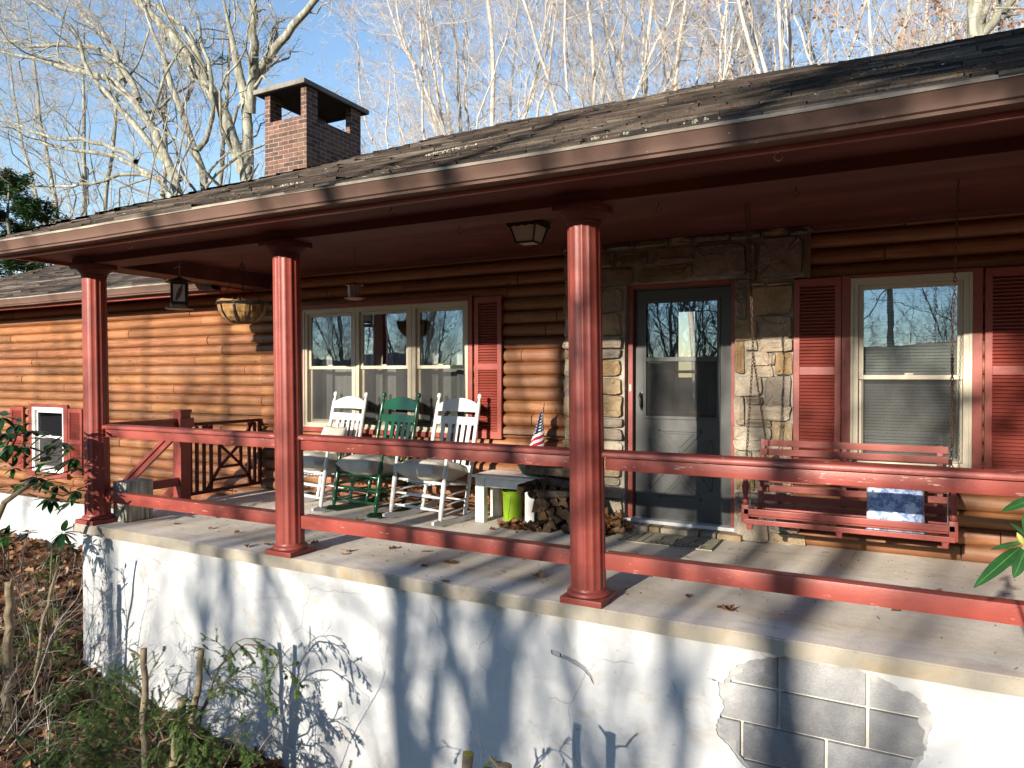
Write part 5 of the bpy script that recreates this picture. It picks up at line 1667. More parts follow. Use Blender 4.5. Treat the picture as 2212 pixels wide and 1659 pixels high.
ring = [(.226 * math.cos(2 * PI * k / 40), .226 * math.sin(2 * PI * k / 40)) for k in range(41)]
for z in (.008, -.006): m.tube([(x, y, z) for x, y in ring], .005, 6, cap=False)
m.build('rim', M['black'], hb_)
m = MB()
for k in range(10):
    a = 2 * PI * k / 10 + .2
    pts = [((r + .004) * math.cos(a), (r + .004) * math.sin(a), z - .003) for r, z in prof]
    for p, q in zip(pts[:-1], pts[1:]): m.bar(p, q, .016, .003, up=(math.cos(a), math.sin(a), 0))
m.build('rib', M['black'], hb_)
for k, a in enumerate((3.5, 5.6, 1.55)):
    c = chain((.0, 0, .385), (.224 * math.cos(a), .224 * math.sin(a), .01), .018, .002); c.build('chain', M['black'], hb_, smooth=True)
m = MB(); m.tube([(0, 0, .385), (.008, 0, .40), (-.006, 0, .43), (0, 0, .455), (0, 0, .498)], .0025, 6); m.build('hook', M['rust'], hb_)

# ---- small red feeder
rf = empty('red_feeder', (-4.215, 4.95, 2.025), 0, 'small clear hanging feeder with red roof and red tray above the window', 'bird feeder')
m = MB(); m.lathe([(0, .145), (.02, .145), (.085, .128), (.092, .118), (0, .118)], (0, 0, 0), 6); m.build('roof', M['red'], rf)
m = MB(); m.lathe([(0, 0), (.05, -.010), (.085, .0), (.09, .006), (.05, .006), (0, .008)], (0, 0, 0), 16); m.tube([(.09, 0, .0), (.15, -.02, .004)], .003, 6); m.build('tray', M['red'], rf)
m = MB(); m.lathe([(.052, .008), (.062, .118)], (0, 0, 0), 8)
mt_ = NT('clear_plastic'); a = mt_.n('BsdfTransparent'); a.inputs[0].default_value = (.75, .7, .7, 1); b = mt_.n('BsdfPrincipled'); b.inputs['Base Color'].default_value = (.35, .25, .24, 1); b.inputs['Roughness'].default_value = .2
mx = mt_.n('MixShader'); mx.inputs[0].default_value = .55; mt_.l(a.outputs[0], mx.inputs[1]); mt_.l(b.outputs[0], mx.inputs[2]); mt_.l(mx.outputs[0], mt_.out.inputs[0])
m.build('seed_tube', mt_.m, rf)
m = MB(); m.tube([(0, 0, .145), (.004, 0, .19), (0, 0, .23), (0, 0, .474)], .002, 6); m.build('hanger', M['rust'], rf)

# ---- cut post at the left end
m = MB(); m.hull([(-6.295, -6.10), (4.04, 4.31), (.001, .365)], .008)
bm = bmesh.new()
o = m.build('wooden_post_stub', M['old_wood'], None)
tag(o, 'short square post stub with peeling white paint at the left end of the porch floor', 'post stub')
m = MB(); m.add([(-6.135, 4.0385, .002), (-6.10, 4.0385, .002), (-6.145, 4.0385, .15)], [(0, 1, 2)]); m.build('split', M['fire_bark'], o)

# ---- gate and stair rail
gt = empty('porch_gate', (-6.50, 5.02, .07), 0, 'dark red wooden gate with crossed centre panel at the left end of the porch', 'gate')
def gbar(y0, z0, y1, z1, w=.030, nm='baluster', th=.028):
    m = MB(); m.bar((0, y0 - 5.02, z0 - .07), (0, y1 - 5.02, z1 - .07), th, w, up=(0, 0, 1) if abs(y1 - y0) > abs(z1 - z0) * .2 else (0, 1, 0), bev=.002); return m.build(nm, M['red_shaded'], gt)
gbar(5.0, .82, 5.97, .82, .034, 'gate_frame'); gbar(5.0, .085, 5.97, .085, .034, 'gate_frame'); gbar(5.015, .07, 5.015, .835, .036, 'gate_frame', .036); gbar(5.955, .07, 5.955, .835, .036, 'gate_frame', .036)
for y in (5.10, 5.19, 5.28): gbar(y, .10, y, .80)
for y in (5.80, 5.88): gbar(y, .10, y, .80)
gbar(5.39, .33, 5.39, .58, .028); gbar(5.68, .33, 5.68, .58, .028); gbar(5.39, .58, 5.68, .58, .028, 'rail'); gbar(5.39, .33, 5.68, .33, .028, 'rail')
gbar(5.40, .34, 5.67, .57, .026, 'brace'); gbar(5.40, .571, 5.67, .341, .026, 'brace', .026)
gbar(5.385, .32, 5.22, .10, .028, 'brace'); gbar(5.685, .32, 5.85, .10, .028, 'brace'); gbar(5.28, .20, 5.79, .20, .026, 'rail')
gbar(5.385, .59, 5.22, .80, .028, 'brace'); gbar(5.685, .59, 5.85, .80, .028, 'brace')
sr = empty('stair_railing', (-6.55, 4.92, 0), 0, 'dark red sloping handrail going down the steps left of the porch', 'railing')
m = MB(); m.bar((0, 0, .80), (-1.35, 0, -.16), .085, .035, bev=.003); m.bar((0, -.005, .755), (-1.35, -.005, -.205), .035, .075, bev=.002); m.build('handrail', M['red'], sr)
m = MB(); m.bar((0, 0, .20), (-1.35, 0, -.76), .035, .08, bev=.002); m.build('bottom_rail', M['red'], sr)
m = MB(); m.hull([(-1.40, -1.30), (-.05, .05), (-1.2, -.08)], .004); m.build('newel_post', M['red'], sr)

# ---- hooks
HG = 'empty cup hooks screwed into the eave and porch ceiling'
def hook(x, y, z, s=1.0, mat='rust', lab=None):
    m = MB()
    pts = [(0, 0, 0), (0, 0, -.02)] + [(.012 * math.sin(t) , 0, -.032 - .012 * -math.cos(t) * -1 + 0.0) for t in []]
    for k in range(9):
        t = PI / 2 + k * .62
        pts.append((.013 * math.cos(t), 0, -.033 + .013 * math.sin(t)))
    m.tube([(a * s, b * s, c * s) for a, b, c in pts], .0022 * s, 6)
    o = m.build('cup_hook', M[mat], None, smooth=True); o.location = (x, y, z); o.rotation_euler = (0, 0, .4)
    return tag(o, lab or 'tiny dark hook screwed into the underside of the porch beam', 'hook', HG)
hook(-5.25, 3.52, 2.405, 1.5, 'cream', 'pale cup hook under the eave left of the hanging basket'); hook(-.455, 3.50, 2.405, 1.5, 'cream', 'pale cup hook under the eave above the porch swing')
hook(-2.78, 3.62, 2.405, 1.2, 'rust', 'dark cup hook under the eave left of the ceiling light')
for x, y in ((-.437, 4.06), (-1.182, 4.05), (-2.544, 4.05)): hook(x, y, 2.345, 1.2)
for x, y in ((-3.28, 4.40), (-5.86, 4.40)): hook(x, y, 2.50, 1.2, lab='tiny dark hook in the porch ceiling boards')
# ================================================================== GROUND
def ground_z(x, y):
    x = np.asarray(x, float); y = np.asarray(y, float)
    b = np.interp(x, [-60, -15, -10, -6.6, -4.9, -4.0, -1, 3, 12, 60], [-1.0, -1.32, -1.16, -1.27, -1.57, -1.62, -1.95, -2.1, -2.2, -2.4])
    s = np.interp(y, [-60, -8, 0, 3.87, 6.05, 12, 20, 60], [-15, -2.6, -.42, 0.0, 0.06, 0.5, 0.75, 1.2])
    n = 0.03 * np.sin(x * 2.1 + y * 1.3) + 0.025 * np.sin(x * 5.3 - y * 3.9) + 0.012 * np.sin(x * 11 + y * 9)
    return b + s + n
gx = np.concatenate([np.linspace(-400, -20, 18)[:-1], np.linspace(-20, -13, 12)[:-1], np.linspace(-13, 4, 140)[:-1], np.linspace(4, 12, 10)[:-1], np.linspace(12, 400, 18)])
gy = np.concatenate([np.linspace(-400, -10, 18)[:-1], np.linspace(-10, -1, 12)[:-1], np.linspace(-1, 7, 70)[:-1], np.linspace(7, 25, 14)[:-1], np.linspace(25, 400, 18)])
GX, GY = np.meshgrid(gx, gy, indexing='ij'); GZ = ground_z(GX, GY)
V = np.stack([GX, GY, GZ], -1).reshape(-1, 3); nx_, ny_ = len(gx), len(gy)
I, J = np.meshgrid(np.arange(nx_ - 1), np.arange(ny_ - 1), indexing='ij')
a = (I * ny_ + J).ravel(); F = np.stack([a, a + ny_, a + ny_ + 1, a + 1], 1)
tag(big_mesh('ground', V, F, M['ground'], smooth=True), None, None, None, 'structure')

# ---- leaves
def leaf_cloud(pos, size, rng, tiltmax=0.7, curl=0.35, aspect=0.62):
    n = len(pos); yaw = rng.uniform(0, 2 * PI, n); tx = rng.normal(0, tiltmax, n); ty = rng.normal(0, tiltmax * .7, n)
    base = np.array([[-.5, 0, 0], [-.22, -.38, .0], [-.02, -.20, 0], [.18, -.36, 0], [.5, 0, 0], [.18, .36, 0], [-.02, .2, 0], [-.22, .38, 0]], float)
    P = np.repeat(base[None], n, 0) * size[:, None, None]
    P[..., 1] *= aspect / .62
    c = rng.uniform(.1, 1, n) * curl
    P[..., 2] = (np.abs(base[None, :, 1]) ** 1.2 * 1.6 * c[:, None] + base[None, :, 0] ** 2 * rng.uniform(-1.2, 1.2, n)[:, None] * c[:, None]) * size[:, None]
    def rot(P, ang, i, j):
        c_, s_ = np.cos(ang)[:, None], np.sin(ang)[:, None]; A = P[..., i].copy(); B = P[..., j].copy()
        P[..., i] = A * c_ - B * s_; P[..., j] = A * s_ + B * c_
    rot(P, tx, 1, 2); rot(P, ty, 0, 2); rot(P, yaw, 0, 1)
    P += pos[:, None, :]
    q = np.array([[0, 1, 2, 4], [2, 3, 4, 4], [0, 4, 6, 7], [4, 5, 6, 6]])
    tri = np.array([[0, 1, 2], [0, 2, 4], [2, 3, 4], [0, 4, 6], [4, 5, 6], [0, 6, 7]])
    F = (tri[None] + (np.arange(n) * 8)[:, None, None]).reshape(-1, 3)
    return P.reshape(-1, 3), F, np.repeat(rng.random(n), 6)
rng = np.random.default_rng(5)
N = 15000
x = rng.uniform(-13.5, 1.5, N); y = rng.uniform(-0.8, 6.0, N)
keep = (((y < 3.86) | (x < -6.5)) & (y < 6.02)); x, y = x[keep], y[keep]
z = ground_z(x, y) + rng.uniform(0.004, 0.05, len(x))
pv, pf, pr = leaf_cloud(np.stack([x, y, z], 1), rng.uniform(.07, .15, len(x)), rng, .45, .5)
tag(big_mesh('leaf_litter', pv, pf, M['litter'], rnd=pr), 'brown fallen leaves covering the ground below the white foundation', 'fallen leaves', None, 'stuff')
# pile in the corner by the side table and by the firewood
x = rng.normal(-2.86, .09, 90); y = rng.normal(5.47, .045, 90); z = np.abs(rng.normal(0.0, .03, 90)) + .008
pv, pf, pr = leaf_cloud(np.stack([x, y, z], 1), rng.uniform(.05, .09, 90), rng, .6, .6)
tag(big_mesh('leaf_pile', pv, pf, M['litter'], rnd=pr), 'heap of curled brown leaves at the foot of the white side table', 'fallen leaves', None, 'stuff')
x = rng.normal(-2.06, .05, 70); y = rng.normal(5.72, .07, 70); z = np.abs(rng.normal(0.02, .07, 70)) + .008
pv, pf, pr = leaf_cloud(np.stack([x, y, z], 1), rng.uniform(.06, .12, 70), rng, .8, .6)
tag(big_mesh('leaf_pile', pv, pf, M['litter'], rnd=pr), 'heap of dry leaves in the corner right of the firewood stack', 'fallen leaves', None, 'stuff')
DL = [(1000, 2045), (530, 1950), (660, 1966), (790, 1984), (820, 1943), (925, 2052), (1085, 1987), (1290, 2080), (1310, 2069), (1475, 2060), (1595, 2072), (1690, 2112), (1590, 2125), (1670, 2182), (2020, 2165), (1345, 1952), (1700, 2000), (2345, 2137), (2575, 2240), (2700, 2284), (2720, 2288), (3440, 2207), (3520, 2216), (3360, 2294), (1940, 1958), (2025, 1996), (2950, 2031), (3120, 2040), (890, 2000), (1180, 2040)]
_F = Vector((-math.sin(math.atan(812 / 1533.)), math.cos(math.atan(812 / 1533.)), 0)); _R = Vector((_F.y, -_F.x, 0))
_p = -math.atan(18.5 / 1533.); _FW = _F * math.cos(_p) + Vector((0, 0, math.sin(_p))); _U = -_F * math.sin(_p) + Vector((0, 0, math.cos(_p)))
CAMP = Vector((0, 0, 1.34))
def ray(u, v): return _FW + _R * ((u - 1106) / 1533) - _U * ((v - 829.5) / 1533)
def at_z(u, v, z=0): d = ray(u, v); return CAMP + d * ((z - CAMP.z) / d.z)
def at_y(u, v, y): d = ray(u, v); return CAMP + d * ((y - CAMP.y) / d.y)
for i, (u, v) in enumerate(DL):
    p = at_z(u / 1.736, v / 1.736)
    big = i in (11, 14, 20)
    pv, pf, pr = leaf_cloud(np.array([[0, 0, 0.0]]), np.array([.12 if big else rng.uniform(.045, .075)]), rng, .12, .7)
    pv[:, 2] += .004 - pv[:, 2].min()
    o = big_mesh('fallen_leaf', pv, pf, M['litter'], rnd=np.full(6, rng.uniform(.25, .95)))
    o.location = (p.x, p.y, 0.0)
    tag(o, 'small dry brown leaf lying loose on the concrete porch floor' if not big else {11: 'large curled brown leaf on the porch floor below the middle railing', 14: 'large brown leaf on the floor just left of the nearest column', 20: 'large curled dark brown leaf on the floor below the right hand railing'}[i], 'fallen leaf', 'dry leaves scattered on the porch floor')

# grit, crumbs and bits of twig on the porch floor
gr = MB(); _r = random.Random(19)
for i in range(520):
    x = _r.uniform(-6.4, .9); y = 3.83 + 2.1 * _r.random() ** .8; k = _r.uniform(.0015, .005)
    gr.ct = _r.choice(((.20, .13, .07), (.10, .07, .05), (.34, .28, .2)))
    if _r.random() < .22:
        a = _r.random() * 6.28; L = _r.uniform(.01, .05); gr.bar((x, y, .003), (x + math.cos(a) * L, y + math.sin(a) * L, .003 + _r.random() * .006), .002, .002)
    else: gr.obox((x, y, k * .5), (k * 2, k * 1.4, k), (_r.random(), _r.random(), _r.random() * 6))
tag(gr.build('floor_debris', M['debris'], None, tone=True), 'grit and tiny bits of twig strewn over the porch floor', 'debris', kind='stuff')
# ================================================================== TREES
def tubes(P, R, k):
    # P (B,N,3) R (B,N)
    B, N, _ = P.shape
    T = np.gradient(P, axis=1); T /= np.linalg.norm(T, axis=2, keepdims=True) + 1e-9
    ref = np.where(np.abs(T[:, :1, 2:3]) < 0.9, np.array([[[0, 0, 1.]]]), np.array([[[1., 0, 0]]]))
    U = np.cross(T, np.broadcast_to(ref, T.shape)); U /= np.linalg.norm(U, axis=2, keepdims=True) + 1e-9
    Wd = np.cross(T, U)
    a = 2 * PI * np.arange(k) / k
    V = P[:, :, None, :] + R[:, :, None, None] * (U[:, :, None, :] * np.cos(a)[None, None, :, None] + Wd[:, :, None, :] * np.sin(a)[None, None, :, None])
    idx = np.arange(B * N * k).reshape(B, N, k)
    A = idx[:, :-1, :]; Bq = np.roll(idx, -1, 2)[:, :-1, :]; C_ = np.roll(idx, -1, 2)[:, 1:, :]; D = idx[:, 1:, :]
    F = np.stack([A, Bq, C_, D], -1).reshape(-1, 4)
    return V.reshape(-1, 3), F
def spawn(P, R, m, lr, ang, n, rr, wander, up, rng, t0=.25, bias=None, t1=1.0, minr=.003):
    B, N, _ = P.shape
    L = np.linalg.norm(np.diff(P, axis=1), axis=2).sum(1)
    t = rng.uniform(t0, t1, (B, m)); t[:, -1] = rng.uniform(.9, 1.0, B)
    f = t * (N - 1); i = np.clip(f.astype(int), 0, N - 2); fr = (f - i)[..., None]
    b = np.arange(B)[:, None]
    p = P[b, i] * (1 - fr) + P[b, i + 1] * fr
    tg = P[b, i + 1] - P[b, i]; tg /= np.linalg.norm(tg, axis=2, keepdims=True) + 1e-9
    r = (R[b, i] * (1 - fr[..., 0]) + R[b, i + 1] * fr[..., 0]) * rr * rng.uniform(.7, 1.1, (B, m))
    q = rng.normal(size=(B, m, 3)); q = np.cross(q, tg); q /= np.linalg.norm(q, axis=2, keepdims=True) + 1e-9
    A = rng.uniform(ang[0], ang[1], (B, m))[..., None]
    d = tg * np.cos(A) + q * np.sin(A)
    ln = (L[:, None] * lr * rng.uniform(.55, 1.25, (B, m)) * (1.15 - .6 * t))
    p = p.reshape(-1, 3); d = d.reshape(-1, 3); ln = ln.reshape(-1); r = np.maximum(r.reshape(-1), minr)
    K = len(p); out = np.zeros((K, n, 3)); out[:, 0] = p; cur = p.copy()
    for s in range(1, n):
        d = d + rng.normal(size=d.shape) * wander
        d[:, 2] += up
        if bias is not None: d += np.array(bias)
        d /= np.linalg.norm(d, axis=1, keepdims=True)
        cur = cur + d * (ln / (n - 1))[:, None]; out[:, s] = cur
    tt = np.linspace(0, 1, n)[None]
    Rr = r[:, None] * (1 - .78 * tt)
    return out, np.maximum(Rr, minr * .6)
def resample(pts, N, rng, jit=0.0):
    pts = np.array(pts, float); d = np.r_[0, np.cumsum(np.linalg.norm(np.diff(pts, axis=0), axis=1))]
    t = np.linspace(0, d[-1], N)
    o = np.stack([np.interp(t, d, pts[:, i]) for i in range(3)], 1)
    # soften the corners
    for _ in range(2): o[1:-1] = (o[:-2] + 2 * o[1:-1] + o[2:]) / 4
    o[1:-1] += rng.normal(size=(N - 2, 3)) * jit
    return o
class Acc:
    def __init__(s): s.V = []; s.F = []; s.n = 0
    def add(s, V, F): s.V.append(V); s.F.append(F + s.n); s.n += len(V)
    def get(s): return np.concatenate(s.V), np.concatenate(s.F)
def make_tree(limbs, rng, spec, twigr=.004, jit=.03):
    # limbs: (pts, r0, r1); spec: list of dicts for further levels
    tr = Acc(); cr = Acc(); N = 16
    limbs = [(list(l[0]), l[1], l[2]) for l in limbs]
    for i in range(1, len(limbs)):       # root every limb in the wood it grows from
        best = None
        for j in range(i):
            q_ = resample(limbs[j][0], 60, rng, 0)
            dd = np.linalg.norm(q_ - np.array(limbs[i][0][0]), axis=1)
            if best is None or dd.min() < best[0]: best = (dd.min(), q_[dd.argmin()])
        off = best[1] - np.array(limbs[i][0][0]); n_ = len(limbs[i][0])
        limbs[i] = ([tuple(np.array(p) + off * (1 - k / (n_ - 1)) ** 1.5) for k, p in enumerate(limbs[i][0])], limbs[i][1], limbs[i][2])
    P = np.stack([resample(l[0], N, rng, jit) for l in limbs]); tp = np.minimum(1, (1 - np.linspace(0, 1, N)) * 5 + .12); R = np.stack([np.linspace(l[1], l[2], N) * tp for l in limbs])
    tr.add(*tubes(P, R, 12))
    for li, s in enumerate(spec):
        P, R = spawn(P, R, s['m'], s['lr'], s['ang'], s['n'], s['rr'], s['w'], s['up'], rng, s.get('t0', .25), s.get('bias'), 1.0, s.get('minr', twigr))
        if 'keep' in s: 
            k = P[:, -1, 2] > s['keep']; P, R = P[k], R[k]
        (tr if s.get('limb') else cr).add(*tubes(P, R, s['k']))
    return tr.get(), cr.get(), P
def link_tree(name, data, bark_m, twig_m, loc, rot, label, cat, group, leaves=None):
    root = empty(name, loc, rot, label, cat, group)
    big_mesh('trunk', data[0][0], data[0][1], bark_m, root, smooth=True)
    big_mesh('crown', data[1][0], data[1][1], twig_m, root, smooth=True)
    return root
LV = lambda m1=12, m2=9, m3=8, m4=5: [
    dict(m=m1, lr=.42, ang=(.35, .9), n=12, rr=.42, w=.27, up=.06, k=7, limb=True, t0=.15, minr=.013),
    dict(m=m2, lr=.45, ang=(.35, 1.1), n=7, rr=.42, w=.24, up=.05, k=5, minr=.007, t0=.2, limb=True),
    dict(m=m3, lr=.46, ang=(.3, 1.1), n=7, rr=.5, w=.30, up=.05, k=4, minr=.0045, t0=.15),
    dict(m=m4, lr=.50, ang=(.3, 1.0), n=5, rr=.6, w=.28, up=.05, k=3, minr=.0028, t0=.15)]

q = lambda L, Y, s=.25: [at_y(u * s, v * s, Y)[:] for u, v in L]
def based(pts, gx=None):   # continue a traced limb down to the ground
    p = pts[0]; b = (p[0] + (pts[0][0] - pts[1][0]) * .6, p[1], -0.9)
    return [b] + list(pts)
rt = np.random.default_rng(17)
TB = 'big bare trees standing behind the left part of the roof'
# A: the great forked tree right beside the chimney
Y = 17.0
limbsA = [(based(q([(2130, 1600), (2150, 1300), (2170, 1000), (2140, 850), (2060, 740), (2010, 500), (1960, 200), (1910, -120)], Y)), .33, .10),
          (q([(2155, 900), (2190, 600), (2190, 400), (2200, -150)], Y - .3), .19, .11),
          ([at_y(u * .375, v * .375, Y + .2)[:] for u, v in [(1445, 590), (1480, 480), (1540, 380), (1620, 250), (1720, 110), (1850, -20), (1960, -200)]], .17, .08),
          (q([(2120, 1500), (2090, 1380), (1960, 1020), (1800, 750), (1600, 450), (1400, 200), (1160, -20), (950, -250)], Y - .8), .24, .10),
          (q([(1960, 960), (1880, 800), (1780, 600), (1660, 300), (1450, 100), (1250, -10), (1000, -200)], Y - .5), .13, .06)]
dA = make_tree(limbsA, rt, LV(8, 7, 6, 5))
link_tree('ash_tree', dA, M['bark'], M['twig'], (0, 0, 0), 0, 'great forked bare tree right beside the brick chimney, on its left', 'tree', TB)
# B
Y = 16.0
limbsB = [(based(q([(1790, 1650), (1760, 1400), (1600, 1060), (1500, 780), (1440, 560), (1300, 300), (1230, 60), (1150, -150)], Y)), .20, .06),
          (q([(1790, 1400), (1870, 1250), (1890, 1050), (1850, 700), (1700, 200), (1600, -100)], Y + .5), .09, .04),
          (q([(1600, 1000), (1690, 800), (1680, 640), (1590, 560), (1450, 400)], Y + .3), .07, .03)]
dB = make_tree(limbsB, rt, LV(9, 8, 7, 5))
link_tree('ash_tree', dB, M['bark'], M['twig'], (0, 0, 0), 0, 'leaning bare tree with a dark trunk, just left of the great forked tree', 'tree', TB)
# C
Y = 15.0
limbsC = [(based(q([(1610, 1650), (1420, 1300), (1280, 1000), (1150, 780), (1020, 640), (780, 620), (450, 590), (200, 470), (-200, 400)], Y)), .21, .04),
          (q([(1480, 1400), (1160, 1020), (950, 780), (730, 600), (660, 480), (700, 330), (560, 140), (250, 0), (100, -80)], Y - .8), .11, .03),
          (q([(1280, 1000), (1100, 620), (900, 480), (640, 440), (300, 420), (0, 360), (-200, 350)], Y + .6), .11, .03),
          (q([(1150, 780), (1040, 500), (900, 300), (700, 150), (640, -60)], Y + .4), .10, .04)]
dC = make_tree(limbsC, rt, [dict(LV()[0], m=12, bias=(-.05, 0, .02))] + LV(9, 8, 7, 5)[1:])
link_tree('ash_tree', dC, M['bark'], M['twig'], (0, 0, 0), 0, 'spreading pale tree whose thick limbs sweep far out to the left', 'tree', TB)
# D
Y = 14.0
limbsD = [(based(q([(1580, 1680), (1250, 1440), (1080, 1340), (700, 1310), (380, 1260), (150, 1100), (-50, 1000)], Y)), .13, .03),
          (q([(1300, 1480), (1000, 1290), (700, 1240), (400, 1200), (100, 1060), (-100, 900)], Y + .5), .08, .02),
          (q([(1500, 1600), (1200, 1500), (900, 1560), (640, 1640), (400, 1600), (0, 1600)], Y + .2), .07, .02)]
dD = make_tree(limbsD, rt, [dict(LV()[0], m=10, up=.05)] + LV(8, 7, 6, 4)[1:])
link_tree('ash_tree', dD, M['bark'], M['twig'], (0, 0, 0), 0, 'low dark tree with nearly level limbs reaching to the left edge', 'tree', TB)
# E: two straight trunks between C and B
Y = 19.0
for lst, lab in (([(1410, 1650), (1410, 1400), (1450, 1000), (1440, 700), (1380, 300), (1400, -150)], 'straight bare tree rising between the leaning tree and the spreading tree'),
                 ([(1900, 1640), (1900, 1300), (1970, 900), (1990, 500), (1960, 200), (1990, -150)], 'slim bare tree directly behind the great forked tree')):
    d_ = make_tree([(based(q(lst, Y)), .16, .05)], rt, LV(16, 8, 7, 4)); Y += 1.5
    link_tree('ash_tree', d_, M['bark'], M['twig'], (0, 0, 0), 0, lab, 'tree', TB)
Y = 24.0
for lst, lab in (([(490, 1680), (420, 1400), (350, 1250), (330, 900), (300, 500), (200, 100), (200, -150)], 'bare grey tree behind the evergreen, second from the left edge'),
                 ([(740, 1680), (690, 1450), (720, 1340), (740, 1000), (700, 600), (760, 200), (700, -150)], 'crooked bare tree halfway between the evergreen and the chimney'),
                 ([(900, 1680), (960, 1400), (1000, 1200), (1000, 800), (1080, 400), (1100, -150)], 'thin bare tree right of the crooked one'),
                 ([(330, 1600), (200, 1340), (150, 1100), (100, 700), (60, 300), (0, -150)], 'bare tree nearest to the left edge of the picture')):
    d_ = make_tree([(based(q(lst, Y)), .20, .05)], rt, LV(16, 8, 7, 4)); Y += 2
    link_tree('ash_tree', d_, M['bark'], M['twig'], (0, 0, 0), 0, lab, 'tree', TB)

# generic upright pale trees, four shapes
def upright(seed, H=24, r0=.24, forks=3):
    r = np.random.default_rng(seed)
    limbs = []
    base = [(0, 0, 0)]; h0 = H * r.uniform(.22, .42)
    dx, dy = r.uniform(-.6, .6, 2)
    limbs.append(([(0, 0, -.6), (dx * .3, dy * .3, h0 * .5), (dx, dy, h0)] + [(dx * 1.2 + r.uniform(-.5, .5), dy + r.uniform(-.5, .5), h0 + (H - h0) * t) for t in (.3, .6, 1.0)], r0, .03))
    for k in range(forks):
        a = r.uniform(0, 6.28); t = r.uniform(.35, 1.0); s = H * r.uniform(.10, .2)
        z = h0 * t + r.uniform(0, 3)
        limbs.append(([(dx * t, dy * t, z), (dx * t + math.cos(a) * s * .35, dy * t + math.sin(a) * s * .35, z + H * .16), (dx + math.cos(a) * s * .8, dy + math.sin(a) * s * .8, z + H * .36), (dx + math.cos(a + .3) * s * 1.0, dy + math.sin(a + .3) * s, min(H, z + H * .55))], r0 * .55, .025))
    sp = [dict(m=14, lr=.38, ang=(.45, 1.1), n=12, rr=.33, w=.25, up=.07, k=6, limb=True, t0=.22, minr=.013),
          dict(m=8, lr=.46, ang=(.3, .8), n=8, rr=.42, w=.26, up=.08, k=5, minr=.0065, t0=.2),
          dict(m=6, lr=.46, ang=(.3, 1.0), n=6, rr=.5, w=.26, up=.07, k=3, minr=.0045, t0=.15),
          dict(m=4, lr=.55, ang=(.3, .9), n=4, rr=.6, w=.24, up=.06, k=3, minr=.003, t0=.2)]
    return make_tree(limbs, r, sp, jit=.06)
GEN = [upright(s, f, r, k) for s, f, r, k in ((101, 25, .14, 4), (102, 23, .11, 3), (103, 26, .15, 5), (104, 22, .10, 3), (105, 24, .12, 4))]
protos = []
def place_tree(i, loc, rot, sc, label, group, bark='bark_pale', name='bare_tree'):
    key = (i, bark)
    for k, p in protos:
        if k == key:
            c = copy_tree(p); break
    else:
        c = link_tree(name, GEN[i], M[bark], M['twig'], (0, 0, 0), 0, label, 'tree', group); protos.append((key, c))
    c.location = loc; c.rotation_euler = (0, 0, rot); c.scale = (sc, sc, sc); c['label'] = label
    if group: c['group'] = group
    return c
PG = 'tall pale bare trees behind the ridge of the roof'
specs = [(940, 22, 1, .75, 'pale bare tree just right of the chimney'), (1002, 26, 0, .95, 'pale tree over the roof, second to the right of the chimney'),
         (1073, 23, 2, .95, 'dense many stemmed pale tree in the middle of the skyline'), (1118, 27, 3, .95, 'slim pale tree touching the right side of the dense middle one'),
         (1250, 25, 3, .72, 'short dark slender tree in the gap of sky right of the middle'), (1291, 24, 1, 1.0, 'leaning pale tree right of the sky gap'),
         (1343, 29, 4, .95, 'thin pale tree, first right of the leaning one'), (1407, 27, 0, 1.0, 'pale tree with two close stems, left of the thick pale cluster'),
         (1441, 31, 2, .95, 'pale tree behind the two stemmed one'), (1512, 26, 4, 1.0, 'thick pale tree above the right third of the roof'),
         (1600, 30, 1, 1.0, 'pale tree in the gap left of the orange leaved trees'), (1712, 24, 0, .9, 'pale tree forking low, left among the orange leaves'),
         (1772, 27, 3, 1.05, 'pale tree between the two with orange leaves'), (1915, 28, 2, .9, 'pale tree right of the orange leaves'),
         (2020, 31, 4, 1.0, 'pale tree left of the thick lichened trunk at the right'), (2190, 30, 1, 1.0, 'pale tree at the right edge of the picture')]
rr = random.Random(9)
for u, Y, i, sc, lab in specs:
    p = at_y(u, 300, Y)
    place_tree(i, (p.x, Y, float(ground_z(p.x, Y)) - .1), rr.random() * 6.28, sc, lab, PG, 'bark_pale')
# thick trunk at the far right
Y = 20.0
lt = [([at_y(2112, 400, Y)[:], at_y(2112, 90, Y)[:], at_y(2110, 20, Y)[:], at_y(2105, -120, Y)[:], at_y(2100, -400, Y)[:]], .27, .15),
      ([at_y(2120, 70, Y)[:], at_y(2165, 20, Y)[:], at_y(2215, -40, Y)[:], at_y(2260, -140, Y)[:]], .11, .05)]
lt[0] = ([(lt[0][0][0][0], Y, -1.0)] + lt[0][0], .30, .14)
d_ = make_tree(lt, rt, LV(14, 8, 7, 4)); link_tree('bare_tree', d_, M['bark'], M['twig'], (0, 0, 0), 0, 'thick lichened trunk rising above the far right end of the roof', 'tree', PG)
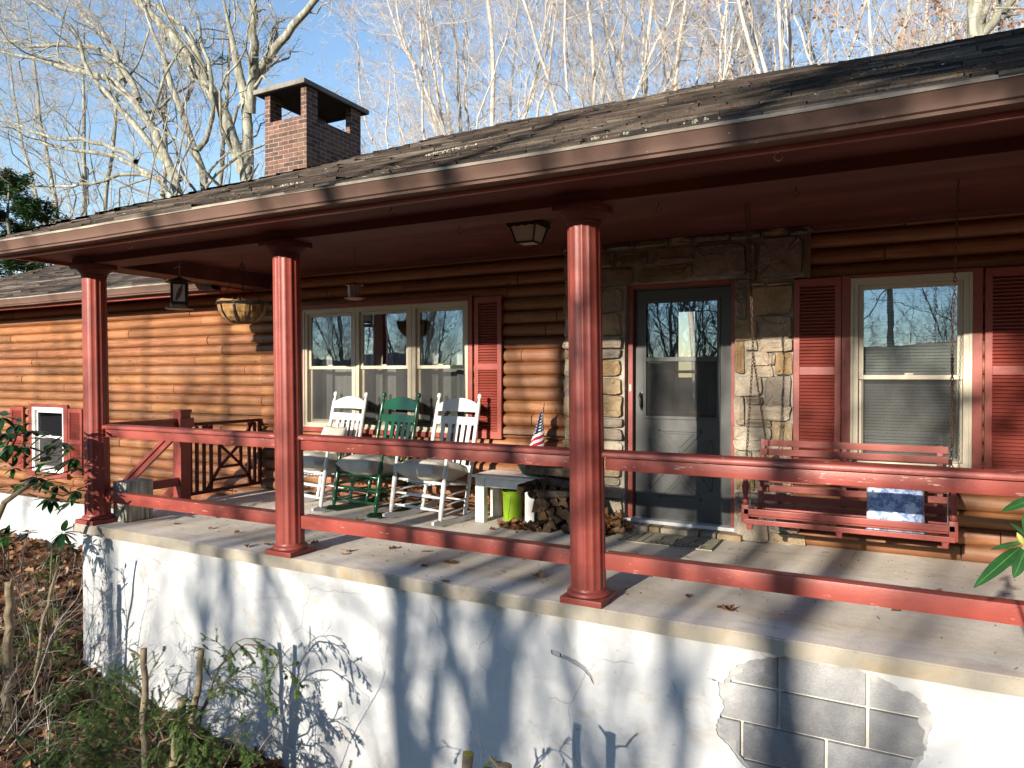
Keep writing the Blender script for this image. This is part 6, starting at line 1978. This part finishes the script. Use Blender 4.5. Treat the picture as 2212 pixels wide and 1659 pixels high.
# orange beeches
for u, Y, i, sc, lab, n in ((1860, 23, 3, .80, 'young beech holding withered orange leaves above the right of the roof', 1500), (1690, 26, 1, .72, 'thin tree with a few orange leaves, left of the orange beech', 600), (2060, 29, 3, .8, 'faint orange leaved tree behind the thick right trunk', 450), (870, 27, 4, .62, 'small tree with pinkish withered leaves right behind the chimney', 350)):
    p = at_y(u, 300, Y)
    root = place_tree(i, (p.x, Y, float(ground_z(p.x, Y)) - .1), rr.random() * 6.28, sc, lab, 'trees with withered leaves behind the roof', 'bark_pale')
    cv = GEN[i][1][0]; ids = rng.integers(0, len(cv), n * 3)
    pp = cv[ids]; pp = pp[(pp[:, 2] > 5) & (pp[:, 2] < 21)][:n]
    # clumps: keep leaves near some random centres
    pv, pf, pr = leaf_cloud(pp + rng.normal(0, .1, pp.shape), rng.uniform(.10, .18, len(pp)), rng, 1.2, .4)
    big_mesh('leaves', pv, pf, M['beech'], root, rnd=pr)

# far wood as one mass
acc = Acc(); rf_ = np.random.default_rng(41)
for k in range(14):
    i = rf_.integers(0, 5); s = rf_.uniform(.8, 1.15)
    Yd = rf_.uniform(36, 62); ang = math.radians(-62 + 84 * (k + rf_.uniform(0, 1)) / 14)
    # spread along the width of what can be seen
    X = Yd * math.tan(ang)
    if X < -75: continue
    a = rf_.uniform(0, 6.28); Rm = np.array([[math.cos(a), -math.sin(a), 0], [math.sin(a), math.cos(a), 0], [0, 0, 1]])
    for part in (0, 1):
        Vp, Fp = GEN[i][part]
        if part == 1:
            # only the bigger half of the twigs
            kf = rf_.random(len(Fp) // 9) < .40; kf = np.repeat(kf, 9); kf = np.r_[kf, np.zeros(len(Fp) - len(kf), bool)]
            Fp = Fp[kf]
            used, inv = np.unique(Fp, return_inverse=True); Vp = Vp[used]; Fp = inv.reshape(-1, 4)
        acc.add((Vp @ Rm.T) * s + np.array([X, Yd, float(ground_z(X, Yd)) - .3]), Fp)
fv, ff = acc.get()
tag(big_mesh('far_woods', fv, ff, M['twig'], smooth=True), 'pale winter woods far behind the house', 'woods', None, 'stuff')

# evergreen at the left edge
def conifer(name, loc, H, R, seed, label, nb=70, t0=.12, group=None):
    r = np.random.default_rng(seed); root = empty(name, loc, 0, label, 'tree', group)
    P = resample([(0, 0, -.5), (.1, 0, H * .5), (0, 0, H)], 12, r, .02)[None]; Rr = np.linspace(.16, .02, 12)[None]
    big_mesh('trunk', *tubes(P, Rr, 8), M['bark'], root, smooth=True)
    B1, R1 = spawn(P, Rr, nb, .22, (1.3, 1.75), 8, .35, .05, -.02, r, t0)
    # shorten with height
    B2, R2 = spawn(B1, R1, 12, .40, (.5, 1.0), 5, .5, .1, -.05, r, .2)
    a = Acc(); a.add(*tubes(B1, R1, 4)); a.add(*tubes(B2, R2, 3)); V_, F_ = a.get(); big_mesh('branches', V_, F_, M['twig_dark'], root)
    # foliage: small leaf quads along the twigs
    pts = np.concatenate([B2.reshape(-1, 3), (B2[:, :-1] * .5 + B2[:, 1:] * .5).reshape(-1, 3), B1[:, 2:].reshape(-1, 3)]); pts = np.repeat(pts, 3, 0)
    pts = pts + r.normal(0, .07, pts.shape)
    pv, pf, pr = leaf_cloud(pts, r.uniform(.12, .26, len(pts)), r, .5, .15, .22)
    big_mesh('foliage', pv, pf, M['pine'], root, rnd=pr)
    return root
for u, Y, H, lab, sd in ((20, 13.5, 9.2, 'dark green evergreen at the left edge beyond the wing roof', 1), (110, 18, 8.2, 'small evergreen just right of the taller one at the left edge', 2), (-60, 16, 12.0, 'evergreen mostly cut off by the left edge', 3)):
    p = at_y(u, 600, Y); conifer('evergreen_tree', (p.x, Y, float(ground_z(p.x, Y))), H, 2, sd, lab)

# ---- trees behind the viewer: they throw the shadows and show in the glass
BG = 'bare trees standing behind the viewer'
BL = 'bare tree behind the viewer that shades the porch and shows in the window panes'
rs_ = np.random.default_rng(23)
def shade_tree(x, y, r0, H, m1, seed, lean=(0, 0), t0=.15, fork=True, lv=None):
    r = np.random.default_rng(seed); g = float(ground_z(x, y))
    limbs = [([(x, y, g - .3), (x + lean[0] * .3 + r.uniform(-.1, .1), y, g + H * .3), (x + lean[0] * .6 + r.uniform(-.2, .2), y, g + H * .6), (x + lean[0], y + lean[1], g + H)], r0, .03)]
    if fork:
        for k in range(2):
            t = r.uniform(.25, .5); a = r.uniform(0, 6.28); s = r.uniform(1.2, 2.6)
            z = g + H * t
            limbs.append(([(x + lean[0] * t, y, z), (x + lean[0] * t + math.cos(a) * s * .5, y + math.sin(a) * s * .4, z + H * .14), (x + lean[0] * t + math.cos(a) * s, y + math.sin(a) * s * .8, z + H * .4)], r0 * .5, .025))
    d = make_tree(limbs, r, lv or LV(m1, 5, 4, 2)[:3], jit=.04)
    link_tree('bare_tree', d, M['bark'], M['twig_dark'], (0, 0, 0), 0, BL, 'tree', BG)
for (X, dist, r0, H, m1, seed, lean) in ((-3.11, 14, .055, 13, 9, 1, (.2, 0)), (-2.64, 12, .095, 15, 8, 2, (-.3, 0)), (-2.13, 11, .105, 16, 8, 3, (.1, 0)), (-1.78, 17, .06, 15, 9, 4, (.8, 0)),
        (-0.96, 13, .12, 16, 9, 5, (.5, 0)), (-0.52, 19, .085, 18, 9, 6, (0, 0)), (-4.95, 16, .07, 17, 9, 8, (.3, 0)), (-5.9, 20, .10, 18, 9, 9, (-.2, 0)), (-7.5, 13, .07, 14, 9, 10, (.2, 0)), (-5.4, 15, .05, 14, 11, 31, (1.0, 0)), (-3.7, 16, .05, 15, 10, 32, (-.7, 0)), (-.12, 13, .05, 14, 9, 41, (-.5, 0)), (-1.4, 20, .06, 16, 10, 33, (.6, 0)), (-8.6, 18, .06, 16, 12, 21, (-1.3, 0)), (-9.6, 17, .07, 16, 11, 11, (.9, 0)), (-11.0, 15, .055, 15, 12, 12, (1.3, 0)), (-12.4, 18, .08, 17, 9, 22, (-.8, 0))):
    shade_tree(X - .115 * (3.87 + dist), -dist, r0 * 1.5, H, m1, seed, lean)
conifer('evergreen_tree', (-.05, -10, float(ground_z(.2, -10))), 14.5, 2, 4, 'evergreen behind the viewer whose crown shades the right end of the roof', 90, .73)
for (x, y, i, s) in [(-58 + 4.1 * k_ + (k_ * 37 % 5) * .6, -41 - (k_ * 29 % 11), k_ % 5, .92) for k_ in range(18)]:
    place_tree(i, (x, y, float(ground_z(x, y)) - .1), rr.random() * 6.28, s, BL, BG, 'bark')
for (x, y, i, s) in ((-34, -18, 0, .8), (-27, -14, 2, .85), (-30, -30, 2, 1), (-38, -34, 3, 1), (-22, -13, 1, .75), (-26, -24, 4, .9), (3.5, -13, 2, .75), (6, -19, 0, .85), (8.5, -27, 3, .9), (5.2, -36, 1, .95), (-40, -24, 3, .95), (10, -16, 1, .9), (12.5, -30, 2, 1), (-20, -75, 4, 1.0), (-8, -82, 0, 1), (2, -78, 1, 1), (-34, -70, 2, 1), (10, -70, 3, 1)):
    place_tree(i, (x, y, float(ground_z(x, y)) - .1), rr.random() * 6.28, s, BL, BG, 'bark')

# ridge ring added out of view behind the viewer to cut sky fill
hv = []; hf = []; nh = 90
for i in range(nh + 1):
    a = math.radians(150 + 240 * i / nh); Rr_ = 420
    az_ = math.degrees(math.atan2(math.cos(a), -math.sin(a)))
    side = max(0, min(1, (az_ - 10) / 10))
    hgt = 165 * side + 10 + 6 * math.sin(i * .31) + 4 * math.sin(i * .83 + 1) + 2 * math.sin(i * 1.9)  # right side raised only to shut out sky light
    cx_, cy_ = math.cos(a), math.sin(a)
    hv += [(cx_ * 330, cy_ * 330, -60), (cx_ * Rr_, cy_ * Rr_, hgt), (cx_ * 560, cy_ * 560, -60)]
for i in range(nh):
    for j in (0, 1): hf.append((i * 3 + j, (i + 1) * 3 + j, (i + 1) * 3 + j + 1, i * 3 + j + 1))
M['sky_blocker'] = simple('sky_blocker_dark', (0.05, 0.045, 0.04), .95, .3, .02)
tag(big_mesh('sky_block_ridge', np.array(hv, float), np.array(hf), M['sky_blocker'], smooth=True), None, None, None, 'structure')

# ================================================================== UNDERGROWTH
def stem(pts, r, label, cap='cutwood', extra=None, group='cut off saplings along the foundation'):
    o = MB(); _g = np.random.default_rng(len(label)); P = resample(pts, 16, _g, .008)
    o.tube([tuple(p) for p in P], [r * (1.15 - .25 * t) * _g.uniform(.88, 1.12) for t in np.linspace(0, 1, 16)], 12)
    if extra:
        for a, b, rr_ in extra: o.tube([a, ((a[0] + b[0]) / 2, (a[1] + b[1]) / 2, (a[2] + b[2]) / 2 + .01), b], [rr_, rr_ * .8, rr_ * .6], 8)
    so = o.build('cut_sapling', M['stick'], None, angle=60)
    tag(so, label, 'cut sapling', group)
    c = MB(); e = P[-1]; d = P[-1] - P[-2]; c.lathe([(0, .0015), (r * .86, .0015), (r * .88, -.001)], tuple(e), 12, axis=tuple(d)); c.build('cut_end', M[cap], so)
    return so
gz = lambda x, y: float(ground_z(x, y)) - .1
stem([(-4.03, 2.80, gz(-4.03, 2.8)), (-4.12, 2.84, -.9), (-4.145, 2.855, -.385)], .021, 'cut sapling with a side stub, left one of the two before the white wall', extra=[((-4.14, 2.85, -.46), (-4.26, 2.83, -.40), .009), ((-4.13, 2.84, -.50), (-4.02, 2.87, -.40), .004)])
stem([(-4.12, 2.98, gz(-4.1, 3)), (-4.02, 3.08, -1.2), (-3.955, 3.13, -.452)], .022, 'taller straight cut sapling, right one of the two before the white wall')
stem([(-4.02, 2.9, gz(-4, 2.9)), (-3.99, 2.93, -1.2), (-3.95, 2.98, -.72)], .027, 'thick cut sapling half hidden in the hemlock', )
stem([(-1.66, 2.80, gz(-1.7, 2.8)), (-1.72, 2.82, -1.0), (-1.733, 2.835, -.437)], .029, 'cut stump stem with orange lichen on its top at the bottom edge', 'pith')
stem([(-1.50, 2.8, gz(-1.5, 2.8)), (-1.53, 2.81, -1.0), (-1.525, 2.815, -.43)], .030, 'cut stem with a short spur beside the lichened one', extra=[((-1.53, 2.81, -.49), (-1.60, 2.80, -.40), .012), ((-1.52, 2.81, -.52), (-1.42, 2.83, -.49), .009), ((-1.43, 2.83, -.49), (-1.36, 2.84, -.40), .008)])
stem([(-6.0, 3.16, gz(-6, 3.2)), (-5.93, 3.2, -.75), (-5.78, 3.26, -.087)], .013, 'thin leaning cut sapling at the left', extra=[((-5.84, 3.23, -.3), (-5.76, 3.2, -.02), .005)])
stem([(-6.02, 3.0, gz(-6, 3)), (-6.05, 3.03, -.8), (-6.05, 3.04, -.27)], .034, 'thick grey cut sapling at the left edge', extra=[((-6.05, 3.04, -.34), (-5.93, 3.0, -.22), .010)])
stem([(-6.18, 2.92, gz(-6.2, 2.9)), (-6.19, 2.93, -.8), (-6.17, 2.95, -.24)], .03, 'grey cut sapling just outside the left edge')

def twig_shrub(name, base, n, L, seed, label, r0=.006, up=.03, ang=(.2, 1.1), mat='twig', group=None, m=(5, 4), wander=.16, cat='shrub'):
    r = np.random.default_rng(seed); d = r.normal(size=(n, 3)) * .5; d[:, 2] = np.abs(d[:, 2]) + .8; d /= np.linalg.norm(d, axis=1, keepdims=True)
    P = np.zeros((n, 9, 3)); P[:, 0] = np.array(base) + r.normal(0, .06, (n, 3)) * [1, 1, 0]
    ln = L * r.uniform(.6, 1.1, n); cur = P[:, 0].copy()
    for s in range(1, 9):
        d = d + r.normal(size=d.shape) * .14; d[:, 2] += up; d /= np.linalg.norm(d, axis=1, keepdims=True); cur = cur + d * (ln / 8)[:, None]; P[:, s] = cur
    R = r0 * (1 - .7 * np.linspace(0, 1, 9))[None] * r.uniform(.6, 1.2, n)[:, None]
    a = Acc(); a.add(*tubes(P, R, 6))
    B1, R1 = spawn(P, R, m[0], .45, ang, 6, .6, wander, .02, r, .25, minr=.0016); a.add(*tubes(B1, R1, 4))
    B2, R2 = spawn(B1, R1, m[1], .5, ang, 5, .6, wander, .0, r, .2, minr=.0011); a.add(*tubes(B2, R2, 3))
    V_, F_ = a.get()
    o = big_mesh(name, V_, F_, M[mat], smooth=True); return tag(o, label, cat, group), B1, B2
SG = 'tangles of bare twigs growing below the porch'
for (b, n, L, sd, lab, mt_) in (((-5.9, 2.8, -1.6), 7, 1.15, 1, 'tangle of pale bare twigs at the far lower left', 'twig'), ((-6.5, 3.6, -1.4), 6, .9, 2, 'bare twiggy bush before the corner of the porch wall', 'stick'),
                           ((-5.4, 2.4, -1.8), 4, .8, 3, 'bare twigs rising left of the hemlock', 'twig'), ((-3.75, 2.9, -1.6), 4, 1.25, 5, 'fine bare twigs in front of the white wall', 'stick'), ((-2.1, 2.9, -1.9), 4, 1.1, 6, 'few bare twigs at the bottom middle', 'stick'), ((-7.6, 4.2, -1.3), 7, 1.0, 7, 'bare bush in front of the left wing foundation', 'stick'), ((-5.9, 3.3, -1.5), 4, 1.4, 8, 'tall fine twigs by the thin leaning sapling', 'stick'), ((-5.2, 2.9, -1.6), 6, .95, 11, 'pale dead twigs poking out of the hemlock boughs', 'twig'), ((-6.1, 2.9, -1.5), 8, 1.3, 12, 'dense dry twigs around the thick cut sapling', 'twig'), ((-6.9, 3.7, -1.3), 8, 1.0, 13, 'dry twigs under the rhododendron', 'twig')):
    twig_shrub('bare_twigs', b, n, L, sd, lab, group=SG, mat=mt_, r0=.005)

def hemlock(name, mains, seed, label, nsub=15, subL=.34, group='hemlock boughs hanging before the white foundation'):
    r = np.random.default_rng(seed); root = empty(name, (0, 0, 0), 0, label, 'hemlock', group)
    P = np.stack([resample(m, 12, r, .008) for m in mains]); R = np.repeat(np.linspace(.008, .0025, 12)[None], len(mains), 0)
    a = Acc(); a.add(*tubes(P, R, 6))
    B1, R1 = spawn(P, R, nsub, subL, (.4, 1.1), 8, .5, .10, -.085, r, .12, minr=.0013)
    B2, R2 = spawn(B1, R1, 5, .42, (.4, .9), 5, .6, .10, -.03, r, .15, minr=.0009)
    a.add(*tubes(B1, R1, 4)); a.add(*tubes(B2, R2, 3)); V_, F_ = a.get()
    big_mesh('branches', V_, F_, M['twig_dark'], root, smooth=True)
    Vn = []; Fn = []; cn = 0
    for B, dens in ((B1, 15), (B2, 13)):
        A0 = B[:, :-1]; A1 = B[:, 1:]
        for k in range(dens):
            t = (k + r.random(A0.shape[:2])[..., None]) / dens
            p = A0 * (1 - t) + A1 * t; tg = A1 - A0; tg /= np.linalg.norm(tg, axis=2, keepdims=True) + 1e-9
            sd_ = np.cross(tg, np.array([0, 0, 1.])) ; sd_ /= np.linalg.norm(sd_, axis=2, keepdims=True) + 1e-9
            for s in (-1, 1):
                dr_ = sd_ * s * r.uniform(.6, 1, p.shape[:2])[..., None] + tg * .6 + r.normal(0, .22, p.shape)
                dr_ /= np.linalg.norm(dr_, axis=2, keepdims=True)
                ln = r.uniform(.008, .014, p.shape[:2])[..., None]; w = tg * .0013
                q4 = np.stack([p - w, p + w, p + dr_ * ln + w * .5, p + dr_ * ln - w * .5], 2).reshape(-1, 3)
                Vn.append(q4); m_ = len(q4) // 4; Fn.append(np.arange(m_ * 4).reshape(-1, 4) + cn); cn += m_ * 4
    Vn = np.concatenate(Vn); Fn = np.concatenate(Fn)
    big_mesh('needles', Vn, Fn, M['hemlock'], root, rnd=np.repeat(r.random(len(Fn) // 8 + 1), 8)[:len(Fn)])
    return root
# boughs, given by where they start and where they droop to
b1 = []
for i in range(24):
    r = random.Random(60 + i)
    s = Vector((-4.05 + r.uniform(-.15, .15), 2.9 + r.uniform(-.1, .1), -1.15 + r.uniform(-.35, .25)))
    a = r.uniform(2.4, 4.0) if i % 3 else r.uniform(-.6, .8); L = r.uniform(.7, 1.25) if i % 3 else r.uniform(.35, .6)
    e = s + Vector((math.cos(a) * L, math.sin(a) * L * .75, r.uniform(-.08, .22)))
    b1.append([s[:], (s.lerp(e, .5) + Vector((0, 0, .14)))[:], (e + Vector((0, 0, -.05)))[:]])
hemlock('hemlock', b1, 5, 'thick green hemlock boughs spreading over the ground at the lower left', 17, .36)
hemlock('hemlock', [[(-4.0, 3.1, -1.0), (-3.9, 3.2, -.60), (-3.75, 3.25, -.38), (-3.62, 3.25, -.36)], [(-3.9, 3.2, -.60), (-3.72, 3.28, -.42), (-3.50, 3.3, -.42), (-3.30, 3.3, -.58)], [(-4.0, 3.1, -.95), (-3.85, 3.2, -.66), (-3.60, 3.2, -.56), (-3.38, 3.2, -.66)], [(-3.95, 3.0, -1.1), (-3.7, 3.05, -.92), (-3.5, 3.05, -.90), (-3.38, 3.05, -.98)]], 6, 'drooping hemlock sprays in front of the white wall, right of the saplings', 11, .30)
hemlock('hemlock', [[(-2.0, 2.9, -1.7), (-2.25, 2.95, -.95), (-2.45, 3.0, -.80), (-2.62, 3.0, -.84)], [(-2.1, 2.95, -1.1), (-2.0, 3.0, -.80), (-1.86, 3.05, -.66), (-1.72, 3.05, -.70), (-1.66, 3.05, -.82)]], 7, 'sparse hemlock twig arching up at the bottom middle', 9, .24)
hemlock('hemlock', [[(-1.0, 3.0, -2.0), (-.85, 3.1, -1.0), (-.62, 3.2, -.72), (-.45, 3.2, -.80)]], 8, 'bare thin hemlock twig in front of the exposed blocks', 5, .2)
hemlock('hemlock', [[(-6.6, 3.3, -1.4), (-6.9, 3.6, -1.0), (-7.3, 3.8, -.92)], [(-6.6, 3.3, -1.4), (-6.4, 3.5, -1.0), (-6.2, 3.6, -.9)], [(-6.9, 3.4, -1.4), (-7.3, 3.4, -1.1), (-7.8, 3.6, -1.05)], [(-5.9, 2.9, -1.5), (-6.2, 3.1, -1.2), (-6.6, 3.2, -1.15)]], 9, 'low hemlock growth by the corner of the foundation at the left', 13, .34)
hemlock('hemlock', [[(-5.95, 3.25, -1.3), (-5.9, 3.3, -.6), (-5.98, 3.3, -.15)], [(-6.05, 3.3, -1.3), (-6.1, 3.35, -.7), (-6.2, 3.4, -.3)]], 10, 'thin hemlock seedling before the left end of the white wall', 12, .2)

hemlock('hemlock', [[(-6.5, 2.7, -1.5), (-6.35, 2.75, -.7), (-6.2, 2.8, -.35)], [(-6.6, 2.6, -1.5), (-6.5, 2.6, -.6), (-6.45, 2.6, .0)], [(-6.4, 2.5, -1.5), (-6.3, 2.5, -.9), (-6.1, 2.6, -.75)], [(-6.5, 2.7, -1.2), (-6.15, 2.75, -.95), (-5.95, 2.75, -.95)], [(-6.5, 2.6, -.9), (-6.3, 2.6, -.45), (-6.22, 2.65, -.1)], [(-6.4, 2.6, -1.5), (-6.2, 2.6, -1.2), (-5.9, 2.7, -1.15)]], 12, 'hemlock growing just outside the lower left edge', 16, .26)
# rhododendrons
def whorl(mb, c, axis, n, L, r, droop=.35, w=.30):
    c = Vector(c); axis = Vector(axis).normalized(); qd = Vector((0, 0, 1)).rotation_difference(axis)
    for k in range(n):
        a = 2 * PI * k / n + r.uniform(-.25, .25)
        d = qd @ Vector((math.cos(a), math.sin(a), r.uniform(-.25, .45))); d = (d + Vector((0, 0, -droop))).normalized()
        rleaf(mb, c + d * .012, d, L * r.uniform(.75, 1.1), w, r)
def rleaf(mb, c, d, L, w, r, nrm=None):
    s = d.cross(Vector((0, 0, 1))) if nrm is None else d.cross(nrm)
    if s.length < .05: s = Vector((1, 0, 0))
    s.normalize(); n = s.cross(d).normalized(); vs = []; fs = []; ns = 8
    for i in range(ns + 1):
        t = i / ns; ww = L * w * .5 * math.sin(PI * min(1, (t * .93 + .05)) ** .85) ** .75 if 0 < i < ns else L * .008
        p = c + d * L * t + n * (-.10 * L * t * t)
        for e, h in ((-1, .12), (-.07, 0), (.07, 0), (1, .12)): vs.append((p + s * ww * e + n * ww * h)[:])
    for i in range(ns):
        for j in range(3): fs.append((i * 4 + j, i * 4 + j + 1, i * 4 + j + 5, i * 4 + j + 4))
    q_ = r.random() * .8; mb.add(vs, fs); mb.rn += [1.0 if k_ % 3 == 1 else q_ for k_ in range(len(fs))]
def rhodo_build(mb, par):
    o = big_mesh('leaves', np.array(mb.v), np.array(mb.f), M['rhodo'], par, rnd=np.array(mb.rn), smooth=True); return o
rl = empty('rhododendron', (0, 0, 0), 0, 'straggly rhododendron with whorls of dark leaves before the small window of the left wing', 'rhododendron')
r = random.Random(14); m = MB(); m.rn = []; sm = MB()
cl = [(15, 935, 3.2, 1), (40, 915, 3.3, 1), (70, 930, 3.4, 1), (25, 960, 3.1, 1), (55, 965, 3.3, 1), (88, 945, 3.4, .8), (110, 960, 3.5, .8), (135, 955, 3.5, .8), (150, 965, 3.5, .7), (100, 985, 3.4, .8), (160, 990, 3.55, .8), (145, 1000, 3.5, .8), (168, 1010, 3.6, .7), (80, 1030, 3.4, .9), (100, 1040, 3.4, .9), (45, 1045, 3.3, .8), (125, 1050, 3.5, .8), (150, 1085, 3.5, 1.0), (110, 1075, 3.5, .9), (165, 1060, 3.6, .8), (30, 1010, 3.2, .6), (5, 900, 3.1, 1), (0, 1150, 3.2, .8), (12, 1160, 3.2, .7), (135, 1150, 3.5, .9), (115, 1195, 3.5, .8), (150, 1180, 3.6, .6), (60, 1150, 3.4, .5), (-30, 930, 3.1, 1), (-40, 1000, 3.0, 1), (-25, 1060, 3.1, 1), (-10, 975, 3.1, 1)]
bases = []
root0 = Vector((-7.0, 3.1, float(ground_z(-7, 3.1)) - .1))
knee = at_y(60, 1060, 3.25); kn2 = at_y(15, 1110, 3.15)
sm.tube([root0[:], at_y(-40, 1200, 3.1)[:], at_y(10, 1085, 3.15)[:], at_y(45, 1060, 3.2)[:], at_y(70, 1045, 3.3)[:]], [.03, .026, .022, .018, .014], 8)
sm.tube([root0[:], at_y(-60, 1100, 3.05)[:], at_y(-10, 1000, 3.1)[:], at_y(20, 950, 3.15)[:]], [.028, .022, .016, .010], 8)
for (u, v, y, s) in cl:
    p = at_y(u, v, y)
    whorl(m, p, (r.uniform(-.5, .5), r.uniform(-.8, .2), 1), r.randint(8, 12), .125 * s + .03, r, r.uniform(.1, .5), .34)
    src = Vector(at_y(max(-40, u * .55), v * .6 + 1055 * .4, 3.25)) if v < 1120 else Vector(at_y(u * .6 + 10, 1230, 3.4))
    mid = src.lerp(p, .55) + Vector((r.uniform(-.04, .04), 0, r.uniform(-.06, .02)))
    sm.tube([src[:], mid[:], p[:]], [.009, .006, .004], 6)
rhodo_build(m, rl); sm.build('branches', M['stick'], rl, smooth=True)
rr2 = empty('rhododendron', (0, 0, 0), 0, 'glossy rhododendron leaves with a pale bud reaching in at the right edge', 'rhododendron')
m = MB(); m.rn = []; sm = MB(); r = random.Random(3)
c0 = CAMP + ray(2214, 1172) * 1.5
def lf(u0, v0, u1, v1, dp0=1.5, dp1=1.45, w=.32, nrm=None):
    a = CAMP + ray(u0, v0) * dp0; b = CAMP + ray(u1, v1) * dp1; rleaf(m, a, (b - a).normalized(), (b - a).length, w, r, nrm)
nn = Vector((.25, -.6, .75)).normalized()
lf(2204, 1182, 2108, 1262, 1.5, 1.46, .19, nn); lf(2208, 1172, 2146, 1181, 1.5, 1.46, .13, nn); lf(2218, 1180, 2192, 1246, 1.5, 1.47, .36, nn); lf(2225, 1165, 2186, 1128, 1.5, 1.5, .26, nn)
lf(2250, 1072, 2168, 1098, 1.5, 1.47, .21, nn); lf(2222, 1170, 2270, 1240, 1.5, 1.5, .35, nn); lf(2222, 1165, 2290, 1150, 1.5, 1.5, .35, nn); lf(2222, 1160, 2230, 1090, 1.5, 1.55, .35, nn)
rl_extra = rhodo_build(m, rr2)
bd = MB(); ax = (CAMP + ray(2196, 1152) * 1.5) - (CAMP + ray(2212, 1182) * 1.5)
bd.lathe([(0, 0), (.004, .003), (.007, .013), (.0055, .024), (0, .034)], (CAMP + ray(2213, 1180) * 1.5)[:], 12, axis=ax[:]); bd.build('bud', simple('pale_bud', (.40, .36, .10), .5, .15, 40), rr2, smooth=True)
sm.tube([(CAMP + ray(2209, 1180) * 1.5)[:], (CAMP + ray(2240, 1240) * 1.5)[:], (CAMP + ray(2330, 1500) * 1.5)[:], (1.1, 1.5, -2.2)], [.004, .006, .010, .02], 8)
sm.build('branches', M['stick'], rr2, smooth=True)
